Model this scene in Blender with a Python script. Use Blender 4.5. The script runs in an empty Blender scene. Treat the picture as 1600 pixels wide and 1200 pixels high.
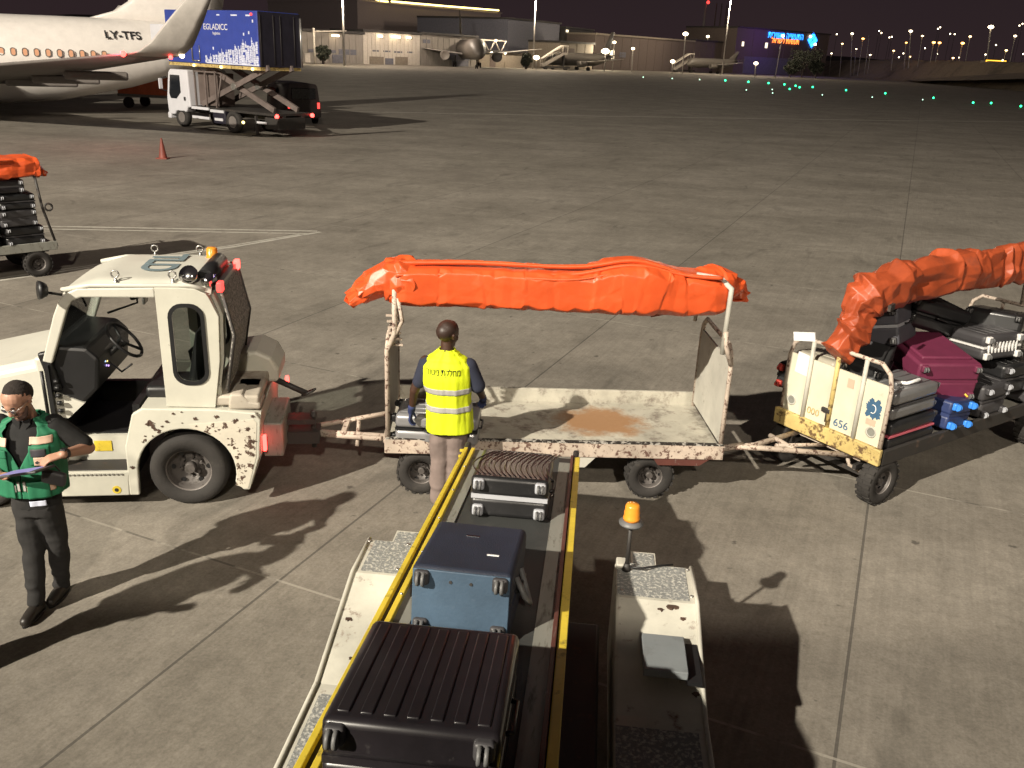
import bpy, bmesh, math, random
from mathutils import Vector, Matrix, noise, Euler
random.seed(7)
rad = math.radians
PI = math.pi
sc = bpy.context.scene
C = sc.collection
# ---------------------------------------------------------------- camera, world, lights, exposure
F = 1363.0
RX = Vector((0.99907758, 0.0151585, 0.0401772))
RY = Vector((0.0429417, -0.3526767, -0.9347594))   # image down
RZ = Vector((0.0, 0.9356224, -0.3530023))
EYE = Vector((0, 0, 4.0))
cam = bpy.data.cameras.new('camera'); cam_o = bpy.data.objects.new('camera', cam); C.objects.link(cam_o)
m = Matrix.Identity(4)
for i in range(3):
    m[i][0] = RX[i]; m[i][1] = -RY[i]; m[i][2] = -RZ[i]; m[i][3] = EYE[i]
cam_o.matrix_world = m
cam.sensor_width = 36; cam.lens = F / 1600 * 36; cam.clip_end = 4000; cam.clip_start = 0.05
sc.camera = cam_o
sc.view_settings.view_transform = 'Standard'; sc.view_settings.look = 'None'
sc.view_settings.gamma = 1; sc.view_settings.exposure = 0.0

def ray(px, py):
    return RX * (px - 800) + RY * (py - 600) + RZ * F
def at(px, py, Y):
    d = ray(px, py); return EYE + d * (Y / d.y)
def gp(px, py, z=0.0):
    d = ray(px, py); return EYE + d * ((z - 4.0) / d.z)

w = bpy.data.worlds.new('World'); sc.world = w; w.use_nodes = True
nt = w.node_tree; bg = nt.nodes['Background']
tc = nt.nodes.new('ShaderNodeTexCoord'); sx = nt.nodes.new('ShaderNodeSeparateXYZ'); cr = nt.nodes.new('ShaderNodeValToRGB')
nz = nt.nodes.new('ShaderNodeTexNoise'); nz.inputs['Scale'].default_value = 3.0
ad = nt.nodes.new('ShaderNodeMath'); ad.operation = 'MULTIPLY_ADD'; ad.inputs[1].default_value = 0.10
nt.links.new(tc.outputs['Generated'], sx.inputs[0]); nt.links.new(tc.outputs['Generated'], nz.inputs['Vector'])
nt.links.new(nz.outputs['Fac'], ad.inputs[0]); nt.links.new(sx.outputs['Z'], ad.inputs[2])
nt.links.new(ad.outputs[0], cr.inputs[0]); nt.links.new(cr.outputs[0], bg.inputs[0])
e = cr.color_ramp.elements
e[0].position = 0.0; e[0].color = (0.031, 0.019, 0.020, 1)
e[1].position = 0.30; e[1].color = (0.014, 0.010, 0.014, 1)
z3 = cr.color_ramp.elements.new(0.75); z3.color = (0.042, 0.034, 0.033, 1)
bg.inputs[1].default_value = 1.0

def lamp(name, loc, energy, color, size):
    l = bpy.data.lights.new(name, 'POINT'); l.energy = energy; l.color = color; l.shadow_soft_size = size
    o = bpy.data.objects.new(name, l); C.objects.link(o); o.location = loc; return o
lamp('floodlight', (-42.6, -38.0, 41.0), 500000, (1.0, 0.91, 0.76), 0.5)
lamp('floodlight', (9.5, -62.0, 47.0), 130000, (1.0, 0.88, 0.72), 1.2)

# ---------------------------------------------------------------- materials
def nodes(name):
    mt = bpy.data.materials.new(name); mt.use_nodes = True
    return mt, mt.node_tree, mt.node_tree.nodes['Principled BSDF']
def rgb(c): return (c[0], c[1], c[2], 1)
def mat(name, col, rough=0.6, metal=0.0, grime=None, gs=4.0, ga=0.35, gw=0.08, bump=0.0, bs=40.0, var=0.10, coat=0.0, stretch=None, spec=0.5):
    """base colour with small tonal variation; grime = second colour showing in noise patches"""
    mt, t, b = nodes(name); L = t.links
    b.inputs['Roughness'].default_value = rough; b.inputs['Metallic'].default_value = metal
    b.inputs['Coat Weight'].default_value = coat; b.inputs['Specular IOR Level'].default_value = spec
    co = t.nodes.new('ShaderNodeTexCoord'); src = co.outputs['Object']
    if stretch:
        mp = t.nodes.new('ShaderNodeMapping'); mp.inputs['Scale'].default_value = stretch; L.new(src, mp.inputs[0]); src = mp.outputs[0]
    n1 = t.nodes.new('ShaderNodeTexNoise'); n1.inputs['Scale'].default_value = 2.3; n1.inputs['Detail'].default_value = 8; n1.inputs['Roughness'].default_value = 0.65
    L.new(src, n1.inputs['Vector'])
    r1 = t.nodes.new('ShaderNodeValToRGB'); L.new(n1.outputs['Fac'], r1.inputs[0])
    r1.color_ramp.elements[0].position = 0.3; r1.color_ramp.elements[0].color = rgb([x * (1 - var * 1.6) for x in col])
    r1.color_ramp.elements[1].position = 0.7; r1.color_ramp.elements[1].color = rgb([min(1, x * (1 + var)) for x in col])
    out = r1.outputs[0]
    if grime:
        n2 = t.nodes.new('ShaderNodeTexNoise'); n2.inputs['Scale'].default_value = gs; n2.inputs['Detail'].default_value = 10; n2.inputs['Roughness'].default_value = 0.7
        L.new(src, n2.inputs['Vector'])
        r2 = t.nodes.new('ShaderNodeValToRGB'); L.new(n2.outputs['Fac'], r2.inputs[0])
        p = 0.5 + (0.5 - ga) * 0.5
        r2.color_ramp.elements[0].position = p; r2.color_ramp.elements[0].color = (0, 0, 0, 1)
        r2.color_ramp.elements[1].position = min(1, p + gw); r2.color_ramp.elements[1].color = (1, 1, 1, 1)
        mx = t.nodes.new('ShaderNodeMixRGB'); L.new(r2.outputs[0], mx.inputs[0]); L.new(out, mx.inputs[1]); mx.inputs[2].default_value = rgb(grime)
        out = mx.outputs[0]
        rr = t.nodes.new('ShaderNodeMath'); rr.operation = 'MULTIPLY_ADD'; L.new(r2.outputs[0], rr.inputs[0]); rr.inputs[1].default_value = (0.9 - rough) * 0.8; rr.inputs[2].default_value = rough
        L.new(rr.outputs[0], b.inputs['Roughness'])
    L.new(out, b.inputs['Base Color'])
    if bump > 0:
        n3 = t.nodes.new('ShaderNodeTexNoise'); n3.inputs['Scale'].default_value = bs; n3.inputs['Detail'].default_value = 4
        L.new(src, n3.inputs['Vector'])
        bp = t.nodes.new('ShaderNodeBump'); bp.inputs['Strength'].default_value = bump; bp.inputs['Distance'].default_value = 0.01
        L.new(n3.outputs['Fac'], bp.inputs['Height']); L.new(bp.outputs[0], b.inputs['Normal'])
    return mt
def emis(name, col, s):
    mt, t, b = nodes(name); b.inputs['Base Color'].default_value = rgb([x * 0.5 for x in col])
    b.inputs['Emission Color'].default_value = rgb(col); b.inputs['Emission Strength'].default_value = s
    return mt
def glass(name, col=(0.9, 0.95, 0.93), rough=0.03, tr=0.75):
    mt, t, b = nodes(name)
    g = t.nodes.new('ShaderNodeBsdfGlossy'); g.inputs['Roughness'].default_value = rough; g.inputs['Color'].default_value = (0.9, 0.9, 0.9, 1)
    tp = t.nodes.new('ShaderNodeBsdfTransparent'); tp.inputs['Color'].default_value = rgb([c * tr for c in col])
    fr = t.nodes.new('ShaderNodeFresnel'); fr.inputs['IOR'].default_value = 1.45
    mx = t.nodes.new('ShaderNodeMixShader'); o = t.nodes['Material Output']
    t.links.new(fr.outputs[0], mx.inputs[0]); t.links.new(tp.outputs[0], mx.inputs[1]); t.links.new(g.outputs[0], mx.inputs[2]); t.links.new(mx.outputs[0], o.inputs[0])
    return mt

M = {}
M['white'] = mat('tractor_white', (0.52, 0.51, 0.44), 0.42, grime=(0.07, 0.045, 0.03), gs=5.5, ga=0.16, gw=0.03, var=0.07, bump=0.08, bs=25)
M['whiteclean'] = mat('roof_white', (0.52, 0.51, 0.45), 0.45, var=0.06, grime=(0.40, 0.38, 0.33), gs=3, ga=0.3, gw=0.25)
M['chipped'] = mat('chipped_white', (0.60, 0.56, 0.47), 0.5, grime=(0.07, 0.038, 0.025), gs=9, ga=0.40, gw=0.03, var=0.12)
M['cartwhite'] = mat('cart_white', (0.47, 0.455, 0.40), 0.6, grime=(0.16, 0.12, 0.09), gs=9, ga=0.27, gw=0.12, var=0.14)
M['cartrust'] = mat('cart_rusty_frame', (0.48, 0.40, 0.33), 0.65, grime=(0.11, 0.06, 0.045), gs=18, ga=0.44, gw=0.06, var=0.25)
M['yellowrust'] = mat('cart_yellow', (0.55, 0.42, 0.16), 0.6, grime=(0.12, 0.07, 0.03), gs=9, ga=0.46, gw=0.08, var=0.2)
M['black'] = mat('black_plastic', (0.012, 0.012, 0.013), 0.45, var=0.2)
M['dark'] = mat('dark_metal', (0.03, 0.027, 0.025), 0.6, grime=(0.09, 0.06, 0.045), gs=10, ga=0.35, gw=0.1)
M['rubber'] = mat('tyre_rubber', (0.028, 0.025, 0.023), 0.85, var=0.25, grime=(0.075, 0.065, 0.055), gs=6, ga=0.35, gw=0.3, bump=0.3, bs=60)
M['rim'] = mat('wheel_rim', (0.10, 0.09, 0.085), 0.55, metal=0.2, grime=(0.03, 0.025, 0.02), gs=14, ga=0.5, gw=0.2)
M['rimlight'] = mat('wheel_rim_pale', (0.20, 0.18, 0.17), 0.5, metal=0.2, grime=(0.05, 0.04, 0.03), gs=14, ga=0.4, gw=0.2)
M['steel'] = mat('bare_steel', (0.42, 0.41, 0.39), 0.35, metal=0.8, var=0.15)
M['chrome'] = mat('chrome', (0.75, 0.75, 0.75), 0.12, metal=1.0, var=0.03)
M['glass'] = glass('cab_glass')
M['darkglass'] = mat('dark_glass', (0.012, 0.014, 0.018), 0.08, var=0.1)
M['amber'] = mat('amber_lens', (0.75, 0.28, 0.03), 0.25, var=0.1)
M['amber_dim'] = mat('amber_lens_dim', (0.55, 0.20, 0.05), 0.3, var=0.1)
M['red_on'] = emis('red_tail_lamp', (1.0, 0.05, 0.04), 9)
M['red_dim'] = emis('red_marker', (1.0, 0.06, 0.05), 2.5)
M['yellow'] = mat('yellow_rail', (0.66, 0.50, 0.045), 0.5, grime=(0.16, 0.12, 0.03), gs=12, ga=0.36, gw=0.15, var=0.15)
M['belt'] = mat('belt_rubber', (0.035, 0.037, 0.036), 0.7, grime=(0.06, 0.058, 0.055), gs=5, ga=0.45, gw=0.3, bump=0.15, bs=80)
M['redbrown'] = mat('belt_side_shade_brown', (0.10, 0.032, 0.024), 0.6, grime=(0.28, 0.25, 0.22), gs=6, ga=0.25, gw=0.1, stretch=(3, 0.4, 1))  # brown of the shaded belt side, shade and red tint in the colour
M['sidegrey'] = mat('belt_side_plate', (0.22, 0.22, 0.195), 0.6, grime=(0.12, 0.11, 0.09), gs=9, ga=0.42, gw=0.12, stretch=(3, 0.5, 1))
M['loader'] = mat('loader_white', (0.50, 0.485, 0.42), 0.5, grime=(0.17, 0.115, 0.09), gs=7, ga=0.34, gw=0.10, var=0.15, bump=0.12, bs=18)
M['skin_dark'] = mat('skin_dark', (0.055, 0.026, 0.016), 0.48, var=0.12)
M['skin_tan'] = mat('skin_tan', (0.40, 0.22, 0.15), 0.5, var=0.1)
M['scalp'] = mat('cropped_scalp', (0.032, 0.017, 0.012), 0.5, var=0.15)
M['hair'] = mat('hair', (0.020, 0.014, 0.011), 0.9, var=0.3, bump=0.5, bs=120)
M['shirt_navy'] = mat('navy_shirt', (0.020, 0.024, 0.045), 0.9, var=0.2)
M['shirt_black'] = mat('black_shirt', (0.010, 0.010, 0.010), 0.9, var=0.2)
M['trouser_grey'] = mat('grey_trousers', (0.20, 0.155, 0.14), 0.9, var=0.15, bump=0.4, bs=14)
M['trouser_black'] = mat('black_trousers', (0.017, 0.016, 0.016), 0.85, var=0.2, bump=0.4, bs=14)
M['boot'] = mat('black_boot', (0.025, 0.021, 0.018), 0.45, var=0.2)
M['vest_yellow'] = mat('fluorescent_yellow', (0.66, 0.78, 0.01), 0.75, var=0.12, bump=1.0, bs=9, stretch=(1.6, 1.6, 0.7))
M['vest_green'] = mat('vest_green', (0.014, 0.15, 0.072), 0.7, var=0.15, bump=0.5, bs=12)
M['tape'] = mat('reflective_tape', (0.36, 0.35, 0.33), 0.5, var=0.08)
M['tape_peach'] = mat('reflective_tape_peach', (0.58, 0.40, 0.30), 0.5, var=0.08)
M['glove'] = mat('blue_glove', (0.020, 0.030, 0.10), 0.8, var=0.2)
M['paper'] = mat('paper', (0.70, 0.70, 0.70), 0.7, var=0.05)
M['ink'] = mat('ink', (0.02, 0.02, 0.02), 0.7)
M['logo_grey'] = mat('logo_grey', (0.15, 0.20, 0.22), 0.6)
M['ink_blue'] = mat('paint_blue', (0.045, 0.12, 0.22), 0.7, var=0.25)
M['orange_fig'] = mat('orange_vinyl', (0.64, 0.088, 0.02), 0.42, var=0.10, bump=0.25, bs=16, grime=(0.50, 0.085, 0.03), gs=4, ga=0.3, gw=0.3)
M['orange_old'] = mat('orange_vinyl_dull', (0.34, 0.062, 0.02), 0.45, var=0.25, grime=(0.13, 0.035, 0.018), gs=4, ga=0.42, gw=0.3, bump=0.15, bs=9)

# concrete apron: one material, slab joints of a 4.23 m grid, stains and brushing
def concrete():
    mt, t, b = nodes('apron_concrete'); L = t.links; N = t.nodes.new
    def math_(op, a=None, c=None, d=None):
        n = N('ShaderNodeMath'); n.operation = op
        for i, v in enumerate((a, c, d)):
            if v is None: continue
            if isinstance(v, (int, float)): n.inputs[i].default_value = v
            else: L.new(v, n.inputs[i])
        return n.outputs[0]
    geo = N('ShaderNodeNewGeometry'); mp = N('ShaderNodeMapping'); mp.vector_type = 'POINT'
    mp.inputs['Rotation'].default_value = (0, 0, rad(23.17)); L.new(geo.outputs['Position'], mp.inputs[0])
    s = N('ShaderNodeSeparateXYZ'); L.new(mp.outputs[0], s.inputs[0])
    def joint(v, off, width):
        u = math_('FRACT', math_('DIVIDE', math_('SUBTRACT', v, off), 4.23))
        d = math_('MULTIPLY', math_('ABSOLUTE', math_('SUBTRACT', u, 0.5)), -4.23)
        d = math_('ADD', d, 4.23 / 2)          # distance to joint
        return math_('LESS_THAN', d, width), u
    jd, ua = joint(s.outputs['X'], 0.25, 0.011)
    jl, ub = joint(s.outputs['Y'], 4.75, 0.012)
    # per slab tone
    fl = N('ShaderNodeCombineXYZ'); L.new(math_('FLOOR', math_('DIVIDE', math_('SUBTRACT', s.outputs['X'], 0.25), 4.23)), fl.inputs[0])
    L.new(math_('FLOOR', math_('DIVIDE', math_('SUBTRACT', s.outputs['Y'], 4.75), 4.23)), fl.inputs[1])
    wn = N('ShaderNodeTexWhiteNoise'); L.new(fl.outputs[0], wn.inputs['Vector'])
    def noise_(scale, detail=6, rough=0.6, vec=None, dist=0.0):
        n = N('ShaderNodeTexNoise'); n.inputs['Scale'].default_value = scale; n.inputs['Detail'].default_value = detail; n.inputs['Roughness'].default_value = rough
        n.inputs['Distortion'].default_value = dist
        L.new(vec if vec else geo.outputs['Position'], n.inputs['Vector']); return n.outputs['Fac']
    def ramp(v, p0, c0, p1, c1):
        r = N('ShaderNodeValToRGB'); L.new(v, r.inputs[0]); el = r.color_ramp.elements
        el[0].position = p0; el[0].color = c0 if len(c0) == 4 else rgb(c0); el[1].position = p1; el[1].color = c1 if len(c1) == 4 else rgb(c1); return r.outputs[0]
    def mix(f, a, c, mode='MIX'):
        x = N('ShaderNodeMixRGB'); x.blend_type = mode
        for i, v in enumerate((f, a, c)):
            if isinstance(v, (int, float)): x.inputs[i].default_value = v
            elif isinstance(v, tuple): x.inputs[i].default_value = rgb(v)
            else: L.new(v, x.inputs[i])
        return x.outputs[0]
    base = ramp(noise_(0.35, 8, 0.62), 0.3, (0.188, 0.170, 0.145), 0.72, (0.285, 0.260, 0.224))
    base = mix(0.55, base, ramp(noise_(2.2, 8, 0.7), 0.3, (0.6, 0.6, 0.6), 0.7, (1.15, 1.15, 1.15)), 'MULTIPLY')
    base = mix(0.55, base, ramp(noise_(42, 5, 0.75), 0.3, (0.6, 0.6, 0.6), 0.7, (1.3, 1.3, 1.3)), 'MULTIPLY')
    base = mix(0.5, base, ramp(noise_(9, 5, 0.7, None, 0.8), 0.32, (0.70, 0.69, 0.67), 0.62, (1.10, 1.10, 1.10)), 'MULTIPLY')
    base = mix(1.0, base, ramp(wn.outputs['Value'], 0.0, (0.95, 0.95, 0.94), 1.0, (1.03, 1.03, 1.03)), 'MULTIPLY')
    # brushed streaks along one slab direction
    st = N('ShaderNodeMapping'); st.inputs['Scale'].default_value = (28, 0.8, 1); L.new(mp.outputs[0], st.inputs[0])
    base = mix(0.30, base, ramp(noise_(1.0, 4, 0.6, st.outputs[0]), 0.35, (0.72, 0.72, 0.72), 0.65, (1.12, 1.12, 1.12)), 'MULTIPLY')
    # long tyre/jet streaks
    sw = N('ShaderNodeMapping'); sw.inputs['Rotation'].default_value = (0, 0, rad(-30)); sw.inputs['Scale'].default_value = (0.05, 0.35, 1); L.new(geo.outputs['Position'], sw.inputs[0])
    base = mix(0.45, base, ramp(noise_(1.6, 6, 0.6, sw.outputs[0], 0.6), 0.35, (0.74, 0.73, 0.72), 0.62, (1.05, 1.05, 1.05)), 'MULTIPLY')
    # oil spots
    base = mix(ramp(noise_(0.9, 5, 0.55, None, 0.5), 0.66, (0, 0, 0), 0.76, (0.55, 0.55, 0.55)), base, (0.055, 0.05, 0.045))
    os_ = N('ShaderNodeMapping'); os_.inputs['Scale'].default_value = (2.6, 0.8, 1); L.new(mp.outputs[0], os_.inputs[0])
    base = mix(ramp(noise_(0.8, 5, 0.6, os_.outputs[0], 0.7), 0.57, (0, 0, 0), 0.70, (0.42, 0.42, 0.42)), base, (0.075, 0.068, 0.058))
    base = mix(ramp(noise_(0.22, 4, 0.5), 0.55, (0, 0, 0), 0.75, (0.35, 0.35, 0.35)), base, (0.12, 0.105, 0.09))
    base = mix(ramp(noise_(5.5, 3, 0.5), 0.69, (0, 0, 0), 0.745, (0.7, 0.7, 0.7)), base, (0.05, 0.045, 0.04))
    # cracks
    base = mix(math_('MULTIPLY', jd, 0.6), base, (0.035, 0.032, 0.030))
    base = mix(math_('MULTIPLY', jl, 0.6), base, ramp(noise_(1.5), 0.42, (0.06, 0.055, 0.05), 0.5, (0.34, 0.315, 0.27)))
    L.new(base, b.inputs['Base Color'])
    L.new(ramp(noise_(0.5, 6, 0.6), 0.35, (0.80, 0.80, 0.80), 0.7, (0.95, 0.95, 0.95)), b.inputs['Roughness']); b.inputs['Specular IOR Level'].default_value = 0.2
    bp = N('ShaderNodeBump'); bp.inputs['Strength'].default_value = 0.35; bp.inputs['Distance'].default_value = 0.004
    L.new(noise_(45, 5, 0.7), bp.inputs['Height']); L.new(bp.outputs[0], b.inputs['Normal'])
    return mt
M['concrete'] = concrete()
M['paint_white'] = mat('road_paint', (0.42, 0.40, 0.35), 0.75, grime=(0.20, 0.185, 0.16), gs=5, ga=0.5, gw=0.2)
M['grass'] = mat('dry_grass', (0.16, 0.125, 0.09), 0.95, var=0.3, grime=(0.035, 0.03, 0.022), gs=0.08, ga=0.5, gw=0.2)

# ---------------------------------------------------------------- mesh builder
class B:
    def __init__(s): s.bm = bmesh.new(); s.mi = 0
    def _f(s, vs):
        try:
            f = s.bm.faces.new(vs); f.material_index = s.mi; return f
        except ValueError: return None
    def box(s, c, d, R=None, bev=0.0):
        n0 = set(s.bm.verts)
        hx, hy, hz = d[0] / 2, d[1] / 2, d[2] / 2; c = Vector(c)
        P = [Vector((x, y, z)) for x in (-hx, hx) for y in (-hy, hy) for z in (-hz, hz)]
        if R is not None: P = [R @ p for p in P]
        v = [s.bm.verts.new(p + c) for p in P]
        fs = [s._f([v[i] for i in q]) for q in ((0, 1, 3, 2), (4, 6, 7, 5), (0, 4, 5, 1), (2, 3, 7, 6), (0, 2, 6, 4), (1, 5, 7, 3))]
        if bev > 0:
            ed = list({e for f in fs for e in f.edges})
            r = bmesh.ops.bevel(s.bm, geom=ed, offset=bev, segments=3, affect='EDGES', profile=0.5, material=-1)
            for f in r['faces']: f.smooth = True; f.material_index = s.mi
        return s
    def cyl(s, a, b, r0, r1=None, n=14, cap=True, smooth=True):
        a = Vector(a); b = Vector(b); r1 = r0 if r1 is None else r1
        d = (b - a); q = d.to_track_quat('Z', 'Y')
        ra = [s.bm.verts.new(a + q @ Vector((r0 * math.cos(2 * PI * i / n), r0 * math.sin(2 * PI * i / n), 0))) for i in range(n)]
        rb = [s.bm.verts.new(b + q @ Vector((r1 * math.cos(2 * PI * i / n), r1 * math.sin(2 * PI * i / n), 0))) for i in range(n)]
        for i in range(n):
            f = s._f([ra[i], ra[(i + 1) % n], rb[(i + 1) % n], rb[i]])
            if f: f.smooth = smooth
        if cap: s._f(ra[::-1]); s._f(rb)
        return s
    def tube(s, pts, r, n=10):
        pts = [Vector(p) for p in pts]; rings = []
        up = None
        for i, p in enumerate(pts):
            if i == 0: d = pts[1] - p
            elif i == len(pts) - 1: d = p - pts[i - 1]
            else: d = (pts[i + 1] - p).normalized() + (p - pts[i - 1]).normalized()
            d.normalize()
            if up is None: up = d.orthogonal().normalized()
            up = (up - d * up.dot(d)).normalized(); sd = d.cross(up)
            rr = r[i] if isinstance(r, (list, tuple)) else r
            rings.append([p + (up * math.cos(2 * PI * k / n) + sd * math.sin(2 * PI * k / n)) * rr for k in range(n)])
        return s.loft(rings)
    def loft(s, rings, cap=True, closed=False, smooth=True):
        R = [[s.bm.verts.new(p) for p in r] for r in rings]; n = len(R[0])
        rng = range(len(R)) if closed else range(len(R) - 1)
        for i in rng:
            a = R[i]; b = R[(i + 1) % len(R)]
            for k in range(n):
                f = s._f([a[k], a[(k + 1) % n], b[(k + 1) % n], b[k]])
                if f: f.smooth = smooth
        if cap and not closed: s._f(R[0][::-1]); s._f(R[-1])
        return s
    def sph(s, c, r, sc_=(1, 1, 1), n=14):
        c = Vector(c); rings = []
        for j in range(1, n // 2 + 1):
            th = PI * j / (n // 2 + 1)
            rings.append([c + Vector((r * sc_[0] * math.sin(th) * math.cos(2 * PI * k / n), r * sc_[1] * math.sin(th) * math.sin(2 * PI * k / n), -r * sc_[2] * math.cos(th))) for k in range(n)])
        top = s.bm.verts.new(c + Vector((0, 0, r * sc_[2]))); bot = s.bm.verts.new(c - Vector((0, 0, r * sc_[2])))
        R = [[s.bm.verts.new(p) for p in q] for q in rings]
        for i in range(len(R) - 1):
            for k in range(n):
                f = s._f([R[i][k], R[i][(k + 1) % n], R[i + 1][(k + 1) % n], R[i + 1][k]])
                if f: f.smooth = True
        for k in range(n):
            f = s._f([bot, R[0][(k + 1) % n], R[0][k]])
            if f: f.smooth = True
            f = s._f([top, R[-1][k], R[-1][(k + 1) % n]])
            if f: f.smooth = True
        return s
    def prism(s, poly, d0, d1, ax='y', smooth=False):
        def P(u, v, d): return Vector((u, d, v)) if ax == 'y' else (Vector((d, u, v)) if ax == 'x' else Vector((u, v, d)))
        a = [s.bm.verts.new(P(u, v, d0)) for u, v in poly]; b = [s.bm.verts.new(P(u, v, d1)) for u, v in poly]
        n = len(poly); s._f(a[::-1]); s._f(b)
        for i in range(n):
            f = s._f([a[i], a[(i + 1) % n], b[(i + 1) % n], b[i]])
            if f: f.smooth = smooth
        return s
    def ringplate(s, outer, inner, d0, d1, ax='y'):
        """plate with a hole; outer and inner have the same number of points"""
        def P(u, v, d): return Vector((u, d, v)) if ax == 'y' else (Vector((d, u, v)) if ax == 'x' else Vector((u, v, d)))
        n = len(outer)
        V = [[s.bm.verts.new(P(u, v, d)) for u, v in lp] for d in (d0, d1) for lp in (outer, inner)]
        for i in range(n):
            j = (i + 1) % n
            s._f([V[0][i], V[0][j], V[1][j], V[1][i]]); s._f([V[2][j], V[2][i], V[3][i], V[3][j]])
            s._f([V[0][j], V[0][i], V[2][i], V[2][j]]); s._f([V[1][i], V[1][j], V[3][j], V[3][i]])
        return s
    def lathe(s, prof, o, axis=(0, 0, 1), n=24, closed=False):
        o = Vector(o); q = Vector(axis).to_track_quat('Z', 'Y')
        rings = [[o + q @ Vector((r * math.cos(2 * PI * k / n), r * math.sin(2 * PI * k / n), h)) for k in range(n)] for r, h in prof]
        return s.loft(rings, closed=closed)
    def surf(s, nu, nv, fn, smooth=True, wrapv=False):
        V = [[s.bm.verts.new(fn(i / (nu - 1), j / (nv if wrapv else nv - 1))) for j in range(nv)] for i in range(nu)]
        for i in range(nu - 1):
            for j in range(nv if wrapv else nv - 1):
                f = s._f([V[i][j], V[i + 1][j], V[i + 1][(j + 1) % nv], V[i][(j + 1) % nv]])
                if f: f.smooth = smooth
        return s
    def out(s, name, mats, parent=None, bevel=0.0, solid=0.0, loc=None, rotz=None, fix=True):
        if fix: bmesh.ops.recalc_face_normals(s.bm, faces=s.bm.faces[:])
        me = bpy.data.meshes.new(name); s.bm.to_mesh(me); s.bm.free()
        for x in (mats if isinstance(mats, (list, tuple)) else [mats]): me.materials.append(M[x] if isinstance(x, str) else x)
        o = bpy.data.objects.new(name, me); C.objects.link(o)
        if parent: o.parent = parent
        if solid: md = o.modifiers.new('solid', 'SOLIDIFY'); md.thickness = solid; md.offset = 0
        if bevel: md = o.modifiers.new('bevel', 'BEVEL'); md.width = bevel; md.segments = 2; md.limit_method = 'ANGLE'; md.angle_limit = rad(40); md.harden_normals = False
        if loc is not None: o.location = loc
        if rotz is not None: o.rotation_euler.z = rotz
        return o
def tag(o, label, cat=None, group=None, kind=None):
    if label: o['label'] = label
    if cat: o['category'] = cat
    if group: o['group'] = group
    if kind: o['kind'] = kind
    return o
def thing(name, label, cat, loc=(0, 0, 0), rotz=0.0, group=None):
    o = bpy.data.objects.new(name, None); C.objects.link(o); o.location = loc; o.rotation_euler = (0, 0, rotz); o.empty_display_size = 0.1
    return tag(o, label, cat, group)
def copytree(o, parent=None):
    c = o.copy(); C.objects.link(c)
    if parent: c.parent = parent
    for ch in list(o.children): copytree(ch, c)
    return c
def bake(o):
    """replace the object's mesh by its modifier-evaluated mesh"""
    dg = bpy.context.evaluated_depsgraph_get(); dg.update()
    me = bpy.data.meshes.new_from_object(o.evaluated_get(dg)); o.modifiers.clear(); o.data = me
def organic(name, b, mats, parent, voxel, smooth=4, sf=0.5, disp=None):
    o = b.out(name, mats)
    md = o.modifiers.new('r', 'REMESH'); md.mode = 'VOXEL'; md.voxel_size = voxel; md.use_smooth_shade = True
    if smooth: m2 = o.modifiers.new('s', 'SMOOTH'); m2.factor = sf; m2.iterations = smooth
    bake(o)
    if disp:
        for v in o.data.vertices: v.co += v.normal * disp(v.co)
    o.parent = parent
    for p in o.data.polygons: p.use_smooth = True
    return o
def text(body, size, mt, parent, loc, rot, name='lettering', ext=0.001, align='CENTER', sx=1.0, off=0.0):
    cu = bpy.data.curves.new(name, 'FONT'); cu.body = body; cu.size = size; cu.extrude = ext; cu.offset = off; cu.align_x = align; cu.align_y = 'CENTER'
    t = bpy.data.objects.new(name, cu); C.objects.link(t)
    dg = bpy.context.evaluated_depsgraph_get(); dg.update()
    me = bpy.data.meshes.new_from_object(t.evaluated_get(dg)); bpy.data.objects.remove(t)
    me.materials.clear(); me.materials.append(M[mt] if isinstance(mt, str) else mt)
    o = bpy.data.objects.new(name, me); C.objects.link(o); o.parent = parent; o.location = loc
    o.scale = (sx, 1, 1)
    o.rotation_euler = rot if not isinstance(rot, Matrix) else rot.to_euler()
    return o
def rrect(x0, x1, z0, z1, r, k=5):
    pts = []
    for cx, cz, a0 in ((x1 - r, z1 - r, 0), (x0 + r, z1 - r, 90), (x0 + r, z0 + r, 180), (x1 - r, z0 + r, 270)):
        for i in range(k + 1):
            a = rad(a0 + 90 * i / k); pts.append((cx + r * math.cos(a), cz + r * math.sin(a)))
    return pts
def basis(x, y, z):
    return Matrix(((x[0], y[0], z[0]), (x[1], y[1], z[1]), (x[2], y[2], z[2])))
#--SETTING--
# ================================================================ SETTING
b = B(); b.surf(2, 2, lambda u, v: Vector((-1500 + 3000 * u, -300 + 2800 * v, 0)))
tag(b.out('ground', 'concrete'), None, None, None, 'structure')
def strip(pts, wd, name='road_marking', mt='paint_white', z=0.004):
    b = B()
    for (x0, y0), (x1, y1) in zip(pts[:-1], pts[1:]):
        a = Vector((x0, y0, z)); c = Vector((x1, y1, z)); n = (c - a).normalized().cross(Vector((0, 0, 1))) * wd / 2
        b._f([b.bm.verts.new(p) for p in (a - n, c - n, c + n, a + n)])
    return tag(b.out(name, mt), None, None, None, 'structure')
strip([(-16.5, 18.35), (-10.29, 19.32), (-4.65, 20.05)], 0.11)
strip([(-16.5, 18.05), (-10.16, 19.02), (-4.80, 19.72)], 0.09)
strip([(-4.56, 19.98), (-5.9, 18.08), (-7.6, 16.13), (-9.3, 14.1), (-12.5, 10.4)], 0.11)
strip([(-4.95, 19.6), (-6.15, 17.98), (-7.9, 15.98), (-9.7, 13.9), (-12.9, 10.2)], 0.07)
# worn taxi lines far off
strip([(-14, 60), (2, 66), (30, 78), (70, 98)], 0.30, z=0.004)
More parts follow.
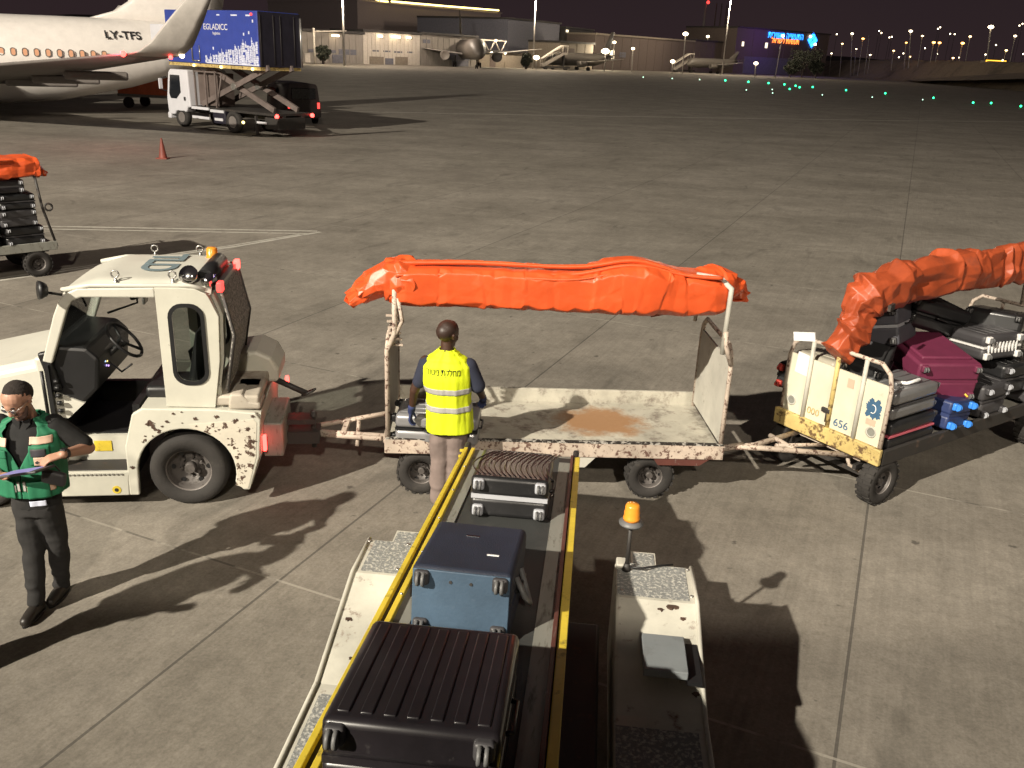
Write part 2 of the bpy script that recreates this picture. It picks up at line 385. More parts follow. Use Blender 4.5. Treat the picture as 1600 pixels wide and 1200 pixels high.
# far grass embankment on the right
def mound():
    b = B()
    foot = [(1268, 117.0), (1330, 122), (1420, 128), (1520, 136), (1640, 146), (1800, 160), (2100, 190)]
    crest = [(1292, 95), (1340, 93.5), (1420, 93), (1520, 95), (1640, 98), (1800, 103), (2100, 112)]
    def lerp(L, u):
        x = u * (len(L) - 1); i = min(int(x), len(L) - 2); f = x - i
        return (L[i][0] * (1 - f) + L[i + 1][0] * f, L[i][1] * (1 - f) + L[i + 1][1] * f)
    def fn(u, v):
        g = gp(*lerp(foot, u)); cx, cy = lerp(crest, u); top = at(cx, cy, g.y * 1.10)
        if v <= 0.6: t = v / 0.6; p = g.lerp(top, t); p.z = max(0, top.z * (3 * t * t - 2 * t * t * t) ** 0.9)
        else: t = (v - 0.6) / 0.4; p = top + Vector((30 * t, 220 * t, 0)); p.z = top.z * (1 - 0.9 * t)
        p.z += 0.25 * noise.noise(p * 0.06) * (0 < v < 1)
        if v == 0: p.z = -0.05
        return p
    b.surf(60, 26, fn); return tag(b.out('hill', 'grass'), None, None, None, 'structure')
mound()
# dark distant hills behind the airfield
M['farhill'] = mat('far_hill', (0.035, 0.028, 0.03), 1.0, var=0.2)
def hills():
    b = B()
    def fn(u, v):
        x = -1400 + 2800 * u; y = 1500 + 500 * v
        h = (30 + 26 * noise.noise(Vector((x * 0.002, 3, 0))) + 8 * noise.noise(Vector((x * 0.01, 8, 0)))) * math.sin(PI * min(v, 0.5))
        return Vector((x, y, h if v > 0 else -1))
    b.surf(80, 8, fn); tag(b.out('hills', 'farhill'), None, None, None, 'structure')
hills()

# ---------------------------------------------------------------- far row along the edge of the apron
M['lampwhite'] = emis('lamp_white', (1.0, 0.80, 0.52), 9)
M['lampwarm'] = emis('lamp_sodium', (1.0, 0.42, 0.10), 10)
M['lampwarm2'] = emis('lamp_warm', (1.0, 0.60, 0.26), 9)
M['lampyellow'] = emis('lamp_yellow', (1.0, 0.78, 0.25), 5)
M['green'] = emis('taxi_green', (0.03, 1.0, 0.34), 6)
M['greenwhite'] = emis('taxi_pale', (0.6, 1.0, 0.75), 3)
M['signblue'] = emis('sign_blue', (0.02, 0.22, 1.0), 5)
M['signorange'] = emis('sign_orange', (1.0, 0.22, 0.04), 3.5)
M['clad'] = mat('facade_cladding', (0.25, 0.225, 0.20), 0.7, var=0.12, grime=(0.2, 0.18, 0.15), gs=0.3, ga=0.4, gw=0.3, stretch=(1, 1, 0.2))
M['cladlight'] = mat('facade_light', (0.55, 0.50, 0.44), 0.7, var=0.12)
M['claddark'] = mat('facade_dark', (0.13, 0.13, 0.16), 0.7, var=0.2)
M['cladtan'] = mat('facade_tan', (0.22, 0.185, 0.145), 0.8, var=0.15)
M['cladbrown'] = mat('facade_brown', (0.115, 0.088, 0.078), 0.85, var=0.15)
M['roofdark'] = mat('roof_dark', (0.04, 0.036, 0.035), 0.8, var=0.2)
M['terminalgrey'] = mat('terminal_grey', (0.22, 0.18, 0.18), 0.9, var=0.1)
M['pole'] = mat('galvanised_pole', (0.30, 0.28, 0.26), 0.6, var=0.1)
def rowY(x): return 1.0 / (0.00448 - 0.0000029 * (x - 450))
def bbox(x0, x1, ytop, Y0=None, Y1=None, depth=14):
    """footprint and height of a facade between two image columns"""
    Y0 = Y0 or rowY(x0) + 12; Y1 = Y1 or rowY(x1) + 12
    a = at(x0, 90, Y0); c = at(x1, 90, Y1); a.z = c.z = 0
    h = at((x0 + x1) / 2, ytop, (Y0 + Y1) / 2).z
    u = (c - a); Lw = u.length; u.normalize(); return a, u, Lw, h
def building(label, name, x0, x1, ytop, mt, depth=14, roof='roofdark', ridge=0.0, wins=(), doors=(), seams=0, group=None, roofover=0.6, Y0=None, Y1=None):
    a, u, Lw, h = bbox(x0, x1, ytop, Y0, Y1)
    t = thing(name, label, 'building', a, math.atan2(u.y, u.x), group)
    B().box((Lw / 2, depth / 2, h / 2), (Lw, depth, h)).out('wall', mt, t)
    b = B(); b.box((Lw / 2, depth / 2 - roofover / 2, h + 0.3), (Lw + 0.8, depth + roofover, 0.6)); b.out('roof', roof, t)
    if seams:
        b = B()
        for i in range(1, seams): b.box((Lw * i / seams, -0.06, h / 2), (0.18, 0.12, h - 0.4))
        b.out('cladding_seams', mt, t)
    for (wx, wz, ww, wh, wm) in wins:
        B().box((Lw * wx, -0.05, h * wz), (Lw * ww, 0.1, h * wh)).out('window', wm, t)
    for (wx, ww, wh, wm) in doors:
        f = B().box((Lw * wx, -0.07, h * wh / 2), (Lw * ww, 0.14, h * wh)).out('door', wm, t)
    return t, Lw, h
M['winlit'] = emis('window_lit', (1.0, 0.86, 0.6), 1.6)
t, Lw, h = building('long grey hangar wing with a row of dark panels behind the round tree', 'hangar', 470, 567, 51, 'clad', seams=9,
    wins=[(0.2, 0.38, 0.16, 0.10, 'claddark'), (0.45, 0.38, 0.2, 0.10, 'claddark'), (0.75, 0.38, 0.3, 0.18, 'claddark')], doors=[(0.1, 0.08, 0.3, 'cladlight'), (0.6, 0.22, 0.28, 'claddark')])
b = B(); b.tube([(-6, -14, 0), (-6, -14, h + 0.6)], 0.28); b.tube([(-6, -14, h - 0.2), (14, -1, h + 0.6)], 0.18); b.out('canopy_post', 'cladlight', t)
for wx in (0.50, 0.55): B().box((Lw * wx, -0.8, h - 0.7), (1.2, 0.4, 0.4)).out('lamp_head', 'lampwhite', t)
t, Lw, h = building('brightly lit pale hangar front with four small dark windows and cargo doors', 'hangar', 568, 656, 52, 'cladlight', seams=14,
    wins=[(0.20, 0.42, 0.12, 0.05, 'claddark'), (0.40, 0.42, 0.12, 0.05, 'claddark'), (0.60, 0.41, 0.14, 0.06, 'claddark'), (0.82, 0.42, 0.10, 0.05, 'claddark')],
    doors=[(0.22, 0.24, 0.24, 'cladtan'), (0.44, 0.14, 0.2, 'claddark'), (0.66, 0.22, 0.26, 'cladtan')])
for wx in (0.25, 0.48, 0.56, 0.75): B().box((Lw * wx, -1.0, h - 0.9), (1.3, 0.5, 0.5)).out('lamp_head', 'lampwhite', t)
lamp('hangar_light', (t.location + Vector((8, -16, 12))), 8000, (1.0, 0.82, 0.66), 1.0)
lamp('hangar_light', (t.location + Vector((22, 0, 12))), 7000, (1.0, 0.82, 0.66), 1.0)
t, Lw, h = building('grey hangar front right of the lit one, with a dark panel near its eaves', 'hangar', 657, 744, 56, 'clad', seams=10,
    wins=[(0.10, 0.78, 0.12, 0.12, 'claddark'), (0.62, 0.32, 0.5, 0.22, 'claddark')], doors=[(0.7, 0.3, 0.2, 'claddark')])
# roof truss canopy
a, u, Lw, h = bbox(746, 790, 63)
t = thing('truss_canopy', 'open steel roof truss with small lamps between the pale hangar and the dark one', 'canopy', a, math.atan2(u.y, u.x))
b = B(); z0 = h * 0.55
for z in (h, z0): b.box((Lw / 2, 0, z), (Lw, 0.35, 0.35))
n = 5
for i in range(n):
    x0 = Lw * i / n; x1 = Lw * (i + 1) / n
    b.tube([(x0, 0, h if i % 2 else z0), (x1, 0, z0 if i % 2 else h)], 0.22, 6)
b.out('truss', 'cladlight', t)
b = B()
for x in (0.3, Lw / 2, Lw - 0.3): b.tube([(x, 0.2, 0), (x, 0.2, z0)], 0.25, 8)
b.out('post', 'cladtan', t)
for fx, z in ((0.02, z0 + 1), (0.45, z0), (0.6, h), (0.95, z0)): B().sph((Lw * fx, -0.4, z), 0.35, n=8).out('lamp_head', 'lampwhite', t)
building('low tan wall building with a brown door under the steel truss', 'building', 748, 818, 82, 'cladtan', depth=4, doors=[(0.3, 0.12, 0.8, 'cladbrown')])
t, Lw, h = building('tall dark hangar, almost black, left of the tan low buildings', 'hangar', 792, 872, 34, 'claddark', depth=40, Y0=rowY(792) + 40, Y1=rowY(872) + 50)
t, Lw, h = building('very large dark terminal hangar whose roof edge carries a yellow light strip', 'terminal', 560, 780, 12, 'terminalgrey', depth=60, roof='terminalgrey', Y0=360, Y1=420)
b = B(); b.tube([(Lw * 0.03, -1, h + 1.6), (Lw * 0.09, -1, h + 1.5), (Lw * 0.12, -1, h + 0.8)], 0.32, 6)
b.tube([(Lw * 0.13, -1, h + 0.7), (Lw * 0.18, -1, h + 0.7)], 0.28, 6); b.tube([(Lw * 0.20, -1, h + 0.9), (Lw * 0.55, -1, h + 1.0)], 0.32, 6); b.tube([(Lw * 0.555, -1, h + 1.0), (Lw * 0.97, -1, h + 1.3)], 0.30, 6)
b.out('light_strip', 'lampyellow', t)
building('small tan hall under a flat roof between the dark hangar and the lit yard', 'building', 874, 926, 68, 'cladtan', seams=4, wins=[(0.25, 0.5, 0.35, 0.6, 'cladbrown')])
building('dark block rising behind the small tan hall', 'building', 880, 924, 46, 'roofdark', depth=18, Y0=360, Y1=385, wins=[(0.08, 0.93, 0.08, 0.06, 'winlit')])
t, Lw, h = building('long dim brown hall with a yellowish roof edge behind the round tank', 'hangar', 928, 1082, 60, 'cladbrown', depth=30, roof='cladtan', seams=12, Y0=rowY(928) + 30, Y1=rowY(1082) + 30, wins=[(0.12, 0.45, 0.12, 0.25, 'winlit'), (0.26, 0.46, 0.06, 0.16, 'claddark')])
building('plain dim brown hall between the tank and the building with the blue sign', 'hangar', 1083, 1146, 66, 'cladbrown', depth=30, seams=7, Y0=rowY(1082) + 30, Y1=rowY(1146) + 30)
lamp('yard_light', (at(948, 78, rowY(948) + 6)), 9000, (1.0, 0.85, 0.6), 1.0)
# round tank
g = gp(1012, 108); g = Vector((g.x, g.y + 4, 0)); s_ = g.y / 1363.0
t = thing('storage_tank', 'wide low round concrete tank at the far side of the apron', 'tank', g)
B().lathe([(0.1, 0), (31 * s_, 0), (31 * s_, 27 * s_), (30 * s_, 27.5 * s_), (0.1, 28.5 * s_)], (0, 31 * s_, 0), n=40).out('shell', 'cladtan', t)
b = B(); b.tube([(-8, -31 * s_ + 31 * s_ - 0.3, 0.2), (-8, -0.2, 27 * s_)], 0.15, 6); b.out('ladder', 'pole', t)
# sign building
Y0 = rowY(1146) + 15; Y1 = Y0 + 45
t, Lw, h = building('dim purple-lit building carrying the blue and orange illuminated sign', 'building', 1147, 1291, 49, 'cladbrown', depth=30, seams=6, Y0=Y0, Y1=Y1,
    wins=[(0.31, 0.66, 0.025, 0.12, 'winlit'), (0.07, 0.66, 0.02, 0.10, 'winlit')])
B().box((Lw * 0.35, -0.1, h * 0.2), (Lw * 0.5, 0.2, h * 0.38)).out('shopfront', 'claddark', t)
text('תיריוואה היישעתה', 4.0, 'signblue', t, (Lw * 0.50, -0.45, h * 0.90), (rad(90), 0, 0), 'sign_letters', 0.05, sx=0.92)
text('לארשיל תוישעת', 3.3, 'signorange', t, (Lw * 0.50, -0.45, h * 0.78), (rad(90), 0, 0), 'sign_letters', 0.05, sx=1.0)
b = B()
for dx, dz in ((0, 1.0), (0, -1.0), (1.15, 0), (-1.15, 0)):
    b.prism([(Lw * 0.80 + (dx + ex) * 1.9, h * 0.85 + (dz + ez) * 1.9) for ex, ez in ((0, 0.9), (0.95, 0), (0, -0.9), (-0.95, 0))], -0.5, -0.3)
b.out('sign_emblem', 'signblue', t)
b = B(); b.sph((Lw * 0.80 - 2.4, -0.6, h * 0.85 + 1.6), 0.6, n=8); b.sph((Lw * 0.80 + 2.4, -0.6, h * 0.85 - 1.8), 0.6, n=8); b.out('emblem_dots', 'lampwhite', t)
p = t.location + Vector((22, -2, h * 0.95)); lamp('sign_glow', p, 5000, (0.35, 0.12, 1.0), 1.5)

def mast(px, pyb, pyt, Y, label, lit=True, r=0.3, headw=4.0, cat='light mast', group='tall floodlight masts', col='lampwhite', E=30000):
    g = at(px[0], pyb, Y); g.z = 0; tp = at(px[1], pyt, Y)
    t = thing('light_mast', label, cat, (g.x, g.y, 0), 0, group)
    B().cyl((0, 0, 0), (0, 0, tp.z), r, r * 0.6, n=10).out('pole', 'pole', t)
    b = B()
    b.box((0, 0, tp.z + 0.3), (headw, 0.5, 0.3)); b.out('crossarm', 'pole', t)
    for k in (-1.5, -0.5, 0.5, 1.5): B().box((k * headw / 4, -0.4, tp.z), (headw / 6, 0.35, 0.7)).out('lamp_head', col if lit else 'claddark', t)
    if lit: lamp('mast_light', (g.x, g.y - 1.5, tp.z - 1.0), E, (1, 0.84, 0.62), 0.8)
    return t
mast((538, 534), 97, -14, 215, 'slim white mast standing in front of the long grey hangar wing', E=20000)
mast((833, 837), 93, -10, 290, 'tall yellow-lit mast in front of the nearly black hangar', E=50000)
mast((1131, 1143), 90, -8, 360, 'tall leaning-looking mast between the round tank and the sign building', E=60000)
# chimney mast with red light, thin masts
for i, (x0, x1, yt, yb) in enumerate(((1097, 1102, 6, 62), (1114, 1118, 5, 60), (1122, 1126, 5, 60), (1130, 1134, 8, 60))):
    g = at(x0, yb, 520); g.z = 0; tp = at(x1, yt, 520)
    t = thing('radio_mast', 'thicker grey mast with a red warning light beside three thin masts' if i == 0 else 'one of three thin dim masts beside the mast with the red light', 'mast', g, 0, None if i == 0 else 'thin dim masts')
    B().cyl((0, 0, 0), (0, 0, tp.z), 0.9 if i == 0 else 0.45, 0.5 if i == 0 else 0.3, n=8).out('pole', 'pole' if i == 0 else 'cladbrown', t)
    if i == 0: B().sph((1.0, -0.5, tp.z + 0.8), 0.9, n=8).out('warning_light', 'red_dim', t)
def street_lamp(hx, hy, bx, Y, col, label, big=1.0, arm=False, r=0.46):
    tp = at(hx, hy, Y); g = at(bx, 95, Y)
    t = thing('street_lamp', label, 'street lamp', (g.x, g.y, 0), 0, 'street lamps beyond the embankment')
    b = B(); b.tube([(0, 0, 0), (0, 0, tp.z), (tp.x - g.x, 0, tp.z)] if arm else [(0, 0, 0), (tp.x - g.x, 0, tp.z)], 0.14 * big, 6)
    b.out('pole', 'pole', t)
    B().sph((tp.x - g.x, -0.2, tp.z), r * big, (1.3, 1, 0.7), n=8).out('lamp_head', col, t)
def lY(x): return 480 - (x - 1290) * 0.55
Z4 = lambda X, Y: (1150 + X / 3.556, Y / 3.556)
SL = [(645, 187, 652, 'lampwhite', 1.2, 'bright white street lamp, tallest at the left end of the embankment'),
 (590, 243, 590, 'lampwarm2', 0.9, 'short white street lamp just left of the tall one at the left end'),
 (705, 215, 690, 'lampwarm', 1.1, 'orange street lamp right of the tallest white one at the left end'),
 (740, 202, 728, 'claddark', 1.0, 'unlit street lamp pole right of the orange lamp'),
 (668, 272, 668, 'lampwhite', 0.6, 'small low lamp between the tall white lamp and the orange one'),
 (530, 297, 530, 'lampwhite', 0.8, 'low white lamp at the very left end of the embankment'),
 (745, 305, 745, 'lampwhite', 0.8, 'low lamp below the unlit pole'),
 (875, 282, 876, 'lampwarm2', 0.8, 'lone small lamp in the middle gap of the lamp row'),
 (945, 237, 950, 'lampwarm', 0.8, 'orange lamp left of the big white lamp in mid row'),
 (970, 173, 978, 'lampwhite', 1.4, 'big white lamp on a tall pole in the middle of the row'),
 (1035, 200, 1020, 'lampwarm2', 0.9, 'white lamp just right of the big mid-row lamp'),
 (1098, 236, 1084, 'lampwarm', 1.2, 'left orange lamp of the close orange pair'),
 (1130, 238, 1108, 'lampwarm', 1.1, 'right orange lamp of the close orange pair'),
 (965, 315, 965, 'lampwarm2', 0.8, 'low lamp under the big mid-row lamp'),
 (1205, 322, 1205, 'lampwarm2', 0.8, 'low lamp right of the orange pair'),
 (1258, 240, 1242, 'lampwarm', 1.2, 'warm lamp left of a taller white one, right part of the row'),
 (1300, 203, 1282, 'lampwarm2', 0.9, 'white lamp standing right beside the warm lamp'),
 (1415, 150, 1412, 'lampwhite', 1.8, 'brightest and tallest lamp, above the yellow lit booth'),
 (1500, 280, 1492, 'lampwarm2', 0.8, 'short lamp right of the yellow lit booth'),
 (1550, 200, 1530, 'lampwhite', 0.9, 'white lamp near the right edge of the photo'),
 (1385, 303, 1385, 'lampwhite', 0.6, 'small lamp left of the yellow lit booth'),
 (1480, 335, 1480, 'lampwhite', 0.6, 'lowest lamp beside the right end of the yellow lit booth')]
for X, Y, bX, c_, big, lab in SL:
    x, y = Z4(X, Y); bx = Z4(bX, 0)[0]; street_lamp(x, y, bx, lY(x), c_, lab, big)
# yellow lit booth
x, y = Z4(1430, 346); g = at(x, y, lY(x) - 6)
t = thing('booth', 'yellow lit booth on the embankment under the brightest lamp', 'booth', (g.x, g.y, 0))
B().box((0, 0, g.z - 1.5), (7.5, 3, 3 + 1.0)).out('wall', 'cladtan', t)
B().box((0, -1.7, g.z + 0.2), (7.0, 0.3, 1.0)).out('lit_canopy', emis('booth_light', (1, 0.5, 0.05), 2.5), t)
B().box((0, 0, g.z + 0.9), (8, 4, 0.3)).out('roof', 'roofdark', t)
# town lights on the far hills: each on its own short post
for i, (X, Y) in enumerate([(795, 172), (808, 183), (852, 208), (866, 205), (1122, 160), (1135, 152), (1190, 188), (1215, 190), (1575, 142), (1592, 132), (1050, 268), (1408, 228), (930, 297), (905, 318), (1118, 300), (1240, 320), (1445, 250), (1596, 300), (560, 190)]):
    x, y = Z4(X, Y); p = at(x, y, 900)
    t = thing('town_light', 'tiny distant town light on the dark hills behind the lamp row', 'distant light', (p.x, p.y, 0), 0, 'distant town lights')
    B().cyl((0, 0, 0), (0, 0, p.z), 0.15, n=5).out('pole', 'roofdark', t); B().sph((0, 0, p.z), 0.62, n=8).out('lamp_head', 'lampwhite', t)
# taxiway lights
TL = [(68, 460, 1), (180, 467, 1), (268, 475, 1), (330, 483, 1), (352, 492, 1), (297, 502, 1), (425, 490, 1), (610, 508, 1), (828, 526, 1), (1095, 552, 1), (1315, 580, 1), (1415, 582, 1), (1580, 600, 1),
      (200, 505, 0), (56, 508, 0), (478, 536, 0), (755, 549, 0), (1035, 563, 0), (-516, 434, 0), (-355, 441, 0), (-203, 447, 0), (-60, 452, 1), (202, 526, 0)]
for X, Y, gr in TL:
    x, y = Z4(X, Y); g = gp(x, y + 0.5)
    t = thing('taxiway_light', 'bright green taxiway light on the dark far apron' if gr else 'faint pale taxiway light on the dark far apron', 'taxiway light', g, 0, 'bright green taxiway lights' if gr else 'faint pale taxiway lights')
    k = g.y / 200
    B().cyl((0, 0, 0), (0, 0, 0.15), 0.16, 0.12, n=8).out('base', 'dark', t)
    B().sph((0, 0, 0.28), (0.20 if gr else 0.12) * max(0.7, k), n=8).out('lens', 'green' if gr else 'greenwhite', t)
# trees
def tree(label, px, pyb, pyt, wpx, Y, dark=True):
    g = at(px, pyb, Y); g.z = 0; H_ = at(px, pyt, Y).z; Wd = wpx * Y / 1363
    t = thing('tree', label, 'tree', g)
    b = B(); b.tube([(0, 0, 0), (0.1, 0, H_ * 0.3), (0.0, 0.1, H_ * 0.6)], [0.35, 0.28, 0.12], 8)
    for k in range(5):
        a = k * 1.3; b.tube([(0, 0, H_ * 0.3), (math.cos(a) * Wd * 0.3, math.sin(a) * Wd * 0.3, H_ * 0.65)], [0.16, 0.05], 6)
    b.out('trunk', 'cladbrown', t)
    b = B(); rnd = random.Random(int(px))
    for cl in range(46):
        while True:
            q = Vector([rnd.uniform(-1, 1) for _ in range(3)])
            if q.length < 1: break
        c = Vector((q.x * Wd * 0.42, q.y * Wd * 0.42, H_ * 0.58 + q.z * H_ * 0.36))
        for k in range(60):
            d = Vector([rnd.gauss(0, 1) for _ in range(3)]).normalized() * rnd.uniform(0.4, 1.0) * Wd * 0.12
            n = Vector([rnd.gauss(0, 1) for _ in range(3)]).normalized(); o = n.orthogonal().normalized() * rnd.uniform(0.12, 0.3); p = n.cross(o)
            pc = c + d; b._f([b.bm.verts.new(pc + v) for v in (o, p, -o, -p)])
    b.out('crown', M['foliage'], t, fix=False)
M['foliage'] = mat('foliage', (0.045, 0.05, 0.035), 0.8, var=0.3)
tree('round dark tree before the long grey hangar wing', 505, 94, 69, 26, 226)
tree('broad dark tree beside the building with the illuminated sign', 1254, 112, 72, 58, 372)
tree('small dark bush-like tree by the foot of the yellow-lit mast', 822, 98, 82, 20, 285)
for i, (px, pyb) in enumerate(((1235, 113), (1275, 113))):
    tree('low dark shrub left of the broad tree by the sign' if i == 0 else 'low dark shrub right of the broad tree by the sign', px, pyb, 92, 26, 372)
# lamp posts by the buildings
def yard_lamp(hx, hy, bx, by, Y, label, r=0.45, col='lampwhite'):
    tp = at(hx, hy, Y); g = at(bx, by, Y)
    t = thing('street_lamp', label, 'street lamp', (g.x, g.y, 0), 0, 'lamps along the far buildings')
    B().tube([(0, 0, 0), (tp.x - g.x, 0, tp.z)], 0.16, 6).out('pole', 'pole', t); B().sph((tp.x - g.x, -0.2, tp.z), r, (1.2, 1, 0.8), n=8).out('lamp_head', col, t)
yard_lamp(1071, 53, 1069, 88, 330, 'white lamp on a pole above the right side of the round tank', 0.8)
yard_lamp(1223, 56, 1213, 108, 340, 'thin pole crossing the blue sign, its top lamp white', 0.5)
yard_lamp(946, 80, 946, 95, 310, 'glaring white yard lamp left of the round tank', 1.1)
yard_lamp(960, 66, 958, 90, 330, 'small lamp above the glaring yard lamp', 0.5)
yard_lamp(1051, 96, 1051, 104, 330, 'low white lamp at the right foot of the round tank', 0.7)
yard_lamp(1106, 57, 1106, 88, 420, 'lamp beside the foot of the radio masts', 0.6)
yard_lamp(1181, 99, 1181, 108, 345, 'low white lamp under the building with the sign', 0.7)
yard_lamp(838, 90, 838, 99, 280, 'glaring white lamp at the foot of the yellow-lit mast', 0.8)
yard_lamp(989, 76, 989, 90, 330, 'lamp over the left rim of the round tank', 0.5)
# ---------------------------------------------------------------- parked cars in front of the hangars
M['carpaint'] = mat('car_paint_dark', (0.06, 0.05, 0.05), 0.3, var=0.2); M['carwhite'] = mat('car_paint_pale', (0.4, 0.38, 0.34), 0.35, var=0.1)
def car(px, py, ang, label, mt='carpaint', lights=True, sc_=1.0):
    g = gp(px, py); t = thing('parked_car', label, 'car', g, ang, 'vehicles parked by the hangars')
    b = B(); b.prism([(-2.1, 0.35), (2.1, 0.35), (2.15, 0.8), (1.3, 0.95), (0.7, 1.45), (-1.2, 1.48), (-1.9, 0.98), (-2.15, 0.85)], -0.85, 0.85); b.out('body', mt, t, bevel=0.06)
    b = B(); b.prism([(1.12, 0.98), (0.62, 1.38), (-1.1, 1.40), (-1.6, 1.0)], -0.87, 0.87); b.out('window', 'darkglass', t)
    for x in (-1.35, 1.35):
        for y in (-0.8, 0.8): B().cyl((x, y - 0.1, 0.33), (x, y + 0.1, 0.33), 0.33, n=12).out('wheel', 'rubber', t)
    if lights:
        for y in (-0.6, 0.6): B().sph((-2.15, y, 0.75), 0.16, n=8).out('tail_light', 'red_dim', t)
        for y in (-0.6, 0.6): B().sph((2.15, y, 0.7), 0.18, n=8).out('headlight', 'lampwhite', t)
for i, (px, py, an, lab, mt_, li) in enumerate(((508, 97, 2.8, 'dark car with red tail lamps below the round tree', 'carpaint', 1), (523, 97, 3.3, 'dark car right of the one below the round tree', 'carpaint', 1),
        (540, 98, 0.3, 'dark car in front of the grey hangar wing, left of the pale car', 'carpaint', 0), (558, 99, 0.2, 'pale car near the left edge of the lit hangar', 'carwhite', 0), (600, 98, 0.1, 'dark car before the cargo doors of the lit hangar', 'carpaint', 1),
        (627, 99, 0.4, 'small pale car left of the widebody jet', 'carwhite', 1), (808, 102, 0.2, 'pale car by the tan wall below the truss', 'carwhite', 1), (1168, 113, 0.1, 'dark car below the illuminated sign', 'carpaint', 0))):
    car(px, py, an, lab, mt_, li)
# ================================================================ AIRCRAFT
M['acwhite'] = mat('aircraft_white', (0.76, 0.72, 0.68), 0.35, var=0.05, grime=(0.50, 0.46, 0.42), gs=0.7, ga=0.34, gw=0.4, coat=0.2)
M['acgrey'] = mat('wing_grey', (0.46, 0.43, 0.40), 0.45, var=0.1)
M['acwing'] = mat('wing_underside_grey', (0.14, 0.125, 0.115), 0.5, var=0.1)
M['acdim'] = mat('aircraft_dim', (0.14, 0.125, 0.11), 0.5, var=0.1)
M['cabinlit'] = emis('cabin_window_lit', (1.0, 0.50, 0.28), 0.22)
def foil(le, te, th, n=6):
    """closed airfoil ring between leading edge and trailing edge, th = thickness, thickness direction th_dir"""
    le, te = Vector(le), Vector(te); ch = te - le; up = th
    r = []
    for i in range(n + 1):
        x = (i / n) ** 1.6; y = 1.9 * math.sqrt(x) * (1 - x) * 0.75; r.append(le + ch * x + up * y * 0.5)
    for i in range(n - 1, 0, -1):
        x = (i / n) ** 1.6; y = 1.9 * math.sqrt(x) * (1 - x) * 0.6; r.append(le + ch * x - up * y * 0.4)
    return r
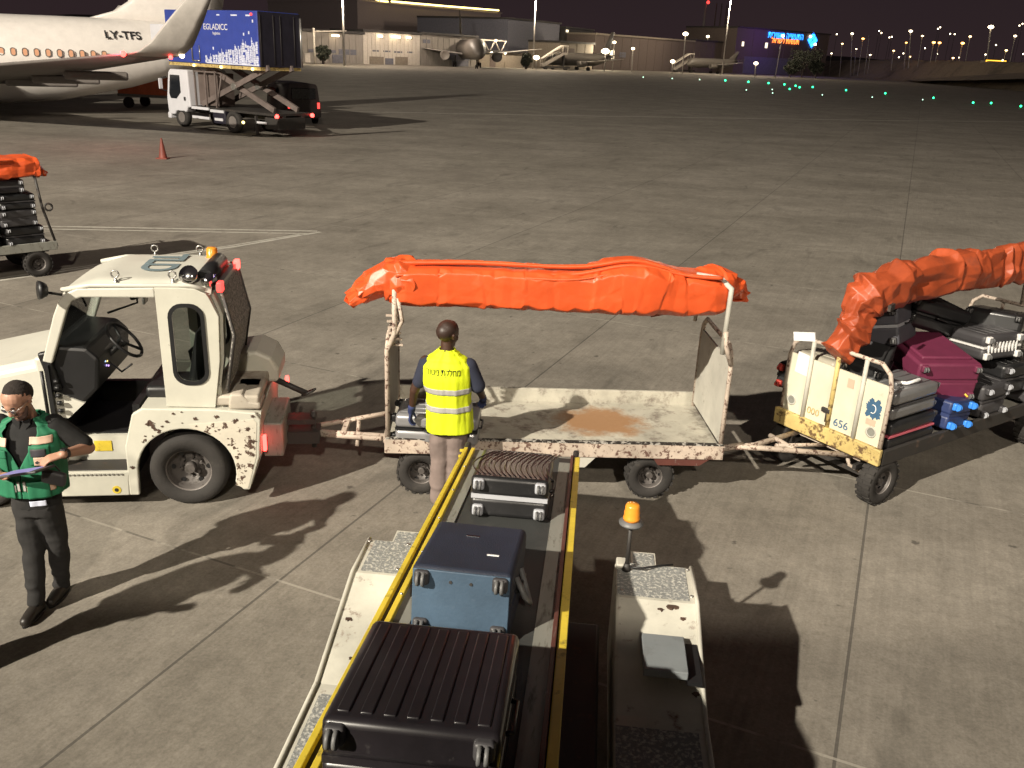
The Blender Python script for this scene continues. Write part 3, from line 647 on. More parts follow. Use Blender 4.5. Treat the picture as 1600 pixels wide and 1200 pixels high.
def jet(name, label, loc, heading, L=39.5, R=1.95, span=35.8, zc=3.05, gear=True, windows=False, bodymat='acdim', winglets=True, tail=12.5, detail=False, group=None, engines=True, ws=0.0, rs=0.0):
    # local +x = tail, nose at x=-L, z up, y across
    t = thing(name, label, 'airliner', loc, heading, group)
    prof = [(-L, 0.05, -0.5), (-L * 0.99, 0.35, -0.45), (-L * 0.965, 0.62, -0.3), (-L * 0.93, 0.86, -0.12), (-L * 0.88, 1.0, 0), (-L * 0.60, 1.0, 0), (-L * 0.34, 1.0, 0.0), (-L * 0.27, 0.96, 0.06), (-L * 0.18, 0.80, 0.24), (-L * 0.10, 0.56, 0.44), (-L * 0.04, 0.30, 0.62), (0, 0.10, 0.70)]
    n = 36
    rings = [[Vector((x, r * R * math.cos(2 * PI * k / n), zc + dz * R + r * R * 1.05 * math.sin(2 * PI * k / n))) for k in range(n)] for x, r, dz in prof]
    B().loft(rings).out('fuselage', bodymat, t)
    # fin
    s = R / 1.95; fr = [foil((-L * 0.245, 0, zc + R * 0.95), (-L * 0.06, 0, zc + R * 0.9), Vector((0, 0.25, 0)) * s), foil((-L * 0.195, 0, zc + R * 1.25), (-L * 0.055, 0, zc + R * 1.2), Vector((0, 0.42, 0)) * s), foil((-L * 0.175, 0, zc + R * 1.5), (-L * 0.05, 0, zc + R * 1.5), Vector((0, 0.5, 0)) * s), foil((-L * 0.055, 0, tail), (-L * 0.008, 0, tail), Vector((0, 0.25, 0)) * s)]
    B().loft(fr).out('tail_fin', bodymat, t)
    for sg in (-1, 1):
        B().loft([foil((-L * 0.15, sg * R * 0.3, zc + R * 0.75), (-L * 0.05, sg * R * 0.3, zc + R * 0.75), Vector((0, 0, 0.4)) * s), foil((-L * 0.065, sg * span * 0.2, zc + R * 1.1), (-L * 0.03, sg * span * 0.2, zc + R * 1.1), Vector((0, 0, 0.2)) * s)]).out('tailplane', bodymat, t)
        hs = span / 2; wz = zc - R * 0.55
        W = [foil((-L * 0.62 + rs, sg * R * 0.5, wz), (-L * 0.41 + rs, sg * R * 0.5, wz - 0.05), Vector((0, 0, 1.0)) * s),
             foil((-L * 0.55 + rs * 0.6 + ws * 0.4, sg * hs * 0.38, wz + 0.55 * s), (-L * 0.40 + rs * 0.6 + ws * 0.4, sg * hs * 0.36, wz + 0.45 * s), Vector((0, 0, 0.6)) * s),
             foil((-L * 0.37 + ws, sg * hs * 0.97, wz + 1.75 * s), (-L * 0.325 + ws, sg * hs * 0.97, wz + 1.72 * s), Vector((0, 0, 0.28)) * s)]
        B().loft(W).out('wing', 'acgrey' if not detail else 'acwing', t)
        if winglets:
            a = W[2]
            wl = [foil((-L * 0.37 + ws, sg * hs * 0.97, wz + 1.75 * s), (-L * 0.325 + ws, sg * hs * 0.97, wz + 1.72 * s), Vector((0, 0, 0.28)) * s),
                  foil((-L * 0.362 + ws, sg * hs * 0.99, wz + 1.86 * s), (-L * 0.320 + ws, sg * hs * 0.99, wz + 1.83 * s), Vector((0, -sg * 0.12, 0.2)) * s),
                  foil((-L * 0.352 + ws, sg * hs * 1.008, wz + 2.15 * s), (-L * 0.313 + ws, sg * hs * 1.008, wz + 2.1 * s), Vector((0, -sg * 0.2, 0.1)) * s),
                  foil((-L * 0.335 + ws, sg * hs * 1.02, wz + 2.9 * s), (-L * 0.303 + ws, sg * hs * 1.02, wz + 2.9 * s), Vector((0, -sg * 0.16, 0.03)) * s),
                  foil((-L * 0.302 + ws, sg * hs * 1.04, wz + 4.3 * s), (-L * 0.288 + ws, sg * hs * 1.04, wz + 4.3 * s), Vector((0, -sg * 0.1, 0.02)) * s)]
            B().loft(wl).out('winglet', bodymat if not detail else 'acgrey', t)
        if detail:
            for f, wd in ((0.30, 0.7), (0.47, 0.6), (0.66, 0.5)):
                x = -L * (0.40 - 0.07 * f) + rs + (ws - rs) * f; B().box((x - 0.5, sg * hs * f, wz + 1.6 * s * f - 0.25), (3.0 * wd + 1.0, 0.28, 0.36), bev=0.1).out('flap_fairing', 'acwing', t)
            # light leading line along the trailing edge (bare metal edge catching light)
        if engines:
            B().lathe([(0.1, 0.1), (0.75 * s, 0.0), (0.98 * s, -0.2 * s), (1.02 * s, 0.9 * s), (0.85 * s, 3.0 * s), (0.5 * s, 3.9 * s), (0.1, 4.1 * s)], (-L * 0.62 - 1.5 * s, sg * hs * 0.31, wz - 0.35 * s), (1, 0, 0), n=22).out('engine', bodymat, t)
        if gear:
            g = B()
            for dy in (-0.35, 0.35): g.cyl((-L * 0.46, sg * R * 1.4 + dy - 0.15, 0.55 * s), (-L * 0.46, sg * R * 1.4 + dy + 0.15, 0.55 * s), 0.55 * s, n=16)
            g.cyl((-L * 0.46, sg * R * 1.4, 0.5), (-L * 0.46, sg * R * 1.3, zc - R * 0.7), 0.12, n=8); g.out('main_gear', 'rubber', t)
    g = B(); g.cyl((-L * 0.89, 0, 0.4), (-L * 0.89, 0, zc - R * 0.6), 0.1, n=8)
    for dy in (-0.25, 0.25): g.cyl((-L * 0.89, dy - 0.1, 0.38 * s), (-L * 0.89, dy + 0.1, 0.38 * s), 0.38 * s, n=14)
    g.out('nose_gear', 'rubber', t)
    if windows:
        xs = [-L * 0.86 + 0.52 * i for i in range(54)]
        for i, x in enumerate(xs):
            if x > -8.3: break
            for sg in (-1, 1):
                z = zc + 0.42; yy = R * math.sqrt(max(0, 1 - ((z - zc) / (R * 1.05)) ** 2))
                if sg == 1 and i % 1 == 0 and False: continue
                rr = rrect(x - 0.135, x + 0.135, z - 0.20, z + 0.20, 0.12, 4); ri = rrect(x - 0.095, x + 0.095, z - 0.16, z + 0.16, 0.09, 4)
                if sg == -1:
                    o = B().ringplate(rr, ri, -yy - 0.02, -yy + 0.05).out('window', 'acdim', t)
                    m_ = 'cabinlit' if random.random() < 0.88 else 'winlit'
                    B().prism(ri, -yy - 0.005, -yy + 0.04).out('pane', m_, o)
    return t
T1 = rad(28)
tailpt = Vector((-15.4, 54.0, 0))
AC = jet('airliner', 'white airliner parked at far left with lit cabin windows, red wing light and tall winglet', tailpt, T1, windows=True, bodymat='acwhite', detail=True, tail=12.9, R=2.08, zc=2.72, ws=6.0, rs=3.0)
# near wing light cluster: red lamp on the wingtip, red and white rear lights
def aclocal(x, y, z): return (x, y, z)
wy = -35.8 / 2 * 0.97; ZW = 2.72 - 2.08 * 0.55 + 1.75 * 2.08 / 1.95
WS = 6.0
for x, dz, m_, r in ((-39.5 * 0.372 + WS, 0, 'red_on', 0.11),): B().sph((x - 0.1, wy, ZW), r, n=10).out('navigation_light', m_, AC)
B().sph((-39.5 * 0.325 + WS + 0.1, wy * 1.01, ZW + 0.02), 0.10, n=10).out('tail_navigation_light', 'lampwhite', AC)
B().sph((-39.5 * 0.333 + WS, wy * 1.012, ZW - 0.06), 0.08, n=10).out('rear_red_light', 'red_on', AC)
pl = AC.matrix_basis @ Vector((-39.5 * 0.372 + WS - 0.4, wy + 0.3, ZW + 0.15)); lamp('wing_glow', pl, 110, (1.0, 0.06, 0.12), 0.2)
text('LY-TFS', 0.62, 'ink', AC, (-7.45, -1.52, 4.12), (rad(57), 0, rad(7)), 'registration', 0.01, sx=1.0, off=0.012)
B().box((-18.5, 0, 5.15), (0.5, 0.06, 0.5)).out('antenna', 'acwhite', AC)
B().prism([(-15.2, 4.95), (-14.7, 4.95), (-14.6, 5.35), (-14.85, 5.35)], -0.04, 0.04).out('antenna', 'acwhite', AC)
# far jets
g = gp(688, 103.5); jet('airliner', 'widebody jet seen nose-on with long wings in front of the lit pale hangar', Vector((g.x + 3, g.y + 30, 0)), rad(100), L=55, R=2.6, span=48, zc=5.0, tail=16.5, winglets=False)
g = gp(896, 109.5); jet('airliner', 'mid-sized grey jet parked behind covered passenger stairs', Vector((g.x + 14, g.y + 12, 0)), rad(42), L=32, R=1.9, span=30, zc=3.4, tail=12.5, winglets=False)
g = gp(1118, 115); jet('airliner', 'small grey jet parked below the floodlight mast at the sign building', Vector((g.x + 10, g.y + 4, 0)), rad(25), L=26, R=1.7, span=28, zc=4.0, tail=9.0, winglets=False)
# covered stairs by the jets
def stairs(px, py, label, k=1.0):
    g = gp(px, py); t = thing('passenger_stairs', label, 'passenger stairs', g, 0.25, 'covered passenger stairs')
    b = B(); b.prism([(-5, 0.8), (-5, 1.6), (2.0, 5.3), (3.5, 5.3), (3.5, 4.6), (2.2, 4.5), (-4.2, 0.8)], -1.1, 1.1); b.out('flight', 'clad', t)
    b = B(); b.prism([(-5, 3.0), (-5, 3.3), (1.5, 7.4), (3.6, 7.4), (3.6, 7.1), (1.7, 7.1)], -1.3, 1.3); b.out('canopy', 'cladlight', t)
    b = B()
    for x, z0, z1 in ((-4.9, 1.5, 3.1), (-1.5, 3.3, 5.1), (1.8, 5.2, 7.1), (3.4, 5.2, 7.1)):
        for y in (-1.1, 1.1): b.cyl((x, y, z0), (x, y, z1), 0.08, n=6)
    b.out('post', 'cladlight', t)
    b = B(); b.box((0, 0, 0.75), (9, 2, 0.5)); b.box((2.4, 0, 2.6), (0.4, 1.6, 4)); b.out('chassis', 'dark', t)
    for x in (-3.4, 3.2):
        for y in (-1, 1): B().cyl((x, y - 0.15, 0.45), (x, y + 0.15, 0.45), 0.45, n=12).out('wheel', 'rubber', t)
stairs(868, 109, 'covered passenger stairs rising to the mid-sized jet')
stairs(1068, 113, 'covered passenger stairs left of the small jet by the sign building')

# ================================================================ CATERING TRUCK (far left)
M['vanblue'] = mat('box_blue', (0.030, 0.055, 0.30), 0.5, var=0.08)
M['boxdark'] = mat('box_rear_dark', (0.022, 0.020, 0.032), 0.5, var=0.2)
M['sky_art'] = mat('city_print_white', (0.60, 0.64, 0.78), 0.6, var=0.1)
M['truckwhite'] = mat('truck_cab_white', (0.62, 0.62, 0.66), 0.4, var=0.05, grime=(0.3, 0.28, 0.27), gs=2, ga=0.25, gw=0.2)
M['scissor'] = mat('scissor_steel', (0.15, 0.12, 0.11), 0.6, var=0.2)
TA = rad(-34)
gf = gp(285, 198); ct = thing('catering_truck', 'blue catering lift truck with dark rear and white cab, box raised on scissor arms', 'truck', gf, TA)
# local: x to rear, y away, z up; front near wheel contact at origin
def wheelset(x, r=0.46):
    for y in (0.15, 2.15):
        o = B().cyl((x, y - 0.14, r), (x, y + 0.14, r), r * 0.55, n=16).out('wheel', 'rimlight', ct)
        B().lathe([(r * 0.56, -0.14), (r * 0.9, -0.15), (r, -0.08), (r, 0.08), (r * 0.9, 0.15), (r * 0.56, 0.14)], (x, y, r), (0, 1, 0), n=22, closed=True).out('tyre', 'rubber', o)
wheelset(0, 0.46); wheelset(3.85, 0.50)
b = B(); b.prism([(-1.0, 0.55), (-1.05, 1.3), (-0.78, 2.55), (-0.6, 2.68), (0.72, 2.68), (0.78, 0.95), (0.55, 0.95), (0.42, 0.72), (-0.42, 0.72), (-0.52, 0.55)], 0.0, 2.3); b.out('cab', 'truckwhite', ct, bevel=0.06)
b = B(); b.prism([(-0.80, 1.55), (-0.62, 2.42), (0.12, 2.42), (0.12, 1.62), (-0.25, 1.32), (-0.70, 1.32)], -0.012, 0.03); b.out('side_window', 'darkglass', ct)
b = B(); b.box((-0.93, 1.15, 1.9), (0.06, 1.9, 0.85), Matrix.Rotation(rad(12), 3, 'Y')); b.out('windscreen', 'darkglass', ct)
B().box((0.42, -0.02, 1.35), (0.10, 0.05, 0.16)).out('door_handle', 'black', ct)
B().tube([(-0.9, -0.02, 2.3), (-1.1, -0.22, 2.25), (-1.1, -0.22, 1.7), (-0.95, -0.02, 1.65)], 0.03, 6).out('mirror_arm', 'black', ct)
B().box((-1.1, -0.24, 1.98), (0.06, 0.2, 0.5), bev=0.02).out('mirror', 'truckwhite', ct)
B().box((-0.97, 1.15, 0.5), (0.25, 2.3, 0.3), bev=0.05).out('bumper', 'truckwhite', ct)
b = B(); b.box((3.2, 0.6, 0.82), (7.2, 0.18, 0.26)); b.box((3.2, 1.7, 0.82), (7.2, 0.18, 0.26)); b.box((3.1, 1.15, 1.0), (7.4, 2.2, 0.10)); b.out('chassis', 'dark', ct)
for x0, x1, z in ((0.9, 2.2, 0.98), (0.9, 2.2, 0.55), (2.3, 3.3, 0.92), (2.6, 3.2, 0.55)): B().box(((x0 + x1) / 2, 0.0, z), (x1 - x0, 0.06, 0.12)).out('side_guard', 'truckwhite', ct)
B().box((2.9, 0.25, 0.65), (0.9, 0.5, 0.6), bev=0.04).out('tank', 'boxdark', ct)
b = B()
for x in (0.95, 1.75, 2.5): b.box((x, 0.25, 1.85), (0.07, 0.07, 1.7))
b.box((1.75, 0.25, 2.65), (1.7, 0.07, 0.07)); b.tube([(2.5, 0.25, 1.1), (3.0, 0.25, 2.6)], 0.04, 6); b.out('roller_frame', 'scissor', ct)
B().box((1.7, 0.9, 1.85), (1.5, 0.9, 1.5)).out('cage_panel', 'cladbrown', ct)
for y in (0.45, 1.85):
    for (xa, za, xb, zb) in ((1.3, 1.15, 6.2, 3.0), (6.2, 1.15, 1.3, 3.0)):
        b = B(); d = Vector((xb - xa, 0, zb - za)); b.box(((xa + xb) / 2, y + (0.12 if xa > xb else -0.1), (za + zb) / 2), (d.length, 0.12, 0.24), Matrix.Rotation(-math.atan2(d.z, d.x), 3, 'Y')); b.out('scissor_arm', 'scissor', ct)
    B().cyl((3.75, y - 0.2, 2.08), (3.75, y + 0.3, 2.08), 0.16, n=12).out('pivot', 'steel', ct)
bx0, bx1, bz0, bz1 = -0.6, 6.05, 3.02, 5.35
B().box(((bx0 + bx1) / 2, 1.2, (bz0 + bz1) / 2), (bx1 - bx0, 2.45, bz1 - bz0)).out('cargo_box', 'vanblue', ct, bevel=0.04)
B().box((bx1 + 0.03, 1.2, (bz0 + bz1) / 2), (0.06, 2.40, bz1 - bz0 - 0.05)).out('rear_door', 'boxdark', ct)  # rear door drawn darker than the blue sides
b = B()
for y in (0.05, 0.8, 1.2, 2.0): B().cyl((bx1 + 0.075, y, bz0 + 0.1), (bx1 + 0.075, y, bz1 - 0.15), 0.014, n=6).out('door_bar', 'dark', ct)
b.cyl((bx1 + 0.1, 2.38, bz0), (bx1 + 0.1, 2.38, bz1 - 0.2), 0.05, n=6); b.out('door_bar', 'steel', ct)
B().box((bx0 - 0.75, 1.0, bz0 - 0.02 + 0.9), (1.4, 1.8, 1.6)).out('front_platform', 'truckwhite', ct, bevel=0.05)
b = B(); b.box(((bx0 + bx1) / 2, 1.2, bz0 - 0.08), (bx1 - bx0, 2.4, 0.14)); b.out('box_floor_frame', 'yellowrust', ct)
b = B(); b.tube([(1.35, -0.06, bz0 + 0.1), (1.35, -0.06, bz0 + 1.25)], 0.035, 6); b.tube([(1.35, -0.06, bz0 + 0.12), (1.9, -0.06, bz0 + 0.12)], 0.035, 6); b.tube([(1.9, -0.06, bz0 + 0.12), (1.9, -0.06, bz0 + 0.8)], 0.02, 6); b.out('side_ladder', 'steel', ct)
for x in (1.4, 3.4, 5.6): B().sph((x, -0.06, bz0 - 0.1), 0.07, n=8).out('marker_light', 'lampyellow', ct)
B().sph((bx1 - 0.35, -0.05, bz1 - 0.15), 0.06, n=8).out('marker_light', 'red_dim', ct)
for x, y in ((6.8, 0.15), (6.9, 2.2)): B().sph((x, y, 0.95), 0.10, n=8).out('tail_light', 'red_on', ct)
B().sph((4.7, -0.05, 0.55), 0.07, n=8).out('side_light', 'lampyellow', ct)
b = B(); b.box((6.5, 0.9, 0.62), (0.9, 1.6, 0.5)); b.box((5.6, -0.02, 0.45), (0.10, 0.12, 0.9)); b.box((5.6, -0.02, 0.02), (0.4, 0.3, 0.04)); b.out('outrigger', 'dark', ct)
B().box((5.9, -0.01, 0.62), (0.7, 0.08, 0.10)).out('rear_plate', 'truckwhite', ct)
# white city skyline print along the foot of the box, rising to the right
b = B(); rnd = random.Random(5)
x = 2.35
while x < bx1 - 0.12:
    f = (x - 2.3) / (bx1 - 2.3); top = 0.22 + 0.95 * f ** 1.15 * rnd.uniform(0.6, 1.0) + 0.12 * rnd.random(); wd = rnd.uniform(0.05, 0.16); z = bz0 + 0.05
    while z < bz0 + top:
        hh = rnd.uniform(0.03, 0.14); ww = wd * rnd.uniform(0.8, 1.1)
        if rnd.random() < 0.95: b.box((x + rnd.uniform(-0.02, 0.02), -0.030, z + hh / 2), (ww, 0.012, hh * 0.8))
        z += hh * 0.92
    if rnd.random() < 0.4: b.box((x, -0.030, bz0 + top + 0.08), (0.02, 0.012, 0.16))
    x += wd * 1.15
for x, z in ((5.1, 1.35), (5.45, 1.42), (2.9, 0.7), (5.75, 1.9)): b.box((x, -0.030, bz0 + z), (0.08, 0.012, 0.12))
b.box(((2.3 + bx1) / 2, -0.030, bz0 + 0.06), (bx1 - 2.35, 0.010, 0.05)); b.out('city_print', 'sky_art', ct)
text('EGLADICC', 0.36, 'paper', ct, (3.15, -0.030, bz1 - 0.72), (rad(90), 0, 0), 'lettering', 0.004)
text('logistics', 0.17, 'paper', ct, (3.2, -0.030, bz1 - 0.98), (rad(90), 0, 0), 'lettering', 0.004)
for i, x in enumerate((0.9, 2.2, 3.4, 4.5, 5.45)): B().box((x, -0.030, bz1 - 0.2), ((0.35, 0.3, 0.2, 0.42, 0.3)[i], 0.012, 0.06)).out('small_print', 'sky_art', ct)
# orange curtain trailer and dark van behind
g = gp(262, 172); t = thing('curtain_trailer', 'orange curtain-sided trailer standing behind the white truck cab', 'trailer', (g.x, g.y, 0), rad(-8))
M['orange_curtain'] = mat('orange_curtain', (0.62, 0.15, 0.06), 0.6, var=0.15)
b = B(); b.box((-1.0, 1.1, 1.65), (4.4, 2.2, 1.75), bev=0.08); b.out('curtain', 'orange_curtain', t)
b = B(); b.box((-1.0, 1.1, 0.72), (4.4, 2.2, 0.10)); b.box((-1, 0.02, 0.80), (4.4, 0.06, 0.06)); b.out('frame', 'sidegrey', t)
for x in (-2.6, 0.6):
    for y in (0.15, 2.0): B().cyl((x, y - 0.1, 0.32), (x, y + 0.1, 0.32), 0.32, n=14).out('wheel', 'rubber', t)
b = B(); b.cyl((1.2, 1.1, 0.5), (2.6, 1.1, 0.45), 0.05, n=6); b.out('drawbar', 'dark', t)
lamp('truck_work_light', (g.x - 3.0, g.y - 5.0, 2.6), 120, (1.0, 0.75, 0.6), 0.2)
g = gp(458, 190); t = thing('service_van', 'dark van seen from behind at the rear of the catering truck', 'van', g, rad(-60))
b = B(); b.loft([[Vector((x, y * (0.82 if z > 1.2 else 1), z)) for y, z in rrect(-0.95, 0.95, 0.35, 2.1, 0.22, 4)] for x in (-2.0, -1.2, 2.2)]); b.out('body', 'carpaint', t)
B().box((2.22, 0, 1.6), (0.06, 1.3, 0.55), bev=0.02).out('rear_window', 'darkglass', t)
for y in (-0.8, 0.8): B().box((2.22, y, 1.0), (0.06, 0.12, 0.3)).out('tail_light', 'red_dim', t)
B().box((2.24, 0, 0.5), (0.1, 1.8, 0.2)).out('bumper', 'dark', t)
for x in (-1.3, 1.3):
    for y in (-0.85, 0.85): B().cyl((x, y - 0.1, 0.34), (x, y + 0.1, 0.34), 0.34, n=14).out('wheel', 'rubber', t)
b = B(); b.box((-0.5, -0.97, 1.55), (1.6, 0.04, 0.5)); b.out('side_window', 'darkglass', t)
# traffic cone
g = gp(255, 248); t = thing('traffic_cone', 'lone dull red traffic cone on the apron below the catering truck', 'traffic cone', g)
M['conered'] = mat('cone_red', (0.20, 0.045, 0.03), 0.6, var=0.2)
B().lathe([(0.16, 0.03), (0.14, 0.06), (0.03, 0.70), (0.02, 0.72), (0.001, 0.72)], (0, 0, 0), n=18).out('cone', 'conered', t)
B().box((0, 0, 0.02), (0.40, 0.40, 0.04), bev=0.01).out('base', 'conered', t)
B().lathe([(0.095, 0.30), (0.098, 0.30), (0.066, 0.46), (0.063, 0.46)], (0, 0, 0), n=18).out('stripe', 'orange_curtain', t)
# ================================================================ TOW TRACTOR (local x to the rear, y away from viewer, z up; rear near wheel contact at origin)
TR = thing('tow_tractor', 'white airport tow tractor with open cab, rust-chipped rear fender and amber roof beacon', 'tow tractor', (-2.94, 7.03, 0), rad(8))
W = 1.32
M['rustbrown'] = mat('rust_brown', (0.075, 0.042, 0.028), 0.8, var=0.3)
M['dirty'] = mat('dirty_white', (0.40, 0.36, 0.30), 0.6, grime=(0.12, 0.075, 0.055), gs=4, ga=0.5, gw=0.25, var=0.2)
def vwheel(parent, c, r, wd, rimmat='rim', name='wheel', lugs=0, y_out=-1, n=32, ri=0.58):
    """vertical wheel in local xz plane, outer face towards y_out; wheel (rim and hub) > tyre"""
    cx, cy, cz = c; s = y_out
    b = B()
    b.lathe([(0.001, wd * 0.02), (r * 0.16, wd * 0.02), (r * 0.18, wd * -0.18), (r * 0.33, wd * -0.20), (r * 0.36, wd * -0.05), (r * 0.47, wd * -0.02), (r * (ri - 0.06), wd * 0.16), (r * ri, wd * 0.42), (r * (ri + 0.03), wd * 0.45), (r * (ri + 0.03), -wd * 0.4), (0.001, -wd * 0.4)], (cx, cy, cz), (0, s, 0), n=n)
    b.cyl((cx, cy + s * wd * 0.0, cz), (cx, cy + s * wd * 0.30, cz), r * 0.15, r * 0.13, n=16)
    for k in range(6):
        a = k * PI / 3 + 0.3; x = cx + math.cos(a) * r * 0.26; z = cz + math.sin(a) * r * 0.26
        b.cyl((x, cy - s * wd * 0.2, z), (x, cy + s * wd * 0.03, z), r * 0.04, n=6)
    o = b.out(name, rimmat, parent)
    B().lathe([(r * (ri - 0.03), wd * 0.40), (r * (ri + 0.02), wd * 0.46), (r * (ri + 0.05), wd * 0.44), (r * ri, wd * 0.36)], (cx, cy, cz), (0, s, 0), n=n, closed=True).out('rim_edge', 'rimlight', o)
    b = B()
    for k in range(6):
        a = k * PI / 3; x = cx + math.cos(a) * r * 0.44; z = cz + math.sin(a) * r * 0.44
        b.cyl((x, cy + s * wd * 0.02, z), (x, cy + s * wd * 0.055, z), r * 0.065, n=10)
    b.out('rim_hole', 'black', o)
    t = B()
    t.lathe([(r * ri, -wd * 0.46), (r * (ri + 0.16), -wd * 0.52), (r * 0.90, -wd * 0.5), (r * 0.975, -wd * 0.40), (r, -wd * 0.25), (r, wd * 0.25), (r * 0.975, wd * 0.40), (r * 0.90, wd * 0.5), (r * (ri + 0.18), wd * 0.52), (r * (ri + 0.14), wd * 0.49), (r * ri, wd * 0.46)], (cx, cy, cz), (0, s, 0), n=n, closed=True)
    if lugs:
        for k in range(lugs):
            a = 2 * PI * k / lugs; R_ = Matrix.Rotation(-a, 3, 'Y')
            for yy in (-0.27, 0.27):
                a2 = a + (PI / lugs if yy > 0 else 0); R2 = Matrix.Rotation(-a2, 3, 'Y')
                p = Vector((cx, cy + yy * wd, cz)) + R2 @ Vector((r * 0.985, 0, 0)); t.box(p, (r * 0.07, wd * 0.46, 2 * PI * r / lugs * 0.52), R2)
    t.out('tyre', 'rubber', o)
    return o
vwheel(TR, (0.05, 0.16, 0.35), 0.35, 0.24, 'rim'); vwheel(TR, (0.05, W - 0.16, 0.35), 0.35, 0.24, y_out=1)
vwheel(TR, (-1.74, 0.14, 0.32), 0.32, 0.20, 'rim'); vwheel(TR, (-1.74, W - 0.14, 0.32), 0.32, 0.20, y_out=1)
# rear body sides with wheel arch
def arch(cx, cz, r, a0, a1, n=16): return [(cx + r * math.cos(rad(a0 + (a1 - a0) * i / n)), cz + r * math.sin(rad(a0 + (a1 - a0) * i / n))) for i in range(n + 1)]
side = [(-0.48, 0.14), (-0.46, 0.30)] + [(-0.40, 0.70), (-0.34, 0.92), (-0.27, 0.985), (0.30, 0.975), (0.70, 0.93), (0.73, 0.86), (0.70, 0.55), (0.60, 0.17), (0.54, 0.17)] + arch(0.05, 0.36, 0.41, -12, 180)[0:] + [(-0.38, 0.14)]
def poly_arch():
    p = [(-0.47, 0.14), (-0.46, 0.62), (-0.37, 0.93), (-0.28, 0.985), (0.36, 0.965), (0.68, 0.93), (0.72, 0.86), (0.69, 0.50), (0.585, 0.17), (0.53, 0.17)]
    return p + arch(0.05, 0.36, 0.425, -15, 183, 20) + [(-0.385, 0.14)]
for y0, y1 in ((0.0, 0.05), (W - 0.05, W)):
    B().prism(poly_arch(), y0, y1).out('rear_fender', ['white', 'chipped'][y0 == 0 and 0], TR, bevel=0.012)
# chipped band near the arch and the rear corner, 3 mm proud: thick flaking paint plate
b = B(); b.prism([(0.10, 0.83), (0.66, 0.87), (0.685, 0.84), (0.66, 0.50), (0.57, 0.19), (0.545, 0.19)] + [(0.05 + 0.435 * math.cos(rad(a)), 0.36 + 0.435 * math.sin(rad(a))) for a in range(-18, 86, 8)], -0.004, 0.0); b.out('flaking_paint', 'chipped', TR)
B().prism([(-0.30, 0.975), (0.36, 0.955), (0.72, 0.915), (0.70, 0.50), (0.60, 0.2), (0.56, 0.2), (0.56, 0.8), (-0.30, 0.9)], 0.05, W - 0.05).out('rear_body', 'white', TR)
B().prism([(x, z) for x, z in arch(0.05, 0.36, 0.44, -15, 183, 20)] + [(x, z) for x, z in arch(0.05, 0.36, 0.43, -15, 183, 20)[::-1]], 0.05, 0.42).out('wheel_housing', 'black', TR)
# flaking patches higher on the near fender, and panel seams
rr = random.Random(4)
for cx_, cz_, q in tuple((0.05 + rr.uniform(0.44, 0.52) * math.cos(a_), 0.36 + rr.uniform(0.45, 0.53) * math.sin(a_), rr.uniform(0.006, 0.018)) for a_ in [rad(rr.uniform(-10, 150)) for _ in range(26)]) + ((-0.22, 0.84, 0.040), (-0.08, 0.86, 0.018), (0.16, 0.885, 0.022), (0.34, 0.90, 0.022), (0.50, 0.86, 0.035), (0.60, 0.78, 0.030), (0.64, 0.66, 0.032), (0.63, 0.52, 0.026), (0.655, 0.90, 0.02), (-0.42, 0.42, 0.02), (-0.02, 0.935, 0.014), (0.05, 0.95, 0.01)):
    B().prism([(cx_ + 0.8 * q * (1 + 0.75 * rr.uniform(-1, 1)) * math.cos(2 * PI * i / 21), cz_ + 0.55 * q * (1 + 0.75 * rr.uniform(-1, 1)) * math.sin(2 * PI * i / 21)) for i in range(21)], -0.0065, 0.003).out('rust_chip', 'rustbrown', TR)
# rear deck lumps: engine cover with side box, far bulge
B().box((0.50, 0.66, 1.02), (0.42, 1.18, 0.10), bev=0.025).out('rear_deck', 'dirty', TR)
B().prism([(0.42, 1.05), (0.42, 1.24), (0.60, 1.27), (0.74, 1.20), (0.80, 1.08), (0.80, 0.95), (0.42, 0.95)], 0.72, 1.28).out('rear_cover', 'white', TR, bevel=0.035)
B().prism([(0.44, 1.00), (0.46, 1.09), (0.56, 1.09), (0.62, 1.02), (0.72, 1.00), (0.72, 0.94), (0.44, 0.94)], 0.06, 0.34).out('rear_ledge', 'dirty', TR, bevel=0.02)
B().box((0.58, 0.42, 1.02), (0.24, 0.22, 0.10), bev=0.03).out('rear_recess', 'redbrown', TR)
# step and sill
b = B(); b.prism([(-1.50, 0.14), (-0.47, 0.14), (-0.46, 0.30), (-0.44, 0.38), (-1.50, 0.38)], 0.0, 0.07); b.out('side_skirt', 'white', TR, bevel=0.01)
B().box((-0.98, 0.13, 0.375), (1.02, 0.20, 0.03)).out('step_plate', 'dark', TR, bevel=0.004)
B().box((-0.98, 0.26, 0.51), (1.02, 0.05, 0.24)).out('inner_sill', 'white', TR)
b = B()
for i in range(26): b.box((-1.44 + i * 0.037, -0.004, 0.355), (0.02, 0.012, 0.012))
b.out('step_teeth', 'steel', TR)
B().box((-0.72, 0.23, 0.53), (0.15, 0.004, 0.10)).out('warning_sticker', 'yellow', TR)
o = B().cyl((-0.575, -0.004, 0.20), (-0.575, 0.0, 0.20), 0.038, n=20).out('round_sticker', 'yellow', TR)
B().cyl((-0.575, -0.0065, 0.20), (-0.575, -0.004, 0.20), 0.018, n=12).out('sticker_mark', 'ink', o)
B().box((-0.85, 0.66, 0.62), (1.05, 0.76, 0.05)).out('cab_floor', 'black', TR)
B().box((-0.36, 0.66, 0.80), (0.06, 1.1, 0.36)).out('seat_box', 'black', TR)
B().box((-1.20, 0.66, 0.72), (0.40, 1.1, 0.35)).out('footwell', 'black', TR)
B().box((-0.90, W - 0.04, 0.58), (1.1, 0.06, 0.40)).out('far_sill', 'black', TR)
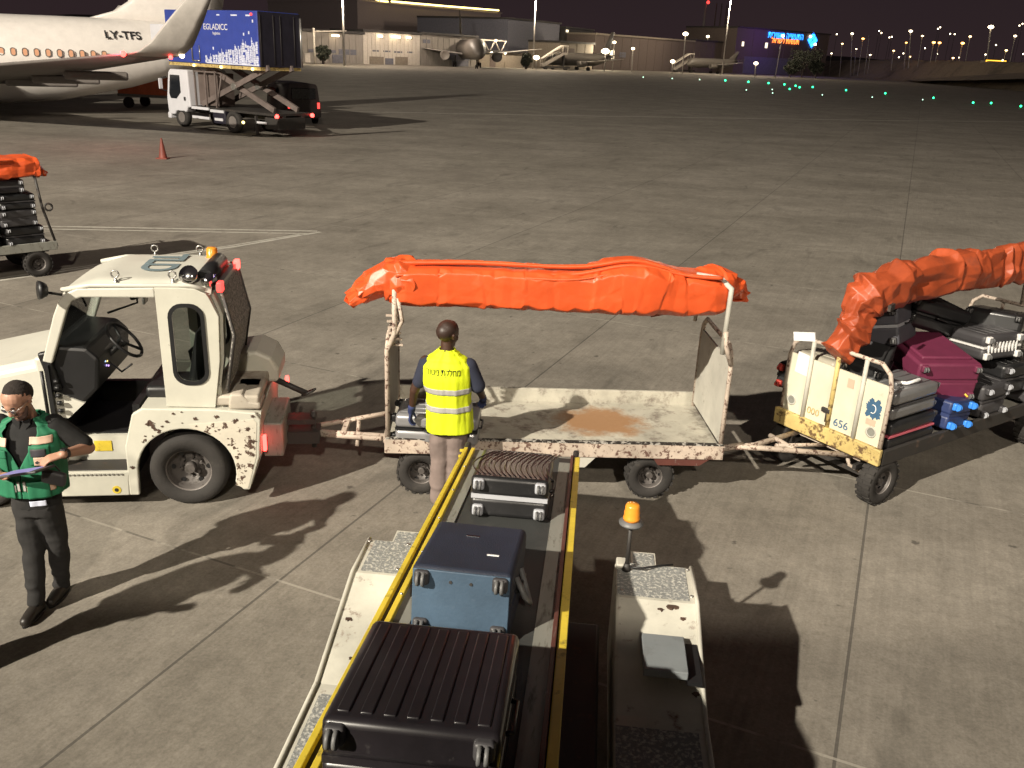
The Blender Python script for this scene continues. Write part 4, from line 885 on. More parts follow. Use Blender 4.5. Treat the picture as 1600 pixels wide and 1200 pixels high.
# hood
b = B(); P_ = lambda x, z0, z1, y0, y1: [Vector((x, y0, z0)), Vector((x, y1, z0)), Vector((x, y1, z1 - 0.06)), Vector((x, y1 - 0.07, z1)), Vector((x, y0 + 0.07, z1)), Vector((x, y0, z1 - 0.06))]
b.loft([P_(-2.42, 0.45, 1.05, 0.16, W - 0.16), P_(-2.30, 0.35, 1.14, 0.10, W - 0.10), P_(-1.03, 0.30, 1.42, 0.08, W - 0.08)], smooth=False); b.out('hood', 'whiteclean', TR, bevel=0.03)
for y in (0.10, W - 0.10):
    B().prism(arch(-1.74, 0.32, 0.44, 0, 180, 14) + arch(-1.74, 0.32, 0.38, 0, 180, 14)[::-1], y - 0.1, y + 0.1).out('front_fender', 'white', TR)
b = B(); b.box((-2.45, W / 2, 0.42), (0.14, W, 0.34), bev=0.04); b.out('front_bumper', 'black', TR)
for y in (0.3, W - 0.3): B().cyl((-2.44, y, 0.85), (-2.40, y, 0.85), 0.09, n=16).out('headlight', 'lampwhite' if False else 'chrome', TR)
B().box((-1.08, 0.28, 1.12), (0.12, 0.40, 0.62), bev=0.03).out('cowl', 'white', TR)
b = B()
b.box((-1.03, 0.06, 1.12), (0.035, 0.035, 0.5))
for z in (0.95, 1.02, 1.09, 1.16, 1.22): b.cyl((-0.99, 0.06, z), (-0.95, 0.06, z), 0.018, n=8)
b.out('cowl_valve_block', 'black', TR)
B().tube([(-1.07, 0.04, 0.92), (-1.07, 0.04, 1.32)], 0.015, 8).out('lever', 'black', TR)
B().prism([(-1.05, 0.88), (-0.93, 0.86), (-0.78, 1.00), (-1.0, 1.10)], 0.10, 0.14).out('kick_panel', 'whiteclean', TR)
# cab frame, side profile: A-pillar, roof rail, B-panel
yN, yF = 0.06, W - 0.14
def cabside(y0, y1, nm):
    outer = [(-1.06, 1.40), (-0.92, 1.80), (-0.86, 1.93), (-0.79, 2.0), (-0.70, 2.04), (0.10, 2.055), (0.24, 2.045), (0.33, 2.0), (0.39, 1.92), (0.42, 1.80), (0.40, 1.40), (0.33, 0.97), (-0.02, 0.975)]
    inner_ = [(-0.06, 0.975), (-0.085, 1.965), (-0.68, 1.965), (-0.755, 1.93), (-0.80, 1.86), (-0.985, 1.38)]
    # frame strip (pillar+roof rail) as polygon
    b = B(); b.prism([(-1.06, 1.40), (-0.92, 1.80), (-0.86, 1.93), (-0.79, 2.0), (-0.70, 2.04), (-0.085, 2.055), (-0.085, 1.965), (-0.68, 1.965), (-0.755, 1.93), (-0.80, 1.86), (-0.985, 1.38)], y0, y1)
    b.out(nm, 'whiteclean', TR, bevel=0.012)
    # rear quarter panel with rounded window
    win = rrect(0.02, 0.285, 1.20, 1.90, 0.105, 5); nW = len(win)
    pan = [(-0.085, 0.975), (-0.085, 2.055), (0.10, 2.055), (0.24, 2.045), (0.33, 2.0), (0.39, 1.92), (0.42, 1.80), (0.40, 1.40), (0.33, 0.96)]
    # resample the panel outline radially to match the window points
    cx, cz = 0.1525, 1.55; outp = []
    for (u, v) in win:
        dx, dz = u - cx, v - cz
        best = None
        for i in range(len(pan)):
            x1, z1 = pan[i]; x2, z2 = pan[(i + 1) % len(pan)]
            ex, ez = x2 - x1, z2 - z1; den = dx * ez - dz * ex
            if abs(den) < 1e-9: continue
            tt = ((x1 - cx) * ez - (z1 - cz) * ex) / den; ss = ((x1 - cx) * dz - (z1 - cz) * dx) / den
            if tt > 0 and -1e-6 <= ss <= 1 + 1e-6 and (best is None or tt < best): best = tt
        outp.append((cx + dx * best, cz + dz * best))
    # snap nearest to polygon corners
    for q in pan:
        k = min(range(nW), key=lambda i: (outp[i][0] - q[0]) ** 2 + (outp[i][1] - q[1]) ** 2); outp[k] = q
    B().ringplate(outp, win, y0, y1).out('quarter_panel', 'white' if nm == 'cab_frame' else 'whiteclean', TR, bevel=0.006)
    w2 = rrect(0.002, 0.303, 1.182, 1.918, 0.12, 5); w3 = rrect(0.035, 0.27, 1.215, 1.885, 0.095, 5)
    B().ringplate(w2, w3, y0 - 0.012, y0 - 0.0005).out('window_seal', 'black', TR)
    B().prism(w3, y0 + 0.012, y0 + 0.018).out('quarter_glass', 'glass', TR)
cabside(yN, yN + 0.06, 'cab_frame'); cabside(yF - 0.06, yF, 'cab_frame')
# roof: slightly domed panel with visor slope at the front
b = B()
def roofp(u, v):
    x = -0.83 + 1.20 * u; y = yN + 0.01 + (yF - yN - 0.02) * v
    ed = min(v, 1 - v); z = 2.05 + 0.055 * min(1, ed / 0.10) ** 0.5
    z += 0.012 * math.sin(PI * v)
    if x < -0.52: z -= 0.10 * ((-0.52 - x) / 0.31) ** 1.3
    if x > 0.20: z -= 0.05 * ((x - 0.20) / 0.17) ** 1.5
    return Vector((x, y, z))
b.surf(30, 24, roofp); b.surf(2, 2, lambda u, v: Vector((-0.80 + 1.16 * u, yN + 0.02 + (yF - yN - 0.04) * v, 1.99))); b.out('roof', 'whiteclean', TR)
b = B(); b.tube([(-0.83, yN + 0.03, 2.02), (-0.60, yN + 0.02, 2.065), (0.20, yN + 0.02, 2.07), (0.32, yN + 0.03, 2.03)], 0.022, 8)
b.tube([(-0.83, yF - 0.03, 2.02), (-0.60, yF - 0.02, 2.065), (0.20, yF - 0.02, 2.07), (0.32, yF - 0.03, 2.03)], 0.022, 8); b.out('roof_edge', 'whiteclean', TR)
for x, y in ((-0.40, yN + 0.05), (0.06, yN + 0.05), (-0.33, yF - 0.05), (0.08, yF - 0.05)):
    b = B(); b.tube([(x + 0.03 * math.cos(a), y, 2.155 + 0.03 * math.sin(a)) for a in [2 * PI * i / 14 for i in range(15)]], 0.008, 6); b.cyl((x, y, 2.06), (x, y, 2.125), 0.012, n=8); b.cyl((x, y, 2.06), (x, y, 2.105), 0.024, 0.016, n=8)
    b.out('lifting_eye', 'steel', TR)
for body, yy, sz in (('T', 0.93, 0.42), ('L', 0.75, 0.42), ('D', 0.53, 0.42)):
    text(body, sz, 'logo_grey', TR, (-0.16, yy - 0.02, 2.124 + (0.002 if body == 'L' else 0)), (0, 0, rad(-90)), 'roof_letter', 0.001, sx=0.95, off=0.010)
# roof rear: heater drum, lamps, beacon
B().cyl((0.30, 0.22, 2.10), (0.30, 0.88, 2.10), 0.075, n=20).out('roof_drum', 'black', TR)
for y, m_ in ((0.17, 'chrome'), ):
    B().lathe([(0.001, -0.03), (0.05, -0.03), (0.075, 0.02), (0.075, 0.045), (0.001, 0.045)], (0.33, y, 2.08), (0.9, -0.4, 0.1), n=18).out('work_lamp', m_, TR)
B().lathe([(0.001, -0.04), (0.06, -0.03), (0.08, 0.02), (0.08, 0.045), (0.001, 0.04)], (0.20, 0.13, 2.14), (-0.2, -0.7, 0.5), n=18).out('work_lamp', 'chrome', TR)
B().box((0.42, 0.55, 2.04), (0.04, 0.85, 0.05)).out('rear_lamp_bar', 'steel', TR)
for y, m_ in ((0.13, 'red_dim'), (0.96, 'red_on')): B().box((0.44, y, 2.05), (0.05, 0.09, 0.09), bev=0.012).out('tail_light', m_, TR)
B().lathe([(0.065, 0), (0.065, 0.02), (0.052, 0.025), (0.050, 0.10), (0.040, 0.115), (0.001, 0.118)], (0.22, 0.98, 2.09), n=18).out('beacon', 'amber', TR)
# rear mesh guard
M['mesh'] = mat('perforated_guard', (0.10, 0.092, 0.088), 0.6, grime=(0.34, 0.32, 0.29), gs=45, ga=0.55, gw=0.05)
b = B(); b.prism([(0.45, 2.02), (0.53, 1.62), (0.44, 1.12), (0.42, 1.12), (0.51, 1.62), (0.43, 2.02)], yN + 0.06, yF - 0.22); b.out('rear_guard', 'mesh', TR)
for y in (yN + 0.05, yF - 0.21): B().tube([(0.45, y, 2.03), (0.535, y, 1.62), (0.44, y, 1.10)], 0.012, 6).out('guard_frame', 'dark', TR)
b = B(); b.prism([(0.36, 1.98), (0.42, 1.80), (0.40, 1.40), (0.33, 0.97), (0.35, 0.97), (0.425, 1.40), (0.445, 1.80), (0.38, 1.99)], yN + 0.06, yN + 0.16); b.out('rear_pillar', 'white', TR)
b = B(); b.prism([(0.36, 1.98), (0.42, 1.80), (0.40, 1.40), (0.33, 0.97), (0.35, 0.97), (0.425, 1.40), (0.445, 1.80), (0.38, 1.99)], yF - 0.16, yF - 0.06); b.out('rear_pillar', 'white', TR)
B().box((0.36, 0.6, 1.05), (0.05, 1.0, 0.2)).out('rear_panel', 'white', TR)
# windscreen
b = B(); b.box((0, 0, 0), (0.012, yF - yN - 0.10, 0.62)); o = b.out('windscreen', 'glass', TR); o.location = (-0.90, (yN + yF) / 2, 1.67); o.rotation_euler = (0, rad(20), 0)
b = B(); b.tube([(-0.86, 0.55, 1.93), (-1.0, 0.50, 1.62)], 0.008, 6); b.out('wiper', 'black', TR)
# dashboard, steering wheel, seat, levers
b = B(); b.prism([(-1.06, 1.02), (-0.80, 0.98), (-0.66, 1.12), (-0.62, 1.40), (-0.72, 1.50), (-0.98, 1.52), (-1.06, 1.42)], 0.12, W - 0.26); b.out('dashboard', 'black', TR, bevel=0.03)
B().box((-1.02, 0.10, 1.30), (0.09, 0.06, 0.36), Matrix.Rotation(rad(-12), 3, 'Y'), bev=0.02).out('side_pad', 'black', TR)
for i, (dz, dy, c_) in enumerate(((0.0, 0.0, (0.5, 0.4, 1)), (0.03, 0.03, (1, 0.7, 0.2)), (-0.02, 0.05, (0.7, 0.4, 1)), (0.045, -0.02, (0.4, 0.6, 1)))):
    B().box((-0.632 + 0.0, 0.33 + dy, 1.27 + dz), (0.006, 0.018, 0.012)).out('dash_light', emis('dash_light%d' % i, c_, 2.0), TR)
sw = B(); R_ = Matrix.Rotation(rad(48), 3, 'Y'); cS = Vector((-0.50, 0.48, 1.46))
ringp = [cS + R_ @ Vector((0.19 * math.cos(a), 0.19 * math.sin(a), 0)) for a in [2 * PI * i / 28 for i in range(29)]]
sw.tube(ringp, 0.015, 8)
for a in (0.5, 2.6, 4.7): sw.tube([cS - R_ @ Vector((0, 0, 0.03)), cS + R_ @ Vector((0.185 * math.cos(a), 0.185 * math.sin(a), 0))], 0.014, 6)
sw.cyl(cS - R_ @ Vector((0, 0, 0.05)), cS + R_ @ Vector((0, 0, 0.01)), 0.045, n=12); sw.cyl(cS - R_ @ Vector((0, 0, 0.05)), cS - R_ @ Vector((0, 0, 0.34)), 0.03, n=10)
sw.out('steering_wheel', 'black', TR)
b = B(); b.box((-0.10, 0.50, 1.02), (0.44, 0.44, 0.12), bev=0.04); b.out('seat', 'black', TR)
b = B(); b.box((0.16, 0.52, 1.32), (0.13, 0.42, 0.56), Matrix.Rotation(rad(12), 3, 'Y'), bev=0.055); b.out('seat_back', 'black', TR)
b = B(); b.tube([(0.02, 0.78, 1.05), (-0.02, 0.80, 1.24), (0.05, 0.80, 1.30), (0.22, 0.80, 1.30)], 0.02, 8); b.out('armrest', 'black', TR)
b = B(); b.tube([(-0.62, 0.36, 1.30), (-0.5, 0.30, 1.22), (-0.40, 0.28, 1.30)], 0.009, 6); b.out('column_stalk', 'black', TR)
# mirrors
B().lathe([(0.001, -0.05), (0.05, -0.045), (0.075, 0.0), (0.078, 0.02), (0.001, 0.025)], (-0.93, -0.07, 2.06), (-0.8, -0.5, 0.1), n=18).out('round_mirror', 'black', TR)
B().tube([(-0.93, -0.05, 2.04), (-0.82, 0.05, 1.99)], 0.012, 6).out('mirror_arm', 'black', TR)
b = B(); b.box((-0.62, W + 0.08, 1.72), (0.05, 0.17, 0.26), Matrix.Rotation(rad(-25), 3, 'Z'), bev=0.02); b.out('side_mirror', 'black', TR)
b = B(); b.box((-0.46, W - 0.22, 1.78), (0.03, 0.13, 0.30), bev=0.012); b.out('inner_mirror', 'steel', TR)
b = B(); b.tube([(-0.80, W - 0.12, 1.93), (-0.62, W + 0.08, 1.90), (-0.62, W + 0.08, 1.55), (-0.85, W - 0.12, 1.50)], 0.011, 6); b.out('mirror_bracket', 'black', TR)
# rear hitch with red lit box
B().box((0.79, 0.52, 0.58), (0.18, 0.66, 0.34), bev=0.02).out('hitch_box', 'sidegrey', TR)
b = B(); b.box((1.00, 0.60, 0.46), (0.36, 0.22, 0.12)); b.cyl((1.12, 0.6, 0.32), (1.12, 0.6, 0.70), 0.025, n=8); b.box((1.0, 0.6, 0.62), (0.30, 0.18, 0.05)); b.out('tow_hitch', 'dark', TR)
b = B(); b.tube([(0.72, 0.78, 0.98), (1.06, 0.66, 0.86)], 0.03, 8); b.tube([(1.02, 0.60, 0.86), (1.12, 0.60, 0.90), (1.14, 0.72, 0.88), (1.06, 0.74, 0.84)], 0.012, 6); b.out('hitch_lever', 'dark', TR)
for y, z in ((0.09, 0.60), ): B().box((0.73, y, z), (0.03, 0.05, 0.15), bev=0.006).out('tail_light', 'red_on', TR)
B().box((0.84, 1.0, 0.86), (0.03, 0.06, 0.10), bev=0.006).out('tail_light', 'red_on', TR)
pl = TR.matrix_basis @ Vector((0.98, 0.12, 0.62)); lamp('tail_glow', pl, 0.8, (1.0, 0.05, 0.03), 0.05)
pl = TR.matrix_basis @ Vector((0.92, 1.15, 0.80)); lamp('tail_glow', pl, 0.9, (1.0, 0.05, 0.03), 0.05)
# ================================================================ BAGGAGE CARTS
def ridged(p, k=1.0): return 1 - abs(noise.noise(p)) * 2.2
def tarp_mesh(center, size, seed, amp, nu=150, nv=48, fold=1.0, up=(0, 0, 1), sag=0.0, square=4.0, long_folds=0.0, crisp=False, cr=0.006):
    """bundled vinyl: closed sheet around a path, cross-section a rounded rectangle, creased by noise"""
    def fn(u, v):
        c = Vector(center(u)); d = (Vector(center(min(1, u + 0.01))) - Vector(center(max(0, u - 0.01)))).normalized()
        sd = d.cross(Vector(up)).normalized(); tp = sd.cross(d).normalized(); w_, h_ = size(u)
        a = 2 * PI * v; ca, sa = math.cos(a), math.sin(a); q = (abs(ca) ** square + abs(sa) ** square) ** (-1 / square)
        p = c + sd * (q * ca * w_ / 2) + tp * (q * sa * h_ / 2)
        s = Vector((u * 9.0 * fold + 0.5 * math.sin(a + seed), math.cos(a) * 0.55, math.sin(a) * 0.55)) + Vector((seed, seed * 2, 0))
        n1 = noise.noise(s * 0.8) * 1.2; n2 = ridged(s * 1.25 + Vector((n1 * 1.2, 0, 0))) - 0.6; n3 = noise.noise(Vector((s.x * 2.5, s.y * 5, s.z * 5)))
        n4 = math.sin(a * 5 + 2.5 * noise.noise(Vector((u * 4, seed, 1)))) * long_folds
        r = (sd * ca + tp * sa)
        vd = noise.voronoi(Vector((s.x * 0.85 + n1, s.y * 1.4, s.z * 1.4)))[0]; vk = (vd[0] - 0.15) if crisp else 0.0; g1_ = abs(noise.noise(Vector((s.x * 0.9, s.y * 1.6 + s.x * 0.35, s.z * 1.6)))); g2_ = abs(noise.noise(Vector((s.x * 1.7 + 9, s.y * 1.2 - s.x * 0.5, s.z * 1.2))))
        k = amp * (0.45 * n1 + (1.6 * vk - 0.5 if crisp else 0.9 * min(vd[0], 0.8) + 0.25 * n2) + 0.05 * n3) + cr * (0.5 * max(0, 1 - g1_ / 0.10) ** 1.5 - 0.4 * max(0, 1 - g2_ / 0.05)) + n4
        return p + r * k - Vector((0, 0, sag * math.sin(PI * u)))
    return B().surf(nu, nv, fn, wrapv=True)
def sheet(name, mt, parent, center, size, seed, fold=0.02, jit=0.012, nu=64, nv=20, square=4.0, up=(0, 0, 1), sub_=3, sm=3, skew=0.10):
    """crumpled vinyl bundle: coarse facets with sharp creases, softened slightly"""
    rnd = random.Random(seed); b = B(); rings = []
    tr = [rnd.uniform(-1, 1) for _ in range(nu)]; ph = [rnd.uniform(-1, 1) for _ in range(nu)]
    gaps = [rnd.choice((0.35, 0.7, 1.0, 1.9)) * rnd.uniform(0.7, 1.3) for _ in range(nu - 1)]; us = [0.0]
    for g_ in gaps: us.append(us[-1] + g_)
    us = [x / us[-1] for x in us]
    for i in range(nu):
        u = us[i]
        c = Vector(center(u)); d = (Vector(center(min(1, u + 0.02))) - Vector(center(max(0, u - 0.02)))).normalized(); sd = d.cross(Vector(up)).normalized(); tp = sd.cross(d).normalized(); w_, h_ = size(u); ring = []
        for j in range(nv):
            a = 2 * PI * (j + 0.30 * rnd.uniform(-1, 1)) / nv; ca, sa = math.cos(a), math.sin(a); q = (abs(ca) ** square + abs(sa) ** square) ** (-1 / square)
            lf = fold * 0.8 * noise.noise(Vector((u * 5 + seed, ca * 1.5, sa * 1.5)))
            k = lf + fold * 0.7 * tr[i] * (0.5 + 0.5 * math.cos(a + ph[i] * 1.6)) + jit * rnd.uniform(-1, 1)
            ring.append(c + sd * (q * ca * w_ / 2) + tp * (q * sa * h_ / 2) + (sd * ca + tp * sa) * k + d * (jit * rnd.uniform(-1, 1) + skew * sa * noise.noise(Vector((u * 6, seed, 0)))))
        rings.append(ring)
    b.loft(rings); bmesh.ops.triangulate(b.bm, faces=b.bm.faces[:], quad_method='SHORT_EDGE')
    o = b.out(name, mt); md = o.modifiers.new('s', 'SUBSURF'); md.subdivision_type = 'SIMPLE'; md.levels = sub_; md.render_levels = sub_
    m2 = o.modifiers.new('m', 'SMOOTH'); m2.factor = 0.5; m2.iterations = sm; bake(o); o.parent = parent
    for p in o.data.polygons: p.use_smooth = True
    return o
def cap_ends(b): 
    bmesh.ops.holes_fill(b.bm, edges=[e for e in b.bm.edges if len(e.link_faces) == 1], sides=0); return b
def cart_base(t, L, W, wheels=(0.34, 2.55), r=0.23, near=0.10, zd=0.60, deckmat='cartwhite', fmat='cartrust'):
    b = B(); b.box((L / 2, W / 2, zd - 0.07), (L - 0.04, W - 0.06, 0.04)); b.out('deck', deckmat, t)
    b = B(); b.box((L / 2, 0.0, zd - 0.075), (L, 0.045, 0.15), bev=0.008); b.out('side_rail', fmat, t)
    b = B(); b.box((L / 2, W, zd - 0.03), (L, 0.04, 0.26), bev=0.008); b.out('far_board', deckmat, t)
    b = B()
    for y in (0.22, W - 0.22): b.box((L / 2, y, zd - 0.16), (L * 0.94, 0.06, 0.10))
    for x in (0.05, wheels[0], L / 2, wheels[1], L - 0.05): b.box((x, W / 2, zd - 0.13), (0.06, W - 0.08, 0.06))
    for x in wheels:
        b.box((x, W / 2, r), (0.05, W - 0.35, 0.05))
        for y in (0.24, W - 0.24): b.box((x, y, (zd - 0.16 + r) / 2), (0.30, 0.04, 0.05)); b.box((x, y, (zd - 0.1 + r) / 2), (0.06, 0.04, zd - 0.2 - r))
    b.out('chassis', 'dark', t)
    for x in wheels:
        for y, s in ((near, -1), (W - near, 1)): vwheel(t, (x, y, r), r, 0.15, 'rim', lugs=20 if s < 0 else 0, y_out=s, n=28, ri=0.52)
def end_panel(t, x, W, z0, zb, zt, mat_='cartwhite', bars=0, face=1, nm='end_panel'):
    """sheet panel up to zb with a tubular hoop up to zt"""
    o = B().box((x, W / 2, (z0 + zb) / 2), (0.02, W - 0.06, zb - z0)).out(nm, mat_, t)
    b = B(); r = 0.022
    pts = [(x, 0.02, z0 - 0.12), (x, 0.02, zt - 0.22), (x, 0.06, zt - 0.08), (x, 0.16, zt), (x, W - 0.16, zt), (x, W - 0.06, zt - 0.08), (x, W - 0.02, zt - 0.22), (x, W - 0.02, z0 - 0.12)]
    b.tube(pts, r, 8)
    for k in range(bars):
        y = W * (k + 1) / (bars + 1); b.tube([(x - 0.015 * face, y, z0), (x - 0.015 * face, y, zt)], r * 0.9, 8)
    b.out('hoop', 'cartrust', o); return o
def drawbar(t, x0, x1, W, z0, z1, m_='cartrust'):
    b = B()
    for y in (W / 2 - 0.30, W / 2 + 0.30): b.tube([(x0, y, z0), (x1 + (x0 - x1) * 0.25, W / 2 + (y - W / 2) * 0.15, z1)], 0.026, 6)
    b.tube([(x1 + (x0 - x1) * 0.30, W / 2, z1), (x1, W / 2, z1)], 0.032, 6); b.box((x0, W / 2, z0), (0.06, 0.8, 0.06)); b.box(((x0 * 0.6 + x1 * 0.4), W / 2, (z0 + z1) / 2), (0.05, 0.34, 0.05))
    b.lathe([(0.045, -0.015), (0.075, -0.015), (0.075, 0.015), (0.045, 0.015)], (x1 - math.copysign(0.06, x0 - x1), W / 2, z1), n=16, closed=True)
    return b.out('drawbar', m_, t)
# ---- middle cart (empty, orange tarp rolled on its roof rail)
L2, W2 = 3.22, 1.14
CT2 = thing('baggage_cart', 'empty white baggage cart with bright orange rolled tarp, worker standing at its left end', 'baggage cart', (-1.17, 7.44, 0), rad(3), 'baggage carts')
M['deckrust'] = mat('deck_paint_worn', (0.42, 0.40, 0.335), 0.65, grime=(0.17, 0.145, 0.12), gs=6, ga=0.50, gw=0.16, var=0.2)
M['peel'] = mat('peeling_edge', (0.42, 0.40, 0.36), 0.7, grime=(0.02, 0.015, 0.012), gs=22, ga=0.62, gw=0.04, var=0.2)
B().box((L2 / 2, 0.0, 0.603), (L2 - 0.02, 0.052, 0.010)).out('worn_edge', 'peel', CT2)
CB2 = True
def deck_rust():
    mt = M['deckrust'].copy(); t = mt.node_tree; b = t.nodes['Principled BSDF']; old = b.inputs['Base Color'].links[0].from_socket
    co = t.nodes.new('ShaderNodeTexCoord'); nz = t.nodes.new('ShaderNodeTexNoise'); nz.inputs['Scale'].default_value = 5; nz.inputs['Detail'].default_value = 8; nz.inputs['Roughness'].default_value = 0.7
    t.links.new(co.outputs['Object'], nz.inputs['Vector'])
    mp = t.nodes.new('ShaderNodeMapping'); mp.inputs['Location'].default_value = (-2.12, -0.62, 0); t.links.new(co.outputs['Object'], mp.inputs[0])
    m2 = t.nodes.new('ShaderNodeMapping'); m2.inputs['Scale'].default_value = (1 / 0.42, 1 / 0.34, 0); t.links.new(mp.outputs[0], m2.inputs[0])
    ln = t.nodes.new('ShaderNodeVectorMath'); ln.operation = 'LENGTH'; t.links.new(m2.outputs[0], ln.inputs[0])
    ad = t.nodes.new('ShaderNodeMath'); ad.operation = 'MULTIPLY_ADD'; t.links.new(nz.outputs['Fac'], ad.inputs[0]); ad.inputs[1].default_value = 1.6; t.links.new(ln.outputs['Value'], ad.inputs[2])
    r = t.nodes.new('ShaderNodeValToRGB'); t.links.new(ad.outputs[0], r.inputs[0]); r.color_ramp.elements[0].position = 0.0; r.color_ramp.elements[0].color = (1, 1, 1, 1)
    sc2 = t.nodes.new('ShaderNodeMath'); sc2.operation = 'MULTIPLY'; sc2.inputs[1].default_value = 0.5; t.links.new(ad.outputs[0], sc2.inputs[0]); t.links.new(sc2.outputs[0], r.inputs[0])
    r.color_ramp.elements[0].position = 0.78; r.color_ramp.elements[1].position = 1.0; r.color_ramp.elements[1].color = (0, 0, 0, 1)
    mx = t.nodes.new('ShaderNodeMixRGB'); t.links.new(r.outputs[0], mx.inputs[0]); t.links.new(old, mx.inputs[1]); mx.inputs[2].default_value = (0.30, 0.17, 0.085, 1); t.links.new(mx.outputs[0], b.inputs['Base Color'])
    return mt
M['deckrust2'] = deck_rust()
M['ruststain'] = mat('rust_sheet', (0.33, 0.19, 0.09), 0.75, grime=(0.44, 0.40, 0.30), gs=9, ga=0.42, gw=0.1)
cart_base(CT2, L2, W2, deckmat='deckrust2')
b = B(); rr = random.Random(3); pts = [(2.0, 0.28), (2.5, 0.25), (2.62, 0.40), (2.50, 0.86), (2.1, 0.90), (1.8, 0.84), (1.86, 0.5)]; b.bm.free()
for x, f in ((0.03, -1), (L2 - 0.03, 1)):
    end_panel(CT2, x, W2, 0.60, 1.42, 1.56, face=f)
def post(t, pts, r=0.024, m_='cartrust'): return B().tube(pts, r, 8).out('roof_post', m_, t)
post(CT2, [(0.03, 0.02, 0.55), (0.03, 0.02, 1.46), (0.10, 0.02, 1.62), (0.10, 0.02, 2.06)])
b = B()
for k in range(6):
    z = 1.50 + k * 0.055; b.box((0.085 - 0.008 * k + 0.03, 0.06, z), (0.11, 0.02, 0.018))
b.tube([(0.03, 0.02, 1.44), (0.17, 0.02, 1.74), (0.13, 0.02, 1.95)], 0.018, 8); b.tube([(0.09, 0.04, 1.5), (0.09, 0.04, 1.9)], 0.016, 8); b.out('ladder_bracket', 'cartrust', CT2)
post(CT2, [(L2 - 0.03, 0.02, 1.40), (L2 - 0.10, 0.02, 1.58), (L2 - 0.12, 0.02, 1.72)])
post(CT2, [(L2 - 0.12, 0.04, 1.5), (L2 - 0.12, 0.02, 2.12), (L2 - 0.20, 0.10, 2.19), (L2 - 0.4, 0.2, 2.20)], 0.026, 'cartwhite')
b = B(); b.tube([(0.10, 0.02, 2.06), (0.2, 0.22, 2.08), (L2 - 0.2, 0.22, 2.10)], 0.022, 8); b.tube([(L2 - 0.12, W2 - 0.02, 1.5), (L2 - 0.12, W2 - 0.1, 1.9), (L2 - 0.15, 0.3, 2.1)], 0.02, 8); b.out('roof_rail', 'cartrust', CT2)
def c2(u):
    x = 0.02 + u * (L2 - 0.14)
    return (x, 0.22 + 0.03 * math.sin(u * 9), 2.035 + 0.008 * math.sin(u * 5) + 0.045 * math.exp(-((u - 0.72) / 0.11) ** 2))
def s2(u):
    e_ = min(1, u / 0.05, (1 - u) / 0.05); return (0.50 + 0.12 * math.exp(-((u - 0.73) / 0.12) ** 2)) * (0.75 + 0.25 * e_), (0.355 + 0.09 * math.exp(-((u - 0.72) / 0.11) ** 2)) * (0.8 + 0.2 * e_)
o = sheet('tarp', 'orange_fig', CT2, c2, s2, 3, 0.010, 0.0035, 46, 20, 9.0, sm=6, skew=0.12)
# rolled upper lip of the tarp: three long layered folds along the top front edge
for dz, dy, r_, sd in ((0.150, -0.225, 0.022, 1.0), (0.105, -0.243, 0.018, 4.0), (0.175, -0.12, 0.026, 7.0)):
    b = B(); pts = []; rs = []
    for i in range(70):
        u = 0.03 + 0.94 * i / 69; c = Vector(c2(u)); q = Vector((c.x, c.y + dy * (0.9 + 0.1 * math.sin(u * 7 + sd)), c.z + dz * (1 - 0.25 * math.cos(u * 3.1 + sd * 0.3)) + 0.02 * noise.noise(Vector((u * 6, sd, 0))) + (0.05 * math.exp(-((u - 0.70) / 0.12) ** 2))))
        pts.append(q); rs.append(r_ * (0.8 + 0.5 * noise.noise(Vector((u * 8, sd, 3)))))
    b.tube(pts, rs, 10); b.out('tarp_fold', 'orange_fig', o)
# crumpled left tail and right corner flap
def tail(parent, P0, P1, P2, w0, w1, seed, nm, mt_, amp=0.04, h=0.30):
    def c(u):
        a = Vector(P0).lerp(Vector(P1), u); b_ = Vector(P1).lerp(Vector(P2), u); return a.lerp(b_, u)
    def s(u): return (w0 + (w1 - w0) * u, h * (1 - 0.35 * u) * (0.6 + 0.4 * math.sin(PI * min(1, u + 0.25))))
    return sheet(nm, mt_, parent, c, s, int(seed), amp * 0.9, amp * 0.45, 13, 15, 2.6, sm=3)
tail(o, (0.26, 0.22, 2.09), (-0.06, 0.20, 2.10), (-0.32, 0.16, 1.88), 0.46, 0.34, 11.0, 'tarp_tail', 'orange_fig', 0.045, 0.38)
tail(o, (L2 - 0.30, 0.30, 2.10), (L2 + 0.0, 0.42, 2.13), (L2 + 0.06, 0.50, 1.92), 0.46, 0.30, 5.0, 'tarp_tail', 'orange_fig', 0.03, 0.30)
def flap(u, v):
    x = 2.50 + 0.68 * u; z = 1.94 - (0.24 - 0.14 * u - (0.05 if u > 0.45 else 0)) * v; return Vector((x, 0.50 + 0.02 * noise.noise(Vector((u * 5, v * 3, 2))), z))
B().surf(20, 8, flap).out('tarp_flap', 'orange_old', o, solid=0.006)
drawbar(CT2, 0.0, -1.10, W2, 0.50, 0.42)
b = B(); b.tube([(-0.05, 0.25, 0.48), (-0.75, 0.50, 0.40)], 0.028, 8); b.tube([(-0.05, 0.92, 0.48), (-0.5, 0.65, 0.46)], 0.02, 8); b.tube([(-0.30, 0.32, 0.36), (-0.30, 0.48, 0.56)], 0.02, 6); b.out('tow_brace', 'cartrust', CT2)
b = B(); b.prism([(1.35, 0.45), (2.0, 0.45), (1.90, 0.34), (1.45, 0.34)], -0.01, 0.03); b.out('underframe_plate', 'cartwhite', CT2)
b = B(); b.prism([(2.55, 0.45), (3.1, 0.45), (3.0, 0.38), (2.6, 0.38)], -0.01, 0.03); b.out('underframe_plate', 'redbrown', CT2)
b = B(); b.box((1.35, 0.08, 0.40), (0.05, 0.12, 0.16)); b.cyl((1.35, -0.02, 0.38), (1.35, 0.06, 0.38), 0.04, n=10); b.out('latch', 'steel', CT2)

